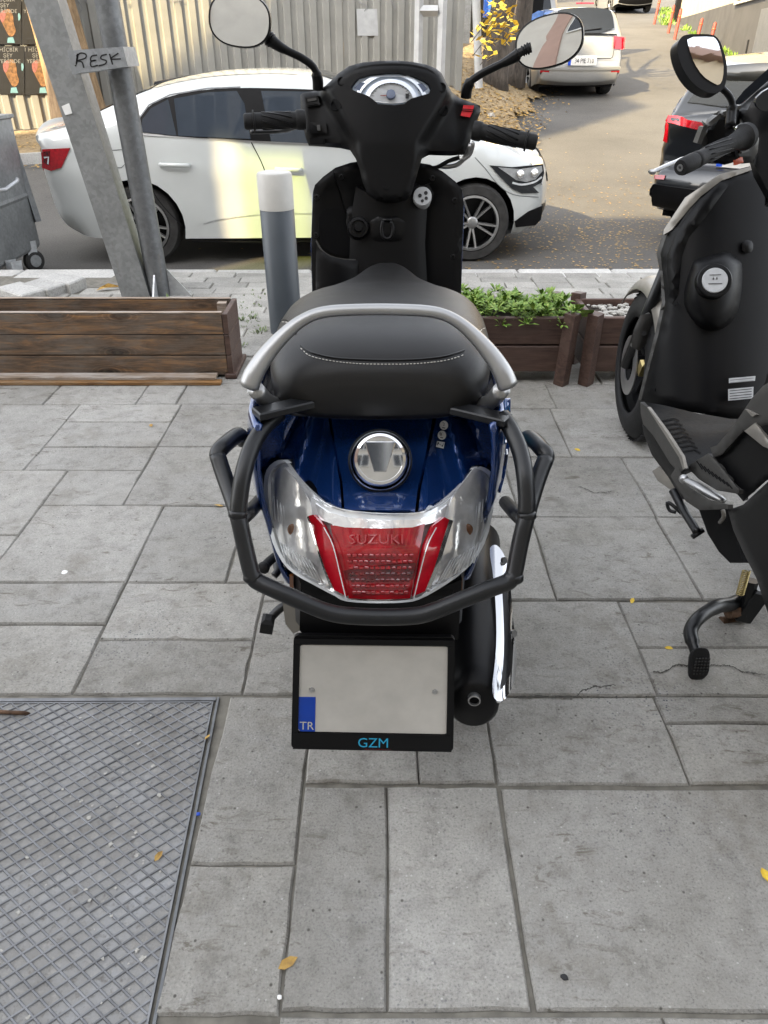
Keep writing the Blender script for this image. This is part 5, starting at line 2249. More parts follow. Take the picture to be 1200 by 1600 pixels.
# --- seat: lofted cushion
seat_sec = [(1.035, .105, .757, .800), (1.045, .135, .745, .826), (1.07, .160, .738, .846), (1.12, .173, .735, .862), (1.20, .180, .735, .868), (1.32, .181, .732, .864), (1.43, .172, .728, .850),
            (1.53, .138, .722, .832), (1.63, .092, .716, .822), (1.74, .058, .712, .815), (1.80, .036, .70, .800), (1.825, .02, .69, .76)]
ss = catmull(seat_sec, 4)
m = MB()
rings = []
for (Y, w, zb, zt) in ss:
    r_ = []
    n = 40
    for k in range(n):
        a = 2 * math.pi * k / n
        ca, sa = math.cos(a), math.sin(a)
        ex_ = .62 if sa > 0 else .45
        xx = math.copysign(abs(ca) ** .62, ca) * w
        zz_ = math.copysign(abs(sa) ** (.80 if sa > 0 else .5), sa)
        z = (zb + zt) / 2 + zz_ * (zt - zb) / 2
        r_.append((ax_x(Y) + xx, Y, z))
    rings.append(r_)
m.rings(rings)
seat_bm = m.bm.copy()
seat_bm.faces.ensure_lookup_table()
seat_bvh = BVHTree.FromBMesh(seat_bm)
seat = m.build('seat', m_['vinyl'], sc_, True)


def on_seat(px, py, h=.001):
    u, a, b = ray(px, py)
    d = Vector((u, a, b)).normalized()
    o_ = Vector((0, 0, CAM_H))
    loc, nor, idx, dist = seat_bvh.ray_cast(o_, d)
    if loc is None:
        return None
    return loc - d * h


def stitch(line, dash=3.4, gap=1.3, w=.0006, mat='thread', name='stitching', cont=False):
    line = catmull(line, 14)
    m = MB()
    acc, on, cur = 0, True, []
    for i in range(len(line) - 1):
        a, b = np.array(line[i]), np.array(line[i + 1])
        L = np.hypot(*(b - a))
        n = max(1, int(L / .7))
        for k in range(n):
            p = a + (b - a) * k / n
            q = on_seat(*p, h=.0012 if not cont else .0004)
            if q is not None and on:
                cur.append(q)
            acc += L / n
            if not cont and acc > (dash if on else gap):
                if on and len(cur) > 1:
                    m.tube([cur[0], cur[-1]], w, 5)
                cur = []
                on = not on
                acc = 0
    if cont and len(cur) > 2:
        m.tube(cur[::3], w, 6)
    return m.build(name, m_[mat], seat)


stitch([(470, 544), (485, 556), (520, 564), (560, 568), (605, 569), (650, 568), (690, 564), (715, 558), (729, 552)])
stitch([(470, 540), (487, 551), (520, 559), (560, 562), (605, 563), (650, 562), (690, 558), (713, 552), (727, 547)], mat='plastic_black', name='seam', cont=True, w=.0018)
stitch([(441, 503), (449, 504), (455, 512), (460, 523)])
stitch([(743, 540), (747, 524), (754, 514), (763, 512)])
stitch([(440, 500), (450, 501), (458, 510), (463, 524)], mat='plastic_black', name='seam', cont=True, w=.0016)

# --- aluminium grab rail round the tail of the seat
rail_c = [(.187, 1.005, .812), (.178, 1.012, .832), (.160, 1.025, .856), (.135, 1.038, .880), (.108, 1.046, .899), (.078, 1.05, .909), (.03, 1.052, .912)]
right = [(ax_x(p[1]) + p[0], p[1], p[2]) for p in rail_c]
rl = catmull(right + mirror_pts(right)[::-1], 5)
rr_ = []
for p in rl:
    q = min(1, abs(p[0] - ax_x(p[1])) / .187)
    rr_.append(.0082 + .0068 * max(0, (q - .5) / .5) ** 1.5)
rr_[0] = rr_[-1] = .010
m = MB()
m.tube(rl, rr_, 16, flat=(1.1, .95))
rail = m.build('grab_rail', m_['alloy'], sc_, True, angle=60)
for s in (1, -1):
    low = [(.180, 1.02, .805), (.168, 1.05, .772), (.150, 1.075, .755), (.125, 1.085, .742), (.085, 1.09, .738)]
    pts = [(ax_x(p[1]) + s * p[0], p[1], p[2]) for p in low]
    m = MB()
    m.tube(catmull(pts, 4), [.013, .013, .013, .012, .012, .012, .012, .011, .011, .011, .010, .010, .009, .008, .007, .006, .005], 10)
    m.build('rail_bracket', m_['alloy'], rail, True)
    m = MB()
    m.lathe([(.0, 0), (.006, 0), (.006, .004), (.0, .004)], 10, axis_mat((ax_x(1.03) + s * .172, 1.02, .822), (s * .4, -.7, .5)))
    m.build('bolt', m_['steel'], rail, True, angle=40)


# --- painted tail
LAMP_OUT = [(432, 719), (444, 718), (458, 738), (474, 757), (492, 774), (510, 787), (539, 797), (594, 802), (647, 802), (668, 797), (689, 785), (706, 772), (721, 758), (735, 743), (747, 728), (760, 731), (772, 742), (770, 800), (594, 860), (413, 780)]


def behind(x, y):
    if inside(LAMP_OUT, [(x, y)])[0]:
        return .003 + .0035 * min(14, pdist(LAMP_OUT[1:15], [(x, y)])[0])
    return 0.0


def deck(x, y):
    dx = abs(x - 594) / 170
    v = (y - 648) / 147
    Yc = 1.105 - .170 * v + .014 * math.sin(max(0, min(1, v)) * math.pi)
    return Yc + .035 * dx ** 2 - .010 * math.exp(-((dx - .42) / .07) ** 2)


def deck_side(x, y):
    dx = abs(x - 594) / 170
    v = max(0, min(1, (y - 640) / 120))
    rx = .60 + .20 * v
    ridge = .030 * math.exp(-((dx - rx) / .085) ** 2)
    dip = .009 * math.exp(-((dx - (rx - .20)) / .10) ** 2)
    return deck(x, y) - ridge + dip + .05 * max(0, dx - rx - .05)


seamL = [(510, 636), (516, 665), (523, 702), (532, 752), (536, 792)]
seamR = [(683, 640), (676, 670), (667, 712), (656, 760), (650, 792)]
lampTop = [(444, 718), (458, 738), (474, 757), (492, 774), (510, 787), (539, 797), (594, 802), (647, 802), (668, 797), (689, 785), (706, 772), (721, 758), (735, 743), (747, 727)]
patch('tail_centre_panel', [(514, 632), (594, 636), (680, 634), (673, 670), (664, 712), (653, 760), (646, 818), (594, 822), (540, 818), (535, 752), (526, 702), (519, 665)], lambda x, y: deck(x, y) + behind(x, y), m_['blue_paint'], sc_, 6, .006)
patch('tail_side_panel', [(420, 628), (510, 632), (515, 665), (522, 702), (531, 752), (536, 822), (504, 812), (484, 796), (464, 776), (446, 752), (432, 730), (436, 700), (458, 660)], lambda x, y: deck_side(x, y) + behind(x, y), m_['blue_paint'], sc_, 5, .006)
patch('tail_side_panel', [(765, 628), (685, 632), (678, 670), (669, 712), (658, 760), (651, 822), (674, 816), (696, 804), (714, 790), (730, 774), (745, 756), (762, 734), (758, 700), (734, 660)], lambda x, y: deck_side(x, y) + behind(x, y), m_['blue_paint'], sc_, 5, .006)
patch('seam_backing', [(500, 630), (690, 630), (664, 806), (530, 806)], lambda x, y: deck(x, y) + .035, m_['dark_hole'], sc_, 12, .004)

# body sides
body_rows = []
for s in (1, -1):
    m = MB()
    Ys = [.985, 1.0, 1.03, 1.08, 1.15, 1.25, 1.35, 1.45, 1.55, 1.62]
    Zs = [.775, .76, .74, .70, .65, .60, .55, .50, .44, .40]
    g = []
    for Y in Ys:
        row_ = []
        for z in Zs:
            w = .198 - .010 * ((z - .70) / .08) ** 2 * (1 if z > .7 else .12)
            if z < .66:
                w -= .16 * (.66 - z) * (1 - .35 * (Y - 1.0))
            w *= 1 - .75 * max(0, (Y - 1.30)) ** 1.3
            w -= .022 * max(0, (1.06 - Y) / .075) ** 2
            zt = z - .04 * max(0, (1.05 - Y) / .07) * (1 if z < .6 else .3) + (.06 * max(0, .56 - z) * 0)
            zsh = max(zt, .40 + .55 * max(0, 1.14 - Y) * 1.0)
            row_.append((ax_x(Y) + s * w, Y, zsh))
        g.append(row_)
    m.rings(g, False, False)
    o = m.build('body_side', m_['blue_paint'], sc_, True)
    md = o.modifiers.new('thickness', 'SOLIDIFY')
    md.thickness = .008
    md.offset = -1 if s > 0 else 1
    # cyan flash near the seat and pale emblem low on the side
    m = MB()
    for k in range(5):
        y0 = 1.06 + k * .03
        a = m.verts([(ax_x(y0) + s * .2005, y0, .757 - k * .004), (ax_x(y0) + s * .2005, y0 + .012, .758 - k * .004), (ax_x(y0) + s * .2025, y0 - .004, .70 + k * .006), (ax_x(y0) + s * .2025, y0 - .016, .70 + k * .006)])
        m.face(a)
    m.build('flash_decal', m_['cyan_ink'], o)
    m = MB()
    for k in range(3):
        y0 = 1.06 + k * .022
        m.box((ax_x(y0) + s * .2005, y0, .672 + (k % 2) * .01), (.003, .010, .034), Matrix.Rotation(.5, 3, 'X'))
    m.build('emblem', m_['chrome'], o)
# shoulders between the tail deck and the flanks
def shoulder(x, y):
    dx = abs(x - 594) / 170
    return 1.108 - .0005 * (y - 640) + .10 * max(0, dx - .9) ** 1.2 * (1 if y < 700 else 1)


patch('shoulder_panel', [(399, 622), (470, 626), (468, 650), (448, 690), (440, 716), (426, 722), (412, 736), (406, 770), (398, 740), (394, 690)], shoulder, m_['blue_paint'], sc_, 6, .006, rnd=(8, .01))
patch('shoulder_panel', [(798, 622), (725, 626), (728, 650), (744, 690), (750, 718), (764, 728), (776, 740), (782, 770), (790, 740), (797, 690)], shoulder, m_['blue_paint'], sc_, 6, .006, rnd=(8, .01))
patch('under_seat_cover', [(450, 618), (740, 618), (735, 645), (690, 650), (600, 652), (505, 648), (455, 645)], lambda x, y: 1.13, m_['plastic_black'], sc_, 10, .02)

# fuel cap
cc = U(594, 719, .995)
cn = Vector((0, -.83, .56))
am = axis_mat(cc, cn, (1, 0, 0))
m = MB()
m.lathe([(.046, -.02), (.0455, -.002), (.044, .0), (.0425, -.004), (.041, .002), (.0405, .012), (.038, .0165), (.034, .0175), (.0335, .0165), (.020, .018), (.001, .0185)], 56, am)
cap = m.build('fuel_cap', m_['chrome'], sc_, True, angle=40)
m = MB()
m.prism([(-.024, .026), (.024, .026), (.0095, -.020), (-.0095, -.020)], lambda a, b: am @ Vector((a, b, .016)), lambda a, b: am @ Vector((a * .9, b * .92, .0235)))
m.build('grip', m_['chrome'], cap)
m = MB()
m.lathe([(.0485, -.022), (.0485, -.006), (.046, -.0045), (.0455, -.02)], 48, am, False)
m.build('cap_ring', m_['plastic_black'], cap, True, angle=40)
# round stickers on the right of the tail
for k, (px, py) in enumerate(((693.5, 664.5), (690.5, 680))):
    f = lambda x, y, e=0.0: U(x, y, deck_side(x, y) - .0025 - e)
    m = MB()
    m.face(m.verts([f(px + 6.6 * math.cos(a), py + 7.2 * math.sin(a)) for a in [6.283 * q / 20 for q in range(20)]][::-1]))
    st = m.build('sticker', m_['sticker'], sc_)
    text_mesh('2' if k == 0 else '81', lambda x, y, h, a=px, b=py: U(a + x * .95 - y * .2, b - 1.5 - y * .9, deck_side(a, b) - .0035), m_['ink'], st, size=8)
    m = MB()
    m.face(m.verts([f(px - 2.5, py + 3, .001), f(px + 2, py + 3.6, .001), f(px + 2, py + 5, .001), f(px - 2.5, py + 4.4, .001)]))
    m.build('lettering', m_['ink'], st)
f = lambda x, y, e=0.0: U(x, y, deck_side(x, y) - .0025 - e)
m = MB()
m.face(m.verts([f(683, 689), f(695, 691), f(693, 701), f(681, 698)]))
st = m.build('sticker', m_['label_grey'], sc_)
m = MB()
for q in range(3):
    m.face(m.verts([f(684 + q * 3.6, 690.5 + q * .5, .001), f(686.4 + q * 3.6, 691 + q * .5, .001), f(684.6 + q * 3.6, 697 + q * .6, .001), f(682.4 + q * 3.6, 696.5 + q * .5, .001)]))
m.build('lettering', m_['ink'], st)


# --- tail lamp
def lampY(x, y):
    dx = (x - 594) / 182
    return .910 - .055 * (y - 800) / 140 + .100 * abs(dx) ** 2.2 - .02 * max(0, 1 - abs(y - 860) / 80) * max(0, 1 - abs(dx))


outer = [(432, 719), (444, 718), (458, 738), (474, 757), (492, 774), (510, 787), (539, 797), (594, 802), (647, 802), (668, 797), (689, 785), (706, 772), (721, 758), (735, 743), (747, 728), (760, 731), (772, 742),
         (775, 760), (770, 800), (762, 840), (745, 872), (722, 896), (690, 918), (660, 935), (640, 941), (594, 943), (548, 941), (520, 930), (490, 914), (464, 900), (445, 885), (428, 856), (418, 820), (413, 780), (412, 748), (418, 730)]
patch('lamp_housing', outer, lambda x, y: lampY(x, y) + .03, m_['plastic_black'], sc_, 10, .03)
lh = patch('tail_lamp', outer, lambda x, y: lampY(x, y) + .012, m_['reflector'], sc_, 5, .006, sm=1)


def inset(poly, k, cx=594, cy=840):
    return [(cx + (x - cx) * k, cy + (y - cy) * k) for x, y in poly]


rim_o, rim_i = outer, inset(outer, .965)
patch('lens_rim', chaikin(outer, 1), lambda x, y: lampY(x, y), m_['lens_white'], lh, 4, .01, holes=[chaikin(rim_i, 1)])
# upper clear band, with a bright chrome bar
patch('clear_band', [(486, 776), (510, 791), (539, 800), (594, 806), (647, 805), (668, 800), (694, 786), (712, 772), (702, 806), (690, 816), (640, 820), (594, 821), (540, 819), (497, 810), (484, 800)], lambda x, y: lampY(x, y) + .004, m_['lens_white'], lh, 6, .003)
patch('chrome_bar', [(492, 786), (512, 800), (541, 808), (594, 813), (647, 812), (668, 808), (690, 796), (700, 788), (694, 812), (640, 826), (594, 828), (540, 826), (500, 812)], lambda x, y: lampY(x, y) + .0015, m_['reflector'], lh, 6, .003)
# red centre
RED = [(516, 820), (540, 824), (594, 826), (645, 824), (664, 818), (658, 850), (650, 890), (641, 935), (594, 937), (545, 935), (534, 890), (522, 850)]
patch('red_lens', RED, lambda x, y: lampY(x, y) - .003, m_['lens_red'], lh, 6, .006)
patch('red_lens', [(536, 892), (594, 884), (651, 880), (646, 905), (594, 909), (540, 905)], lambda x, y: lampY(x, y) - .0045, m_['lens_red_dark'], lh, 6, .003)
patch('red_fin', [(482, 806), (489, 804), (506, 822), (520, 850), (532, 890), (542, 932), (522, 922), (508, 890), (495, 850)], lambda x, y: lampY(x, y) - .006, m_['lens_red_bright'], lh, 6, .006)
patch('red_fin', [(702, 812), (695, 808), (676, 822), (664, 850), (655, 890), (645, 932), (664, 924), (678, 890), (690, 850)], lambda x, y: lampY(x, y) - .006, m_['lens_red_bright'], lh, 6, .006)
# small prisms in the red lens
random.seed(77)
for nm, rows, mt in (('lens_prisms', (0, 1, 2), 'lens_red'), ('lens_prisms', (3, 4), 'lens_red_dark'), ('lens_prisms', (5, 6), 'lens_red')):
    m = MB()
    for r_ in rows:
        yy_ = 868 + r_ * 9.6
        for c_ in range(12):
            hw = 56 - (yy_ - 850) * .16
            xx = 594 - hw + 2 * hw * (c_ + .5) / 12
            p = U(xx, yy_, lampY(xx, yy_) - .0038 - random.uniform(0, .0012))
            m.box(p, (.0062, .003, .0052), Matrix.Rotation(-.3 + random.uniform(-.25, .25), 3, 'X') @ Matrix.Rotation(random.uniform(-.25, .25), 3, 'Z'), .0012)
    o = m.build(nm, m_[mt], lh)
    o['kind'] = 'stuff'
ribbon('lens_ridge', catmull([(541, 938), (532, 900), (520, 852), (506, 824)], 4), lambda x, y, e: U(x, y, lampY(x, y) - .0125), 1.6, m_['lens_white'], lh)
ribbon('lens_ridge', catmull([(646, 938), (655, 900), (668, 852), (682, 824)], 4), lambda x, y, e: U(x, y, lampY(x, y) - .0125), 1.6, m_['lens_white'], lh)
ribbon('lens_edge', catmull([(520, 927), (541, 938), (594, 941), (646, 938), (668, 925)], 4), lambda x, y, e: U(x, y, lampY(x, y) - .006), 3.2, m_['lens_white'], lh)
text_mesh('SUZUKI', lambda x, y, h: U(588 + x * 1.22, 843 - y, lampY(588 + x, 843 - y) - .0058), m_['red_text'], lh, size=21)
# indicators either side: faceted bright bowls, brown bulbs and fluting behind clear glass
for sx in (1, -1):
    fx = lambda pts, sx=sx: [(x if sx > 0 else 1188 - x, y) for x, y in pts]
    fs = lambda x, sx=sx: (x if sx > 0 else 1188 - x)
    bowl = [(424, 750), (433, 732), (445, 729), (462, 750), (482, 778), (488, 800), (496, 850), (508, 892), (519, 918), (492, 906), (466, 890), (442, 862), (428, 824), (421, 780)]
    patch('reflector_bowl', fx(bowl), lambda x, y: lampY(x, y) + .010 - .012 * math.sin(max(0, min(1, (fs(x) - 420) / 80)) * 3.14), m_['reflector'], lh, 4, .002, sm=1)
    cx, cy = fs(458), 828
    p = U(cx, cy, lampY(cx, cy) + .002)
    m = MB()
    bmesh.ops.create_uvsphere(m.bm, u_segments=16, v_segments=10, radius=1, matrix=Matrix.Translation(p) @ Matrix.Diagonal((.009, .005, .011, 1)))
    m.build('bulb', m_['amber'], lh, True)
    m = MB()
    for k in range(10):
        a, b = (438 + k * 5.0, 848 + k * 3), (448 + k * 6.4, 880 + k * 3.6)
        a, b = (fs(a[0]), a[1]), (fs(b[0]), b[1])
        m.tube([U(*a, lampY(*a) - .001), U(*b, lampY(*b) - .001)], .0013, 6)
    for k in range(6):
        a, b = (428 + k * 5.0, 775 + k * 5), (430 + k * 5.6, 812 + k * 4)
        a, b = (fs(a[0]), a[1]), (fs(b[0]), b[1])
        m.tube([U(*a, lampY(*a) + .001), U(*b, lampY(*b) + .001)], .0008, 6)
    o = m.build('lens_flutes', m_['lens_white'], lh, True)
    o['kind'] = 'stuff'
    gl = patch('clear_lens', fx([(420, 746), (432, 726), (445, 725), (462, 746), (484, 776), (492, 800), (498, 850), (510, 890), (522, 922), (490, 908), (464, 894), (440, 866), (426, 826), (418, 780)]), lambda x, y: lampY(x, y) - .009, m_['clear_lens'], lh, 6, 0, sm=1)
for pts in ([(484, 806), (497, 850), (510, 890), (520, 918)], [(704, 812), (692, 850), (680, 890), (668, 918)]):
    ribbon('chrome_edge', catmull(pts, 4), lambda x, y, e: U(x, y, lampY(x, y) - .003), 9, m_['chrome'], lh)

# --- black crash bar
cb = None
m = MB()
T = .0125
UU = lambda pts: [U(*p) for p in pts]
main = UU([(436, 646, 1.04), (412, 668, 1.005), (392, 702, .965), (380, 742, .935), (374, 780, .915), (372, 802, .905)])
m.tube(catmull(main, 5), T, 14)
crash = m.build('crash_bar', m_['tube_black'], sc_, True)
m = MB()
main2 = UU([(785, 650, 1.02), (799, 672, .995), (813, 706, .965), (820, 742, .935), (823, 780, .915), (822, 803, .905)])
m.tube(catmull(main2, 5), T, 14)
m.build('side_tube', m_['tube_black'], crash, True)
m = MB()
loop = UU([(340, 712, .985), (349, 740, .965), (362, 776, .935), (372, 806, .905), (382, 850, .885), (392, 892, .865), (397, 903, .86), (405, 910, .857), (440, 926, .845), (490, 948, .835), (515, 957, .832), (545, 962, .83), (600, 964, .83),
           (650, 962, .83), (680, 954, .832), (710, 942, .836), (760, 922, .845), (790, 911, .856), (799, 904, .86), (804, 893, .866), (812, 852, .885), (823, 806, .905), (831, 778, .932), (842, 744, .962), (853, 716, .985)])
m.tube(catmull(loop, 4), T, 14)
m.build('rear_loop', m_['tube_black'], crash, True)
m = MB()
m.tube(catmull(UU([(340, 714, .985), (341, 707, .99), (348, 698, 1.0), (362, 686, 1.03), (373, 680, 1.05), (381, 688, 1.065)]), 4), T, 14)
m.build('guard_tube', m_['tube_black'], crash, True)
m = MB()
m.tube(catmull(UU([(853, 718, .985), (853, 710, .99), (847, 702, 1.0), (836, 690, 1.03), (826, 684, 1.05), (817, 690, 1.065)]), 4), T, 14)
m.build('guard_tube', m_['tube_black'], crash, True)
for a in (UU([(376, 812, .90), (390, 800, .96), (406, 782, 1.06)]), UU([(820, 815, .90), (806, 803, .96), (790, 785, 1.06)])):
    m = MB()
    m.tube(a, T * .9, 12)
    m.build('brace', m_['tube_black'], crash, True)
for a, b in (((400, 638, 1.0), (484, 637, 1.045)), ((794, 650, 1.0), (710, 645, 1.045))):
    p, q = U(*a), U(*b)
    m = MB()
    d = (q - p)
    ang = math.atan2(d.y, d.x)
    m.box((p + q) / 2, (d.length, .030, .012), Matrix.Rotation(ang, 3, 'Z'), .002)
    m.build('bracket', m_['tube_black'], crash)
for p in ((372, 803, .905), (823, 805, .905), (395, 902, .862), (803, 903, .862)):
    c = U(*p)
    m = MB()
    m.lathe([(T * .96, -.006), (T * 1.12, -.003), (T * 1.12, .003), (T * .96, .006)], 16, axis_mat(c, (0.1 if p[0] < 600 else -.1, .25, .95)))
    m.build('weld', m_['tube_black'], crash, True)

# --- number plate
P4 = [U(459, 992, .895), U(711, 995, .895), U(708, 1174, .865), U(455, 1169, .865)]


def PLT(a, b, h=0.0):
    """plate frame coordinates 0..1 from the top left, h metres proud"""
    top = P4[0] + (P4[1] - P4[0]) * a
    bot = P4[3] + (P4[2] - P4[3]) * a
    return top + (bot - top) * b + Vector((0, -h * .98, h * .14))


m = MB()
rp = chaikin([(0, 0), (1, 0), (1, 1), (0, 1)], 0)
rc = []
for (cx, cy, a0) in ((.03, .04, math.pi), (.97, .04, 1.5 * math.pi), (.97, .955, 0), (.03, .955, .5 * math.pi)):
    for k in range(6):
        a = a0 + k * math.pi / 10
        rc.append((cx + .03 * math.cos(a), cy + .043 * math.sin(a)))
m.prism(rc, lambda a, b: PLT(a, b, -.006), lambda a, b: PLT(a, b, .002))
pf = m.build('plate_frame', m_['plastic_black'], sc_)
m = MB()
for (x0, y0, x1, y1) in ((0.012, .015, .988, .060), (.012, .062, .042, .83), (.955, .062, .988, .83), (.012, .832, .988, .985)):
    m2 = [(x0, y0), (x1, y0), (x1, y1), (x0, y1)]
    m.prism(m2, lambda a, b: PLT(a, b, .001), lambda a, b: PLT(a, b, .006))
m.build('frame_rim', m_['plastic_black'], pf)
m = MB()
pr = []
for (cx, cy, a0) in ((.06, .10, math.pi), (.94, .10, 1.5 * math.pi), (.94, .80, 0), (.06, .80, .5 * math.pi)):
    for k in range(6):
        a = a0 + k * math.pi / 10
        pr.append((cx + .02 * math.cos(a), cy + .028 * math.sin(a)))
m.prism(pr, lambda a, b: PLT(a, b, .001), lambda a, b: PLT(a, b, .0034))
npl = m.build('number_plate', m_['plate_white'], pf)
m = MB()
m.prism([(.042, .515), (.145, .515), (.145, .825), (.055, .825), (.042, .80)], lambda a, b: PLT(a, b, .003), lambda a, b: PLT(a, b, .0042))
m.build('country_band', m_['plate_blue'], npl)
text_mesh('TR', lambda x, y, h: PLT(.094 + x * .70, .775 - y, .0046), m_['plate_white'], npl, size=.105)
for a_ in (.12, .88):
    m = MB()
    m.lathe([(.0, 0), (.0045, 0), (.004, .0025), (.0, .003)], 14, axis_mat(PLT(a_, .45, .0034), (0, -.98, .14)))
    m.build('plate_bolt', m_['steel'], npl, True, angle=40)
text_mesh('GZM', lambda x, y, h: PLT(.505 + x * .72, .915 - y, .0066), m_['cyan_ink'], pf, size=.125)
m = MB()
for k in range(9):
    m.prism([(.455 + k * .018, .968), (.468 + k * .018, .968), (.468 + k * .018, .976), (.455 + k * .018, .976)], lambda a, b: PLT(a, b, .0058), lambda a, b: PLT(a, b, .0066))
o = m.build('small_print', m_['lens_red_dark'], pf)
o['kind'] = 'stuff'

# --- rear mudguard, wheel, swingarm
m = MB()
for Y, w, z0_, z1_ in ((.90, .085, .34, .52), (.95, .115, .38, .55), (1.02, .135, .40, .58), (1.15, .15, .42, .60)):
    pass
secs = [(.925, .115, .42, .50), (.96, .135, .42, .545), (1.05, .145, .44, .57), (1.2, .15, .44, .60)]
m.rings([[(ax_x(Y) - w, Y, z1_), (ax_x(Y) - w * 1.02, Y, z0_), (ax_x(Y) - w * .6, Y, z0_ - .02), (ax_x(Y) + w * .6, Y, z0_ - .02), (ax_x(Y) + w * 1.02, Y, z0_), (ax_x(Y) + w, Y, z1_)] for Y, w, z0_, z1_ in secs])
m.build('rear_mudguard', m_['plastic_black'], sc_, True, angle=30)
patch('plate_mount', [(470, 900), (530, 930), (660, 932), (722, 905), (716, 1000), (690, 1000), (480, 998), (468, 985)], lambda x, y: .935 - .02 * (y - 900) / 100, m_['plastic_matt'], sc_, 14, .02)
m = MB()
m.box((ax_x(.93) - .0, .925, .335), (.16, .03, .25), Matrix.Rotation(-.12, 3, 'X'), .008)
m.build('plate_carrier', m_['plastic_matt'], sc_)
for px in (455.5, 719.5):
    patch('side_reflector', [(px - 3, 900), (px + 3, 900), (px + 3, 928), (px - 3, 928)], lambda x, y: .955, m_['amber'], sc_, 6, .006)


def moto_wheel(root, c, Rr, w, ax_=(1, 0, 0), rimr=.62, disc=False, name='wheel'):
    am = axis_mat(c, ax_)
    m = MB()
    prof = []
    for k in range(13):
        a = -math.pi * .62 + k * math.pi * 1.24 / 12
        prof.append((Rr - w * .62 + w * .62 * math.cos(a), w * .56 * math.sin(a)))
    m.lathe(prof, 56, am, False)
    ty = m.build(name, m_['rubber'], root, True)
    md = ty.modifiers.new('thickness', 'SOLIDIFY')
    md.thickness = .012
    md.offset = 0
    # tread blocks
    m = MB()
    for k in range(64):
        a = 2 * math.pi * k / 64
        for s in (-1, 1):
            c2 = am @ Vector(((Rr + .001) * math.cos(a + s * .02), (Rr + .001) * math.sin(a + s * .02), s * w * .22))
            rt = am.to_3x3() @ Matrix.Rotation(a, 3, 'Z') @ Matrix.Rotation(s * .5, 3, 'X')
            m.box(c2, (.005, .017, w * .30), rt)
    o = m.build('tread', m_['rubber'], ty)
    o['kind'] = 'stuff'
    rr = Rr - w * .95
    m = MB()
    m.lathe([(rr + .012, -w * .36), (rr + .014, -w * .30), (rr, -w * .2), (rr - .008, 0), (rr, w * .2), (rr + .014, w * .30), (rr + .012, w * .36), (rr - .014, w * .25), (rr - .014, -w * .25), (rr + .012, -w * .36)], 48, am, False)
    m.lathe([(.001, -w * .4), (.035, -w * .4), (.04, 0), (.035, w * .4), (.001, w * .4)], 24, am)
    for k in range(5):
        a = 2 * math.pi * k / 5
        for da in (-.12, .12):
            m.tube([am @ Vector((.03 * math.cos(a + da), .03 * math.sin(a + da), 0)), am @ Vector(((rr - .004) * math.cos(a + da * 1.6), (rr - .004) * math.sin(a + da * 1.6), 0))], .010, 8)
    m.build('rim', m_['plastic_matt'], ty, True, angle=40)
    if disc:
        m = MB()
        h = w * .62
        m.lathe([(.055, h), (.105, h), (.105, h + .004), (.055, h + .004), (.055, h)], 40, am, False)
        m.build('brake_disc', m_['steel'], ty, True, angle=40)
    return ty


moto_wheel(sc_, Vector((ax_x(1.25), 1.25, .232)), .232, .10)
m = MB()
m.tube([(-.10, 1.30, .25), (-.10, 1.5, .28), (-.07, 1.65, .33)], [.07, .085, .07], 14)
m.build('engine_case', m_['galv'], sc_, True)
m = MB()
m.box((ax_x(1.45), 1.42, .42), (.24, .5, .20), None, .03)
m.build('frame_cover', m_['plastic_matt'], sc_)
m = MB()
m.tube([(-.105, 1.20, .30), (-.10, 1.02, .52)], .02, 12)
m.build('shock_absorber', m_['plastic_black'], sc_, True)
patch('engine_cover', [(440, 930), (470, 930), (470, 985), (458, 990), (446, 975)], lambda x, y: 1.08, m_['panel_beige'], sc_, 8, .06)
# kick lever and pillion peg on the left
m = MB()
m.tube(catmull(UU([(462, 940, 1.12), (440, 949, 1.11), (426, 962, 1.10), (418, 972, 1.09)]), 4), .0085, 10)
kl = m.build('kick_lever', m_['tube_black'], sc_, True)
c = U(418, 975, 1.085)
m = MB()
m.box(c, (.024, .03, .034), Matrix.Rotation(.2, 3, 'Y'), .006)
m.build('pedal', m_['rubber'], kl)
m = MB()
m.tube(catmull(UU([(432, 868, 1.20), (422, 876, 1.18), (414, 884, 1.16), (411, 889, 1.15)]), 4), [.009] * 9 + [.012] * 4, 10)
m.build('foot_peg', m_['rubber'], sc_, True)
m = MB()
m.tube(catmull(UU([(432, 880, 1.22), (434, 892, 1.2), (428, 900, 1.19)]), 3), .008, 8)
m.build('peg_bracket', m_['tube_black'], sc_, True)
# centre stand
m = MB()
for s in (-1, 1):
    m.tube([(ax_x(1.5) + s * .07, 1.50, .22), (ax_x(1.45) + s * .11, 1.42, .02), (ax_x(1.45) + s * .13, 1.38, .012)], .011, 8)
m.build('centre_stand', m_['tube_black'], sc_, True)

# --- exhaust
p0_, p1_ = Vector((.215, 1.40, .30)), Vector((.150, .90, .285))
d = (p1_ - p0_).normalized()
m = MB()
mp = [p0_ - d * .06, p0_, p0_ + d * .03, p0_ * .5 + p1_ * .5, p1_ - d * .10, p1_ - d * .04, p1_ - d * .005, p1_ + d * .004]
m.tube(mp, [.02, .036, .052, .058, .058, .056, .050, .040], 28, flat=(.86, 1.1))
mu = m.build('silencer', m_['plastic_matt'], sc_, True, angle=55)
m = MB()
c = U(741, 1093, p1_.y - .012)
am = axis_mat(c, (-.1, -1, .12))
m.lathe([(.0105, -.03), (.0105, .004), (.0085, .0045), (.0085, -.02), (.0, -.02)], 20, am, False)
m.build('outlet', m_['steel'], mu, True, angle=40)
m = MB()
m.lathe([(.0, .0), (.0085, .0)], 20, am)
m.build('outlet_hole', m_['dark_hole'], mu)
def shY(x, y):
    return 1.235 - (y - 855) * .00158 + .030 * ((x - 782) / 26) ** 2 * (1 if x > 782 else .25)


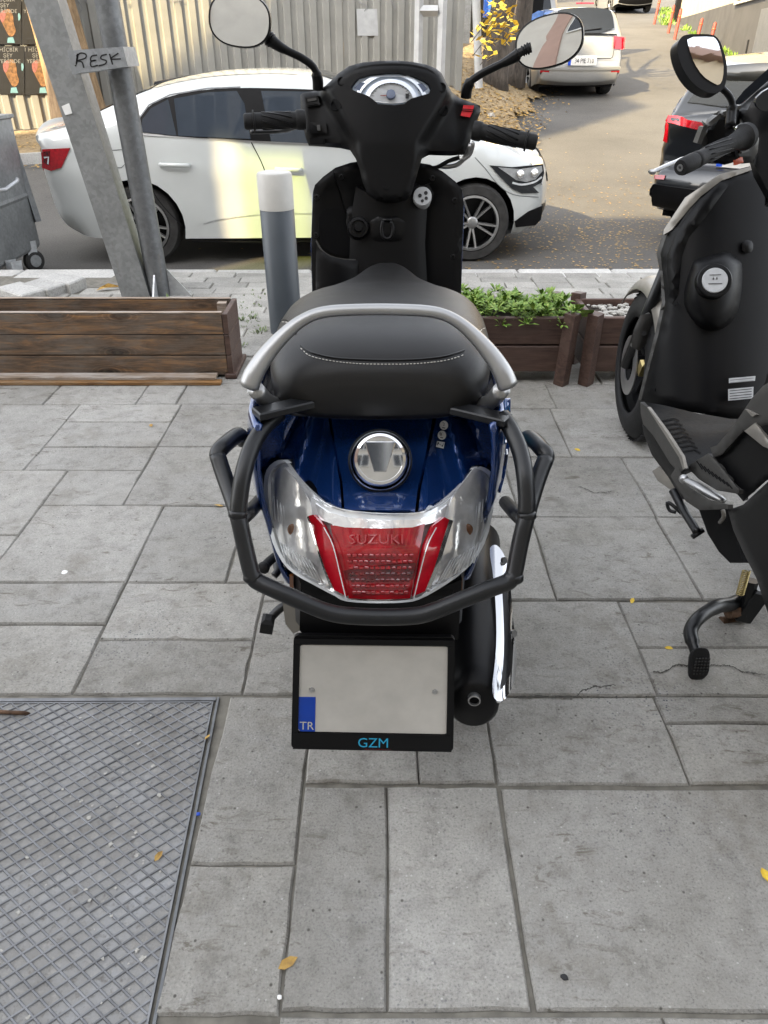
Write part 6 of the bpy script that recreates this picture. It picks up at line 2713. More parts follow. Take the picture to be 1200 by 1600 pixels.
hs_ = patch('heat_shield', [(764, 858), (770, 851), (778, 852), (788, 866), (795, 890), (799, 930), (803, 980), (808, 1030), (806, 1058), (798, 1080), (786, 1096), (774, 1095), (768, 1078), (773, 1040), (776, 1000), (775, 950), (771, 900)], shY, m_['chrome'], mu, 3, .004, sm=1)
patch('shield_inset', [(784, 900), (790, 905), (795, 950), (799, 1000), (802, 1030), (798, 1054), (789, 1070), (780, 1078), (786, 1050), (789, 1010), (788, 960)], lambda x, y: shY(x, y) - .002, m_['plastic_black'], hs_, 3, .002, sm=1)
for px, py in ((801, 990), (786, 876)):
    m = MB()
    m.lathe([(.0, 0), (.007, 0), (.007, .005), (.0, .005)], 12, axis_mat(U(px, py, shY(px, py) - .002), (.6, -.6, .5)))
    m.build('shield_bolt', m_['steel'], hs_, True, angle=40)

# --- leg shield
def ls(x, y):
    dx = (x - 604) / 120
    return 1.985 - .045 * abs(dx) ** 2.5 - .09 * max(0, (y - 300)) / 300


LSH = [(489, 300), (492, 289), (505, 276), (524, 262), (548, 254), (575, 250), (640, 252), (672, 257), (692, 268), (712, 284), (722, 297), (725, 320), (722, 400), (720, 470), (714, 560), (680, 600), (530, 600), (495, 560), (488, 460), (486, 380)]
patch('leg_shield', LSH, ls, m_['plastic_matt'], sc_, 8, .012, rnd=(10, .012))
patch('front_shield', [(604 + (x - 604) * .955, y + 3) for x, y in LSH], lambda x, y: ls(x, y) + .022 + .10 * max(0, 1 - abs(x - 604) / 122) ** .6, m_['blue_paint'], sc_, 9, .012, rnd=(14, .0))
SPN = [(556, 292), (575, 302), (604, 306), (634, 302), (656, 288), (668, 320), (664, 380), (668, 450), (655, 520), (555, 520), (540, 450), (546, 400), (548, 340)]
patch('centre_spine', SPN, lambda x, y: ls(x, y) - .012 - .05 * max(0, 1 - ((x - 604) / 66) ** 2) ** .7, m_['plastic_matt'], sc_, 7, .02)
patch('hook_recess', chaikin([(577, 338), (634, 338), (632, 372), (620, 378), (588, 378), (579, 370)], 1), lambda x, y: ls(x, y) - .066, m_['plastic_black'], sc_, 7, .006, rnd=(5, .004))
m = MB()
hk = catmull(UU([(598, 345, 1.88), (596, 358, 1.875), (598, 369, 1.87), (604, 373, 1.868), (611, 370, 1.87), (614, 357, 1.875), (611, 346, 1.88)]), 4)
m.tube(hk, .004, 8)
m.tube(UU([(597, 344, 1.885), (612, 344, 1.885)]), .0045, 8)
m.build('bag_hook', m_['plastic_black'], sc_, True)
# ignition lock boss
lk = U(553, 345, 1.92)
patch('lock_housing', chaikin([(540, 330), (546, 322), (556, 321), (565, 330), (572, 345), (572, 368), (562, 380), (548, 376), (541, 355)], 1), lambda x, y: ls(x, y) - .035, m_['plastic_matt'], sc_, 6, .03, rnd=(6, .012))
m = MB()
m.lathe([(.026, -.02), (.026, .004), (.023, .009), (.017, .010), (.016, .004), (.011, .004), (.010, .018), (.0, .019)], 28, axis_mat(U(560, 356, 1.905), (.05, -.85, .3)))
m.build('ignition_lock', m_['plastic_black'], sc_, True, angle=40)
# glove pocket on the left
patch('pocket_hole', chaikin([(498, 326), (538, 326), (546, 350), (552, 402), (520, 398), (498, 382)], 1), lambda x, y: ls(x, y) - .003, m_['dark_hole'], sc_, 8, .002)
patch('pocket_front', [(494, 376), (502, 390), (516, 400), (536, 405), (556, 406), (566, 396), (570, 470), (560, 560), (500, 560), (493, 470)], lambda x, y: ls(x, y) - .03 - .03 * max(0, 1 - ((x - 530) / 42) ** 2), m_['plastic_matt'], sc_, 7, .01, rnd=(5, .006))
ribbon('pocket_lip', catmull([(494, 376), (502, 390), (516, 400), (536, 405), (556, 406)], 4), lambda x, y, e: U(x, y, ls(x, y) - .0545 + .03 * min(1, ((x - 530) / 42) ** 2)), 2.5, m_['plastic_grey'], sc_)
patch('side_recess', [(520, 268), (552, 300), (548, 340), (540, 330), (532, 300)], lambda x, y: ls(x, y) - .012, m_['plastic_matt'], sc_, 8, .006)
# white round plug on the right
c = U(660, 307, 1.925)
wn_ = Vector((0, -.9, .42))
am = axis_mat(c, wn_)
m = MB()
m.lathe([(.0225, -.03), (.0225, .0), (.021, .003), (.0, .003)], 28, am)
patch('plug_housing', [(640, 332), (642, 300), (650, 290), (670, 288), (678, 302), (674, 318), (655, 331)], lambda x, y: ls(x, y) - .035, m_['plastic_matt'], sc_, 7, .03, rnd=(6, .006))
pg = m.build('key_plug', m_['label_grey'], sc_, True, angle=40)
m = MB()
for a, b, r_ in ((-.006, .001, .0045), (.008, .007, .0045), (.009, -.005, .004), (.0, -.011, .0035)):
    m.lathe([(r_, .003), (r_, .0045), (r_ * .6, .0046), (0, .0042)], 12, am @ Matrix.Translation((a, b, 0)))
m.build('keyhole', m_['ink'], pg)
for px, py in ((533, 276), (495, 308), (494, 367), (711, 313), (708, 401), (676, 278)):
    m = MB()
    m.lathe([(.0, -.004), (.0065, -.004), (.0065, .0015), (.004, .002), (.0035, -.002), (.0, -.002)], 12, axis_mat(U(px, py, ls(px, py) - .001), (0, -.93, .35)))
    m.build('screw', m_['plastic_black'], sc_, True, angle=40)


# --- handlebar cowl
def z3(x, y):
    return (370 + x / 2.4, 60 + y / 2.4)


def cw_(x, y):
    dx = (x - 606) / 110
    base = 1.905 + .085 * (300 - y) / 200
    if y > 225:
        base = 1.905 + .085 * 75 / 200 - .02 * (y - 225) / 75
    xb = 100 - 58 * max(0, min(1, (y - 128) / 95))
    q = max(0, min(1, (abs(x - 606) - xb) / 22))
    return base - .045 * max(0, 1 - dx * dx) + .02 * max(0, abs(dx) - 1.0) + .034 * q * q * (3 - 2 * q)


COWL = [z3(*p) for p in [(238, 212), (248, 204), (296, 196), (330, 180), (352, 160), (380, 132), (420, 104), (470, 90), (540, 84), (600, 83), (660, 88), (710, 98), (745, 112), (768, 130), (785, 165), (806, 200), (835, 224), (880, 240), (912, 252), (914, 275), (900, 310),
                         (885, 350), (872, 400), (858, 436), (800, 440), (720, 438), (695, 450), (682, 490), (668, 540), (655, 585), (638, 606), (600, 616), (560, 618), (520, 606), (490, 585), (472, 540), (460, 490), (445, 450), (425, 420), (390, 412), (330, 406), (270, 402), (258, 372), (246, 320), (240, 270)]]
DIAL = [z3(*p) for p in [(428, 182), (440, 165), (456, 148), (500, 136), (560, 130), (610, 130), (660, 140), (705, 160), (722, 172), (730, 190), (722, 206), (690, 215), (655, 225), (640, 235), (628, 246), (590, 250), (530, 246), (510, 228), (490, 214), (450, 200), (432, 192)]]
patch('handlebar_cowl', COWL, cw_, m_['plastic_matt'], sc_, 6, .05, rnd=(11, .02), holes=[DIAL])
# hood over the dial
ribbon('dial_hood', catmull([z3(*p) for p in [(404, 190), (420, 140), (460, 112), (530, 100), (600, 98), (670, 104), (730, 124), (760, 168), (764, 190)]], 4), lambda x, y, e: U(x, y, cw_(x, y) + .001), 3, m_['plastic_black'], sc_)
dd_ = patch('instrument_panel', DIAL, lambda x, y: cw_(x, y) + .010, m_['dial'], sc_, 8, .01)
DF = lambda x, y, e=0.0: U(*z3(x, y), cw_(*z3(x, y)) + .009 - e)
for ro, ri, c0, mt, h in ((100, 84, (578, 238), 'dial_edge', .004), (138, 122, (578, 244), 'dial_edge', .003)):
    m = MB()
    n = 30
    ang = [math.pi * (1.02 + .96 * k / n) for k in range(n + 1)]
    ex = 1.0
    a_ = m.verts([DF(c0[0] + ro * math.cos(t), max(140, c0[1] + ro * .86 * math.sin(t)), h) for t in ang])
    b_ = m.verts([DF(c0[0] + ri * math.cos(t), max(143, c0[1] + ri * .86 * math.sin(t)), h + .002) for t in ang])
    for k in range(n):
        m.face([a_[k], a_[k + 1], b_[k + 1], b_[k]])
    m.build('dial_ring', m_[mt], dd_, True)
m = MB()
n = 40
m.face(m.verts([DF(578 + 82 * math.cos(6.283 * k / n), 222 + (60 if math.sin(6.283 * k / n) < 0 else 22) * math.sin(6.283 * k / n), .003) for k in range(n)]))
m.build('dial_face', m_['label_grey'], dd_)
m = MB()
for k in range(17):
    t = math.pi * (1.04 + .92 * k / 16)
    L = 11 if k % 2 == 0 else 6
    q = [(578 + r_ * math.cos(t), 222 + r_ * .78 * math.sin(t)) for r_ in (74, 74 - L)]
    nx, ny = -math.sin(t) * .9, math.cos(t) * .9
    m.face(m.verts([DF(q[0][0] - nx, q[0][1] - ny, .004), DF(q[0][0] + nx, q[0][1] + ny, .004), DF(q[1][0] + nx, q[1][1] + ny, .004), DF(q[1][0] - nx, q[1][1] - ny, .004)]))
o = m.build('dial_marks', m_['ink'], dd_)
o['kind'] = 'stuff'
m = MB()
m.lathe([(.011, 0), (.010, .006), (.0, .007)], 20, axis_mat(DF(578, 213, .004), (0, -.85, .5)))
m.build('needle_hub', m_['dial_dark'], dd_, True, angle=40)
m = MB()
m.face(m.verts([DF(575, 210, .0065), DF(576, 217, .0065), DF(538, 216, .0065), DF(538, 213, .0065)]))
m.build('needle', m_['poster_pink'], dd_)
for pl_ in ([(440, 186), (462, 164), (486, 168), (478, 190), (462, 198)], [(716, 190), (694, 168), (672, 172), (680, 196), (696, 204)]):
    m = MB()
    m.face(m.verts([DF(x, y, .004) for x, y in pl_]))
    m.build('tell_tale', m_['dial_dark'], dd_)
m = MB()
m.prism([(632, 207), (646, 207), (645, 226), (633, 226)], lambda x, y: DF(x, y, .005), lambda x, y: DF(x, y, .008))
m.build('reset_knob', m_['ink'], dd_)
text_mesh('SUZUKI', lambda x, y, h: DF(578 + x, 196 - y, .0045), m_['ink'], dd_, size=9)
# clear cover over the dial
# screws and indents on the cowl
for px, py, r_ in ((392, 160, .0075), (768, 183, .0085), (370, 250, .010), (774, 270, .010), (560, 553, .007)):
    x, y = z3(px, py)
    c = U(x, y, cw_(x, y) - .0005)
    m = MB()
    m.lathe([(r_ * 1.25, -.003), (r_ * 1.2, .0006), (r_, .0006), (r_ * .9, -.004), (0, -.004)], 18, axis_mat(c, (0, -.9, .42)))
    m.build('screw', m_['dark_hole'], sc_, True, angle=40)
# scoops beside the stem
for pl_ in ([(358, 228), (372, 226), (392, 250), (388, 264), (368, 262), (358, 245)], [(795, 255), (782, 250), (760, 268), (756, 282), (774, 288), (790, 272)]):
    patch('cowl_scoop', chaikin([z3(*p) for p in pl_], 1), lambda x, y: cw_(x, y) - .002, m_['dark_hole'], sc_, 5, .001)
# switches
SWF = lambda x, y, e=0.0: U(*z3(x, y), cw_(*z3(x, y)) - .002 - e)


def rocker(name, pl_, mt, h, parent=None):
    m = MB()
    m.prism(pl_, lambda x, y: SWF(x, y, -.004), lambda x, y: SWF(x, y, h))
    return m.build(name, m_[mt], parent or sc_)


rocker('switch_bezel', [(256, 222), (304, 214), (312, 250), (262, 258)], 'plastic_black', .004)
rocker('dip_switch', [(264, 228), (298, 223), (300, 232), (266, 237)], 'plastic_grey', .010)
rocker('dip_switch', [(266, 240), (301, 235), (304, 246), (269, 251)], 'plastic_black', .008)
rocker('switch_bezel', [(272, 314), (334, 318), (340, 356), (280, 356)], 'plastic_black', .004)
rocker('indicator_switch', [(300, 324), (312, 324), (314, 346), (302, 346)], 'plastic_grey', .012)
rocker('switch_bezel', [(272, 372), (330, 374), (332, 398), (278, 398)], 'plastic_black', .004)
hb_ = rocker('horn_button', [(284, 377), (322, 378), (323, 394), (287, 394)], 'plastic_matt', .010)
rocker('horn_symbol', [(305, 382), (313, 382), (313, 386), (305, 386)], 'sticker', .011, hb_)
rs_ = rocker('starter_switch', [(850, 250), (890, 252), (884, 272), (846, 270)], 'red_switch', .011)
rocker('starter_switch', [(844, 273), (884, 275), (874, 296), (839, 290)], 'red_switch', .007)
rocker('switch_slot', [(848, 263), (888, 266), (887, 269), (847, 267)], 'lens_red_dark', .012, rs_)


# grips
def grip(name, pts, r0, flange):
    m = MB()
    P_ = UU(pts)
    a, b = P_[0], P_[-1]
    ax_ = (b - a)
    L = ax_.length
    am = axis_mat(a, ax_)
    m.lathe([(.0, -.004), (r0 * 1.15, -.004), (r0 * 1.22, .004), (r0 * 1.2, .014), (r0, .018), (r0, L * .80), (r0 * 1.04, L * .82), (r0 * 1.32, L * .825), (r0 * 1.32, L * .845), (r0 * .98, L * .85), (r0 * .98, L * .97), (r0 * .8, L), (0, L)], 26, am)
    gp_ = m.build(name, m_['rubber'], sc_, True, angle=40)
    m = MB()
    for k in range(9):
        a0 = k * .698
        pts_ = []
        for q in range(7):
            t = q / 6
            an = a0 + t * 1.1
            pts_.append(am @ Vector((r0 * 1.0 * math.cos(an), r0 * 1.0 * math.sin(an), L * (.2 + .5 * t))))
        m.tube(pts_, .0017, 5)
    m.build('grip_ribs', m_['plastic_black'], gp_, True)
    return gp_


grip('handgrip', [(474, 187, 1.935), (381, 190, 1.91)], .0175, 1)
grip('handgrip', [(742, 204, 1.935), (839, 223, 1.90)], .0175, 1)
m = MB()
m.tube(catmull(UU([(468, 196, 1.97), (440, 204, 2.0), (408, 206, 2.0), (392, 206, 1.99)]), 4), [.009] * 4 + [.007] * 9, 8, flat=(1.3, .7))
m.build('brake_lever', m_['tube_black'], sc_, True)
m = MB()
m.tube(catmull(UU([(735, 226, 1.96), (729, 242, 1.98), (716, 256, 1.99), (700, 260, 2.0), (686, 259, 2.0)]), 4), [.006] * 17, 8)
m.build('brake_lever', m_['steel'], sc_, True)
m = MB()
m.tube(catmull(UU([(740, 222, 1.955), (735, 240, 1.97), (722, 251, 1.98)]), 4), .005, 8)
m.build('cable', m_['steel'], sc_, True)
m = MB()
m.tube(catmull(UU([(654, 262, 2.0), (680, 262, 1.99), (700, 252, 1.985), (718, 246, 1.98)]), 4), .005, 8)
m.build('brake_hose', m_['plastic_black'], sc_, True)


# mirrors
def sc_mirror(label, cx, cy, rx, ry, Y, stem, nrm, tilt=0.0, expo=2.4):
    k = (Y * 1.0)
    c = U(cx, cy, Y)
    d_ = c.y * CP + (CAM_H - c.z) * SP
    s = d_ / FPX
    zax = Vector(nrm).normalized()
    xax = Vector((1, 0, 0))
    am = axis_mat(c, zax, xax) @ Matrix.Rotation(tilt, 4, 'Z')
    def ov(k_, f, h):
        a = 6.283185 * k_ / 40
        ca, sa = math.cos(a), math.sin(a)
        return am @ Vector((math.copysign(abs(ca) ** (2 / expo), ca) * rx * s * f, math.copysign(abs(sa) ** (2 / expo), sa) * ry * s * f * (1.0), h))
    m = MB()
    m.rings([[ov(k_, f, h) for k_ in range(40)] for f, h in ((.35, -.040), (.62, -.036), (.85, -.024), (.97, -.008), (1.0, .0), (.985, .005), (.94, .006), (.935, .002))])
    hd = m.build('mirror_housing', m_['plastic_black'], sc_, True, angle=50)
    m = MB()
    cr = 1.0
    rg = []
    for f in (.935, .7, .45, .2, .001):
        rg.append([ov(k_, f, .0045 + ((rx * s) ** 2 * (.935 ** 2 - f * f)) / (2 * cr)) for k_ in range(40)])
    m.rings(rg, True, False)
    m.build('mirror_glass', m_['mirror'], hd, True)
    P_ = UU(stem)
    m = MB()
    pts = catmull(P_, 5)
    n = len(pts)
    m.tube(pts, [(.0085 if i > n * .22 else .0125) if i < n * .55 else .0085 + .010 * ((i / n - .55) / .45) for i in range(n)], 12)
    m.build('mirror_stem', m_['plastic_black'], sc_, True, angle=60)
    for q in range(4):
        i = int(n * (.78 + .05 * q))
        m = MB()
        dd = Vector(pts[min(i + 1, n - 1)]) - Vector(pts[i - 1])
        rr = .0085 + .010 * ((i / n - .55) / .45)
        m.lathe([(rr, -.003), (rr + .002, -.001), (rr + .002, .001), (rr, .003)], 14, axis_mat(pts[i], dd))
        m.build('stem_ring', m_['plastic_black'], hd, True)


sc_mirror('left', 375, 32, 50, 37, 1.94, [(497, 140, 1.99), (496, 122, 1.985), (490, 105, 1.98), (472, 91, 1.975), (450, 80, 1.97), (434, 71, 1.965), (418, 58, 1.965), (408, 46, 1.965)], (-.10, -1, .12), -.12)
sc_mirror('right', 858, 65, 54, 37, 1.94, [(728, 152, 1.99), (730, 138, 1.985), (737, 126, 1.98), (755, 114, 1.975), (775, 104, 1.97), (790, 97, 1.965), (806, 88, 1.965), (820, 81, 1.965), (832, 76, 1.96)], (-.40, -.90, .19), .12)

# --- unseen front: floorboard, front wheel and mudguard
m = MB()
m.box((ax_x(1.7), 1.72, .30), (.34, .46, .04), None, .012)
m.build('floorboard', m_['plastic_matt'], sc_)
moto_wheel(sc_, Vector((ax_x(2.5), 2.50, .245)), .245, .09)
m = MB()
g = []
for k in range(12):
    a = R(20) + R(150) * k / 11
    c = Vector((ax_x(2.5), 2.5 - .275 * math.cos(a), .245 + .275 * math.sin(a)))
    n_ = Vector((0, -math.cos(a), math.sin(a)))
    g.append([c + Vector((q * .065, 0, 0)) + n_ * (.018 * (1 - q * q) - .03 * q ** 4) for q in (-1, -.7, -.35, 0, .35, .7, 1)])
m.rings(g, False, False)
m.build('front_mudguard', m_['blue_paint'], sc_, True)
m = MB()
for s in (-1, 1):
    m.tube([(ax_x(2.5) + s * .075, 2.50, .245), (ax_x(2.3) + s * .07, 2.28, .62)], .017, 10)
m.build('fork', m_['tube_black'], sc_, True)
m = MB()
bmesh.ops.create_uvsphere(m.bm, u_segments=24, v_segments=14, radius=1, matrix=Matrix.Translation((ax_x(2.0), 2.06, 1.10)) @ Matrix.Diagonal((.105, .07, .09, 1)))
m.build('headlamp_cowl', m_['blue_paint'], sc_, True)

# ------------------------------------------------------------------ the black scooter at the right
bs = thing('black_scooter', 'large matt black scooter on its stand at the right edge of the photo', 'scooter', (1.0, 1.9, 0))


def r3(x, y):
    return (900 + x / 2.667, 100 + y / 2.667)


def r4(x, y):
    return (900 + x / 2.91, 560 + y / 2.91)


def P3(*pts):
    return [r3(*p) for p in pts]


def P4_(*pts):
    return [r4(*p) for p in pts]


def bl(x, y):
    d = (1113 - x) / 90
    return 2.15 - .0008 * (y - 438) + (.09 * d * d if d > 0 else .03 * d * d)


wh = moto_wheel(bs, Vector((.955, 2.56, .268)), .268, .115, (-1, 0.06, 0), disc=True)
# front mudguard, fork and guard
m = MB()
g = []
for k in range(12):
    a = R(40) + R(100) * k / 11
    c = Vector((.955, 2.56 - .30 * math.cos(a), .268 + .30 * math.sin(a)))
    n_ = Vector((0, -math.cos(a), math.sin(a)))
    g.append([c + Vector((q * .075, 0, 0)) + n_ * (.012 * (1 - q * q) - .035 * q ** 4) for q in (-1, -.7, -.35, 0, .35, .7, 1)])
m.rings(g, False, False)
o = m.build('front_mudguard', m_['panel_beige'], bs, True)
md = o.modifiers.new('thickness', 'SOLIDIFY')
md.thickness = .005
patch('fork_guard', P3((270, 1045), (310, 1040), (322, 1060), (300, 1160), (262, 1195), (232, 1180), (240, 1110)), lambda x, y: 2.42, m_['plastic_grey'], bs, 8, .02, rnd=(6, .01))
m = MB()
m.lathe([(.0, 0), (.008, 0), (.008, .006), (0, .006)], 14, axis_mat(U(*r3(283, 1122), 2.415), (-.3, -.9, .3)))
m.build('bolt', m_['rubber'], bs, True, angle=40)
for s in (-1, 1):
    m = MB()
    m.tube([(.955 + s * .085, 2.56, .268), (.97 + s * .08, 2.40, .66)], .02, 12)
    m.build('fork', m_['tube_black'], bs, True)
m = MB()
c = Vector((.955 - .06, 2.45, .30))
m.box(c, (.03, .035, .06), Matrix.Rotation(.4, 3, 'X'), .008)
m.build('brake_caliper', m_['brass'], bs)

# inner leg shield
LEG = P3((720, 430), (600, 468), (470, 565), (385, 690), (352, 790), (362, 880), (372, 990), (345, 1120), (310, 1250), (272, 1400), (380, 1425), (480, 1450), (640, 1478), (800, 1482), (960, 1400), (1000, 1000), (1000, 600), (880, 470))
patch('leg_shield', LEG, bl, m_['plastic_matt'], bs, 9, .015, rnd=(9, .014))
patch('outer_fairing', P3((725, 425), (600, 458), (462, 552), (372, 680), (335, 790), (352, 880), (358, 990), (330, 1120), (258, 1400), (300, 1400), (380, 1000), (380, 800), (420, 690), (520, 560), (640, 480), (730, 445)), lambda x, y: bl(x, y) + .022, m_['plastic_grey'], bs, 8, .03, rnd=(6, .01))
patch('fairing_edge', P3((728, 428), (600, 458), (455, 556), (366, 690), (364, 712), (400, 690), (478, 596), (520, 552), (606, 486), (735, 440)), lambda x, y: bl(x, y) - .006, m_['panel_beige'], bs, 7, .012, rnd=(4, .004))
patch('shield_crease', P3((520, 560), (600, 490), (640, 500), (540, 640), (470, 720), (440, 800), (425, 960), (400, 1000), (385, 990), (378, 800), (420, 690)), lambda x, y: bl(x, y) - .014, m_['plastic_matt'], bs, 8, .014, rnd=(8, .012))
BUL = P3((480, 850), (490, 815), (560, 800), (630, 778), (690, 820), (694, 870), (690, 960), (672, 1040), (630, 1095), (575, 1115), (510, 1095), (465, 1040), (445, 985), (460, 900))
patch('filler_bulge', chaikin(BUL, 1), lambda x, y: bl(x, y) - .05 - .02 * max(0, 1 - ((x - 1113) / 46) ** 2 - ((y - 440) / 70) ** 2), m_['plastic_matt'], bs, 6, .03, rnd=(22, .046))
c = U(*r3(577, 903), 2.068)
am = axis_mat(c, (-.12, -.86, .5))
m = MB()
m.lathe([(.047, -.02), (.047, .0), (.044, .0035), (.036, .004), (.035, -.001), (.0, -.001)], 40, am)
fc = m.build('filler_cap', m_['plastic_black'], bs, True, angle=40)
m = MB()
m.lathe([(.034, -.003), (.034, .004), (.0325, .0055), (.018, .006), (.0, .0062)], 40, am)
lid = m.build('lid', m_['label_grey'], fc, True, angle=40)
m = MB()
for sx in (-.005, .004):
    m.box(am @ Vector((sx, .004, .0075)), (.003, .006, .001), am.to_3x3())
m.box(am @ Vector((0, -.010, .0075)), (.036, .0016, .001), am.to_3x3())
m.box(am @ Vector((0, .014, .0075)), (.030, .0012, .001), am.to_3x3())
m.build('lid_marks', m_['ink'], lid)
patch('catch', chaikin(P3((692, 742), (712, 732), (738, 740), (738, 778), (718, 790), (694, 782)), 1), lambda x, y: bl(x, y) - .016, m_['plastic_black'], bs, 6, .02, rnd=(4, .006))
patch('vent', P3((402, 998), (420, 990), (426, 1002), (408, 1010)), lambda x, y: bl(x, y) - .018, m_['dark_hole'], bs, 6, .003)
patch('vent', P3((310, 1352), (330, 1352), (330, 1364), (310, 1364)), lambda x, y: bl(x, y) - .003, m_['dark_hole'], bs, 6, .003)
for (a, b, c_, d_), rows in (((637, 1310, 748, 1330), 2), ((634, 1355, 740, 1403), 4)):
    F_ = lambda x, y, e=0.0: U(*r3(x, y), bl(*r3(x, y)) - .022 - e)
    m = MB()
    m.face(m.verts([F_(a, b), F_(c_, b - 10), F_(c_ - 2, d_ - 10), F_(a, d_)]))
    lb = m.build('warning_label', m_['label_grey'], bs)
    m = MB()
    for k in range(rows):
        y0 = b + 6 + k * 11
        m.face(m.verts([F_(a + 6, y0, .001), F_(c_ - 8, y0 - 9, .001), F_(c_ - 8, y0 - 6, .001), F_(a + 6, y0 + 3, .001)]))
    o = m.build('small_print', m_['poster_text'] if rows == 2 else m_['ink'], lb)
    o['kind'] = 'stuff'

def side_plane(X0):
    return lambda x, y: X0 * FPX / (x - 600) * ray(x, y)[1]


# floor
fz = .295
MF = lambda x, y, e: UZ(x, y, fz - e)
patch('floor_mat', P4_((296, 196), (400, 212), (560, 252), (720, 268), (873, 200), (873, 380), (700, 440), (600, 445), (545, 480), (490, 505), (470, 455), (400, 340), (325, 225)), None, m_['rubber'], bs, 9, .02, mapf=MF)
for k in range(8):
    a, b = (390 + k * 13, 285 + k * 20), (470 + k * 14, 283 + k * 21)
    o = ribbon('mat_groove', [r4(*a), r4((a[0] + b[0]) / 2 + 14, a[1] - 12), r4(*b)], lambda x, y, e: UZ(x, y, fz + .0025), 2.2, m_['dark_hole'], bs)
sk = lambda x, y: 2.05 - .0053 * (x - 1003)
patch('side_skirt', P4_((292, 200), (322, 222), (400, 330), (472, 450), (492, 505), (470, 520), (430, 480), (350, 350), (305, 300), (294, 250)), sk, m_['plastic_grey'], bs, 5, .012, rnd=(5, .006))
patch('skirt_edge', P4_((322, 222), (330, 226), (410, 335), (482, 448), (494, 500), (486, 506), (468, 450), (400, 342)), lambda x, y: sk(x, y) - .006, m_['panel_beige'], bs, 6, .008, rnd=(2, .003))
patch('lower_skirt', P4_((300, 300), (350, 352), (432, 482), (470, 525), (520, 600), (560, 650), (480, 640), (420, 540), (345, 440), (310, 350)), lambda x, y: sk(x, y) + .004, m_['plastic_matt'], bs, 5, .012, rnd=(5, .006))
patch('skirt_tip', P4_((346, 512), (376, 492), (425, 545), (485, 625), (440, 605), (370, 556)), lambda x, y: 1.93 - .004 * (x - 1020), m_['panel_beige'], bs, 6, .03, rnd=(4, .008))
patch('rear_skirt', P4_((430, 535), (468, 470), (480, 540), (520, 590), (600, 640), (690, 665), (690, 685), (560, 690), (500, 650)), side_plane(.78), m_['plastic_grey'], bs, 5, .012, rnd=(4, .006))
ry = side_plane(.81)
patch('tail_panel', P4_((610, 405), (640, 395), (720, 300), (800, 180), (850, 125), (960, 60), (1080, 60), (1100, 420), (873, 300), (760, 330), (660, 440), (625, 450)), ry, m_['plastic_grey'], bs, 6, .012, rnd=(7, .010))
patch('tail_flash', P4_((768, 230), (820, 255), (800, 265)), lambda x, y: ry(x, y) - .012, m_['panel_beige'], bs, 6, .006)
patch('tail_flash', P4_((765, 330), (815, 292), (873, 370), (900, 420), (850, 400)), lambda x, y: ry(x, y) - .012, m_['panel_beige'], bs, 6, .01, rnd=(4, .006))
patch('tail_lower', P4_((625, 448), (680, 420), (765, 325), (873, 380), (1100, 420), (1100, 600), (873, 550), (760, 650), (735, 620), (690, 590)), side_plane(.825), m_['plastic_matt'], bs, 6, .012, rnd=(7, .010))
patch('peg_panel', P4_((502, 492), (600, 432), (640, 470), (742, 598), (735, 616), (640, 600), (560, 550)), lambda x, y: ry(x, y) - .012, m_['plastic_grey'], bs, 5, .012, rnd=(4, .006))
for k in range(9):
    a, b = (560 + k * 16, 480 + k * 8), (580 + k * 17, 520 + k * 10)
    a = (548 + k * 17, 470 + k * 12 - 4)
    b = (575 + k * 17, 505 + k * 11)
    ribbon('rib', [r4(*a), r4(*b)], lambda x, y, e: U(x, y, ry(x, y) - .0135), 2.0, m_['dark_hole'], bs)
m = MB()
m.tube(catmull([U(*r4(488, 548), 1.66), U(*r4(540, 575), 1.63), U(*r4(600, 610), 1.60), U(*r4(675, 650), 1.56)], 4), [.011, .009, .011, .012, .013, .014, .014, .014, .014, .014, .013, .012, .008], 12, flat=(1, .7))
m.build('pillion_peg', m_['alloy'], bs, True)
m = MB()
bmesh.ops.create_uvsphere(m.bm, u_segments=14, v_segments=8, radius=.012, matrix=Matrix.Translation(U(*r4(490, 548), 1.66)))
m.build('peg_knob', m_['steel'], bs, True)
patch('drive_cover', P4_((690, 690), (760, 665), (873, 560), (1200, 560), (1200, 1300), (900, 1250), (873, 1160), (820, 1000), (760, 880), (715, 780)), side_plane(.79), m_['plastic_black'], bs, 6, .012, rnd=(9, .016))
patch('engine_block', P4_((560, 690), (690, 680), (720, 780), (760, 930), (700, 930), (650, 880), (600, 800)), side_plane(.86), m_['dark_hole'], bs, 8, .05)
m = MB()
m.tube(catmull([U(*r4(655, 745), 1.58), U(*r4(672, 720), 1.55), U(*r4(668, 690), 1.55)], 4), .005, 8)
m.build('hose', m_['panel_beige'], bs, True)
# side stand folded up
m = MB()
m.tube([U(*r4(440, 600), 1.75), U(*r4(500, 710), 1.68), U(*r4(545, 780), 1.62), U(*r4(552, 795), 1.61)], .011, 10)
m.tube([U(*r4(528, 812), 1.61), U(*r4(578, 780), 1.62)], .007, 8)
ssd = m.build('side_stand', m_['tube_black'], bs, True)
m = MB()
m.tube(catmull([U(*r4(455, 700), 1.72), U(*r4(425, 690), 1.73), U(*r4(415, 655), 1.74), U(*r4(440, 668), 1.73), U(*r4(480, 705), 1.71)], 3), .005, 8)
m.build('stand_tang', m_['tube_black'], ssd, True)
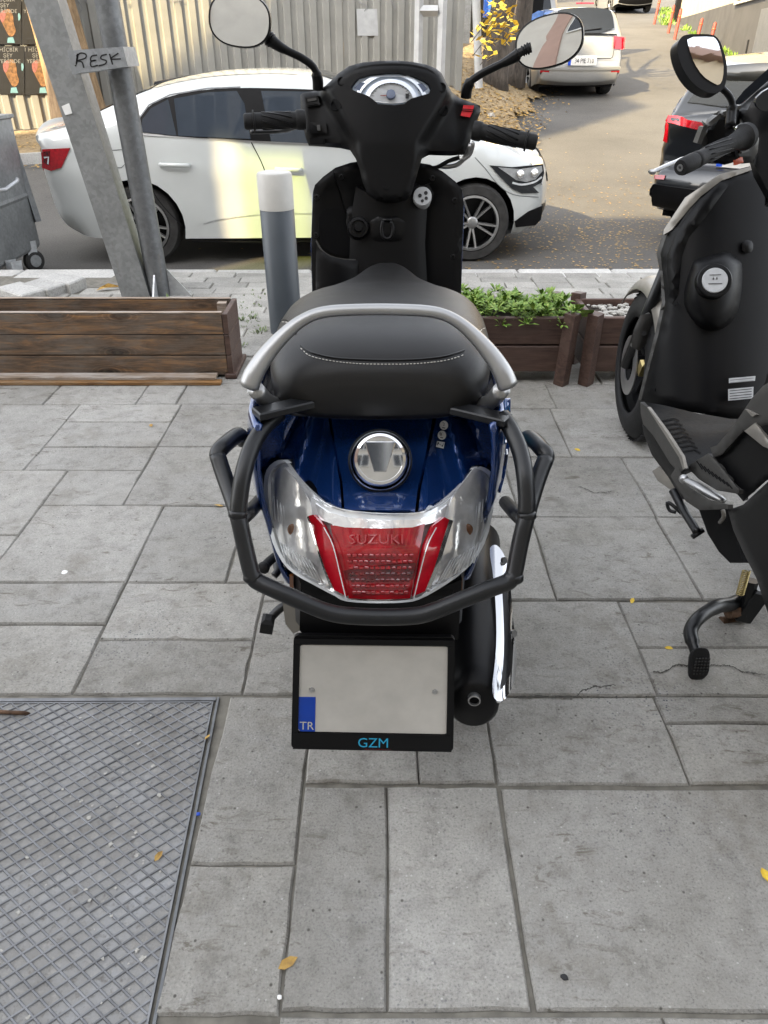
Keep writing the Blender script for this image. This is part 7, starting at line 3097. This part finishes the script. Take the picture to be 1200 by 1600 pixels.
# centre stand on the ground
m = MB()
m.tube(catmull([U(*r4(760, 1095), 1.50), U(*r4(700, 1118), 1.46), U(*r4(640, 1128), 1.42), U(*r4(560, 1178), 1.36), U(*r4(522, 1235), 1.33), U(*r4(530, 1290), 1.30), U(*r4(548, 1345), 1.275)], 5), [.018] * 12 + [.016] * 14 + [.013] * 5, 12)
cs = m.build('centre_stand', m_['tube_black'], bs, True)
c = U(*r4(559, 1388), 1.262)
m = MB()
rings = []
for h, f in ((-.012, .9), (-.008, 1), (.006, 1), (.011, .9)):
    rings.append([c + Vector((.0225 * f * math.copysign(abs(math.cos(a)) ** .6, math.cos(a)), h * .35 + .030 * f * .5 * math.copysign(abs(math.sin(a)) ** .6, math.sin(a)), h * .9 + .032 * f * math.copysign(abs(math.sin(a)) ** .6, math.sin(a)))) + Vector((0, -h * .8, 0)) for a in [6.283 * k / 20 for k in range(20)]])
m.rings(rings)
ft = m.build('foot_pad', m_['rubber'], cs, True, angle=40)
m = MB()
for i in range(5):
    for j in range(6):
        m.box(c + Vector((-.014 + i * .007, -.0135 + (-.02 + j * .008) * .3 * .5, -.02 + j * .008 + .004)), (.0035, .003, .004))
o = m.build('pad_studs', m_['tyre_old'], ft)
o['kind'] = 'stuff'
m = MB()
for px, py, r_, Y in ((722, 1150, .017, 1.46), (690, 1195, .013, 1.47)):
    m.lathe([(.0, -.02), (r_, -.02), (r_, .02), (0, .02)], 16, axis_mat(U(*r4(px, py), Y), (-1, -.2, 0.1)))
m.build('pivot', m_['rust'], cs, True, angle=40)
m = MB()
m.box(U(*r4(785, 1110), 1.47), (.04, .05, .10), Matrix.Rotation(.3, 3, 'Y'), .006)
m.tube([U(*r4(800, 1010), 1.47), U(*r4(760, 1160), 1.46)], .016, 8)
m.build('stand_bracket', m_['tube_black'], cs)
a, b = U(*r4(775, 965), 1.46), U(*r4(745, 1075), 1.45)
m = MB()
pts = []
ax_ = (b - a).normalized()
s1 = ax_.cross(Vector((0, 1, 0))).normalized()
s2 = ax_.cross(s1)
for k in range(14 * 10 + 1):
    t = k / 140
    an = t * 14 * 6.283
    pts.append(a + (b - a) * t + s1 * (.0085 * math.cos(an)) + s2 * (.0085 * math.sin(an)))
m.tube(pts, .0018, 5)
m.build('spring', m_['brass'], cs, True)

# handlebar side
ga, gb = U(1163, 214, 1.98), U(1063, 262, 1.84)
m = MB()
ax_ = gb - ga
L = ax_.length
am = axis_mat(ga, ax_)
m.lathe([(.03, -.01), (.030, .004), (.024, .01), (.021, .03), (.0175, .05), (.0175, L * .72), (.019, L * .74), (.019, L * .77), (.0175, L * .78), (.0195, L * .82), (.019, L * .97), (.0165, L), (.0, L)], 26, am)
gp_ = m.build('handgrip', m_['rubber'], bs, True, angle=40)
m = MB()
m.lathe([(.0075, L), (.0075, L + .002), (.004, L + .002), (.0035, L - .001), (0, L - .001)], 16, am)
m.build('bar_end', m_['steel'], gp_, True, angle=40)
m = MB()
for k in range(10):
    a0 = k * .628
    m.tube([am @ Vector((.0178 * math.cos(a0 + q * .12), .0178 * math.sin(a0 + q * .12), L * (.28 + .07 * q))) for q in range(6)], .0016, 5)
m.build('grip_ribs', m_['plastic_black'], gp_, True)
m = MB()
m.tube(catmull([U(1150, 232, 2.02), U(1100, 240, 2.0), U(1058, 252, 1.96), U(1030, 264, 1.93), U(1018, 269, 1.92)], 4), [.008] * 8 + [.006] * 6 + [.0055, .008, .009], 8, flat=(1.4, .7))
m.build('brake_lever', m_['steel'], bs, True)
SWY = lambda x, y: 1.985 + (x - 1150) * .001
patch('switch_housing', [(1146, 200), (1160, 192), (1178, 196), (1186, 216), (1184, 238), (1176, 254), (1158, 256), (1148, 240)], SWY, m_['plastic_black'], bs, 6, .05, rnd=(5, .015))
patch('switch_plate', [(1148, 197), (1160, 195), (1170, 206), (1171, 222), (1160, 224), (1154, 212)], lambda x, y: SWY(x, y) - .012, m_['chrome'], bs, 6, .006, rnd=(3, .004))
patch('rocker_switch', [(1158, 228), (1170, 225), (1171, 236), (1159, 240)], lambda x, y: SWY(x, y) - .010, m_['plastic_grey'], bs, 6, .006)
patch('hazard_switch', [(1149, 250), (1160, 245), (1162, 254), (1150, 258)], lambda x, y: SWY(x, y) - .014, m_['orange_red'], bs, 5, .008, rnd=(2, .003))
patch('fairing_pocket', P3((520, 330), (540, 270), (600, 215), (680, 180), (690, 400), (620, 420), (560, 410)), lambda x, y: 2.14, m_['plastic_matt'], bs, 8, .05, rnd=(7, .02))
patch('fairing_lip', P3((505, 330), (530, 262), (600, 205), (690, 170), (688, 186), (606, 222), (545, 275), (522, 335)), lambda x, y: 2.12, m_['plastic_grey'], bs, 6, .03, rnd=(3, .008))
patch('dash_cowl', P3((640, 200), (690, 175), (790, 80), (880, 10), (900, 300), (880, 600), (850, 620), (790, 560), (740, 470), (715, 380), (720, 300)), lambda x, y: 2.16 - .0006 * (y - 200) - .05 * math.sin(max(0, min(1, (x - 1140) / 140)) * 3.1), m_['plastic_black'], bs, 8, .05, rnd=(10, .03))
patch('windscreen', P3((645, 180), (700, 110), (800, 20), (900, -80), (940, -60), (860, 20), (800, 70), (690, 165)), lambda x, y: 2.22 - .001 * (x - 1140), m_['glass_dark'], bs, 8, .01)
patch('dash_gauge', chaikin(P3((742, 150), (790, 105), (900, 60), (940, 160), (800, 200), (760, 190)), 1), lambda x, y: 2.07, m_['glass_dark'], bs, 7, .01)
# mirror
MH = [(1057, 73), (1062, 60), (1072, 53), (1112, 53), (1121, 58), (1128, 70), (1136, 98), (1136, 124), (1130, 141), (1116, 147), (1098, 142), (1078, 126), (1063, 100)]
MG = [(1073, 58), (1113, 57), (1119, 61), (1124, 71), (1131, 98), (1130, 122), (1124, 134), (1113, 129), (1098, 119), (1084, 98), (1076, 74)]
MY = lambda x, y: 2.0 + (x - 1100) * .0003 - (y - 95) * .0005
hs = patch('mirror_housing', chaikin(MH, 2), MY, m_['plastic_black'], bs, 3, .03)
patch('mirror_glass', chaikin(MG, 1), lambda x, y: MY(x, y) - .003, m_['mirror'], hs, 200, .002, smooth=False)
m = MB()
m.tube(catmull([U(1128, 138, 2.02), U(1138, 148, 2.02), U(1144, 160, 2.02), U(1143, 175, 2.02), U(1141, 198, 2.0)], 4), [.0075] * 10 + [.012] * 7, 10)
m.build('mirror_stem', m_['plastic_black'], bs, True)
# part outside the photograph: saddle, bulk and rear wheel
m = MB()
rings = []
for Y, w, zb_, zt_ in ((1.75, .10, .62, .74), (1.6, .15, .60, .78), (1.35, .17, .58, .80), (1.1, .16, .62, .86), (.8, .13, .68, .90), (.62, .08, .72, .88)):
    rings.append([(1.08 + (1.9 - Y) * .05 + w * math.copysign(abs(math.cos(a)) ** .6, math.cos(a)), Y, (zb_ + zt_) / 2 + (zt_ - zb_) / 2 * math.copysign(abs(math.sin(a)) ** .6, math.sin(a))) for a in [6.283 * k / 24 for k in range(24)]])
rings = [[(x - .06, y, z) for x, y, z in r_] for r_ in rings]
m.rings(rings)
m.build('saddle', m_['vinyl'], bs, True)
m = MB()
m.box((1.03, 1.15, .52), (.30, .95, .30), None, .05)
m.build('body_core', m_['plastic_matt'], bs)
moto_wheel(bs, Vector((1.04, 1.0, .265)), .265, .12, (-1, .06, 0))

# ------------------------------------------------------------------ small litter on the paving
random.seed(91)
for px, py, L, lab, mt in ((450, 1505, .017, 'orange brown dead leaf on the joint left of the two narrow slabs', 'leaf_dry'), (248, 1338, .011, 'small orange leaf lying on the steel hatch', 'leaf_dry'),
                           (324, 1152, .009, 'small orange leaf in the gap at the hatch corner', 'leaf_dry'), (988, 939, .012, 'small yellow leaf on the joint left of the stand of the black scooter', 'leaf_yellow'),
                           (1045, 1013, .010, 'small yellow leaf on the joint just above the crack by the black stand', 'leaf_yellow'), (902, 703, .014, 'small yellow leaf on the paving left of the black scooter skirt', 'leaf_yellow'),
                           (1195, 1367, .014, 'green yellow leaf at the right edge of the big front slab', 'leaf_yellow'), (342, 790, .016, 'tan leaf on the joint left of the crash bar', 'leaf_dry'), (236, 665, .016, 'tan leaf on the paving below the left planter', 'leaf_dry')):
    p = UZ(px, py, .002)
    m = MB()
    a = random.uniform(0, 6.28)
    d = Vector((math.cos(a), math.sin(a), 0))
    n_ = Vector((-d.y, d.x, 0))
    c = [p - d * L, p - d * L * .4 + n_ * L * .45 + Vector((0, 0, .003)), p + d * L * .4 + n_ * L * .38 + Vector((0, 0, .004)), p + d * L + Vector((0, 0, .002)), p + d * L * .3 - n_ * L * .42 + Vector((0, 0, .001)), p - d * L * .5 - n_ * L * .36]
    mid = m.bm.verts.new(p + Vector((0, 0, .0005)))
    v = m.verts(c)
    for i in range(6):
        m.face([v[i], v[(i + 1) % 6], mid])
    tag(m.build('dead_leaf', m_[mt]), lab, 'leaf')
for px, py, r_, lab, mt, nm in ((310, 1272, .0045, 'tiny bright blue scrap on the paving by the hatch edge', 'plate_blue', 'plastic_scrap'), (101, 894, .009, 'flat white chewing gum spot on the left paving', 'sticker', 'gum_spot'), (882, 1527, .006, 'dark flattened gum spot on the big front slab', 'ink', 'gum_spot'), (437, 1558, .004, 'small white stone chip near the foot of the left slab joint', 'sticker', 'stone_chip')):
    p = UZ(px, py, .0012)
    m = MB()
    k_ = [random.uniform(.75, 1.15) for _ in range(10)]
    m.rings([[p + Vector((math.cos(i * .628) * r_ * k_[i] * f, math.sin(i * .628) * r_ * k_[i] * f, h)) for i in range(10)] for f, h in ((1, 0), (.9, .0012), (.4, .0018))])
    tag(m.build(nm, m_[mt]), lab, 'litter')
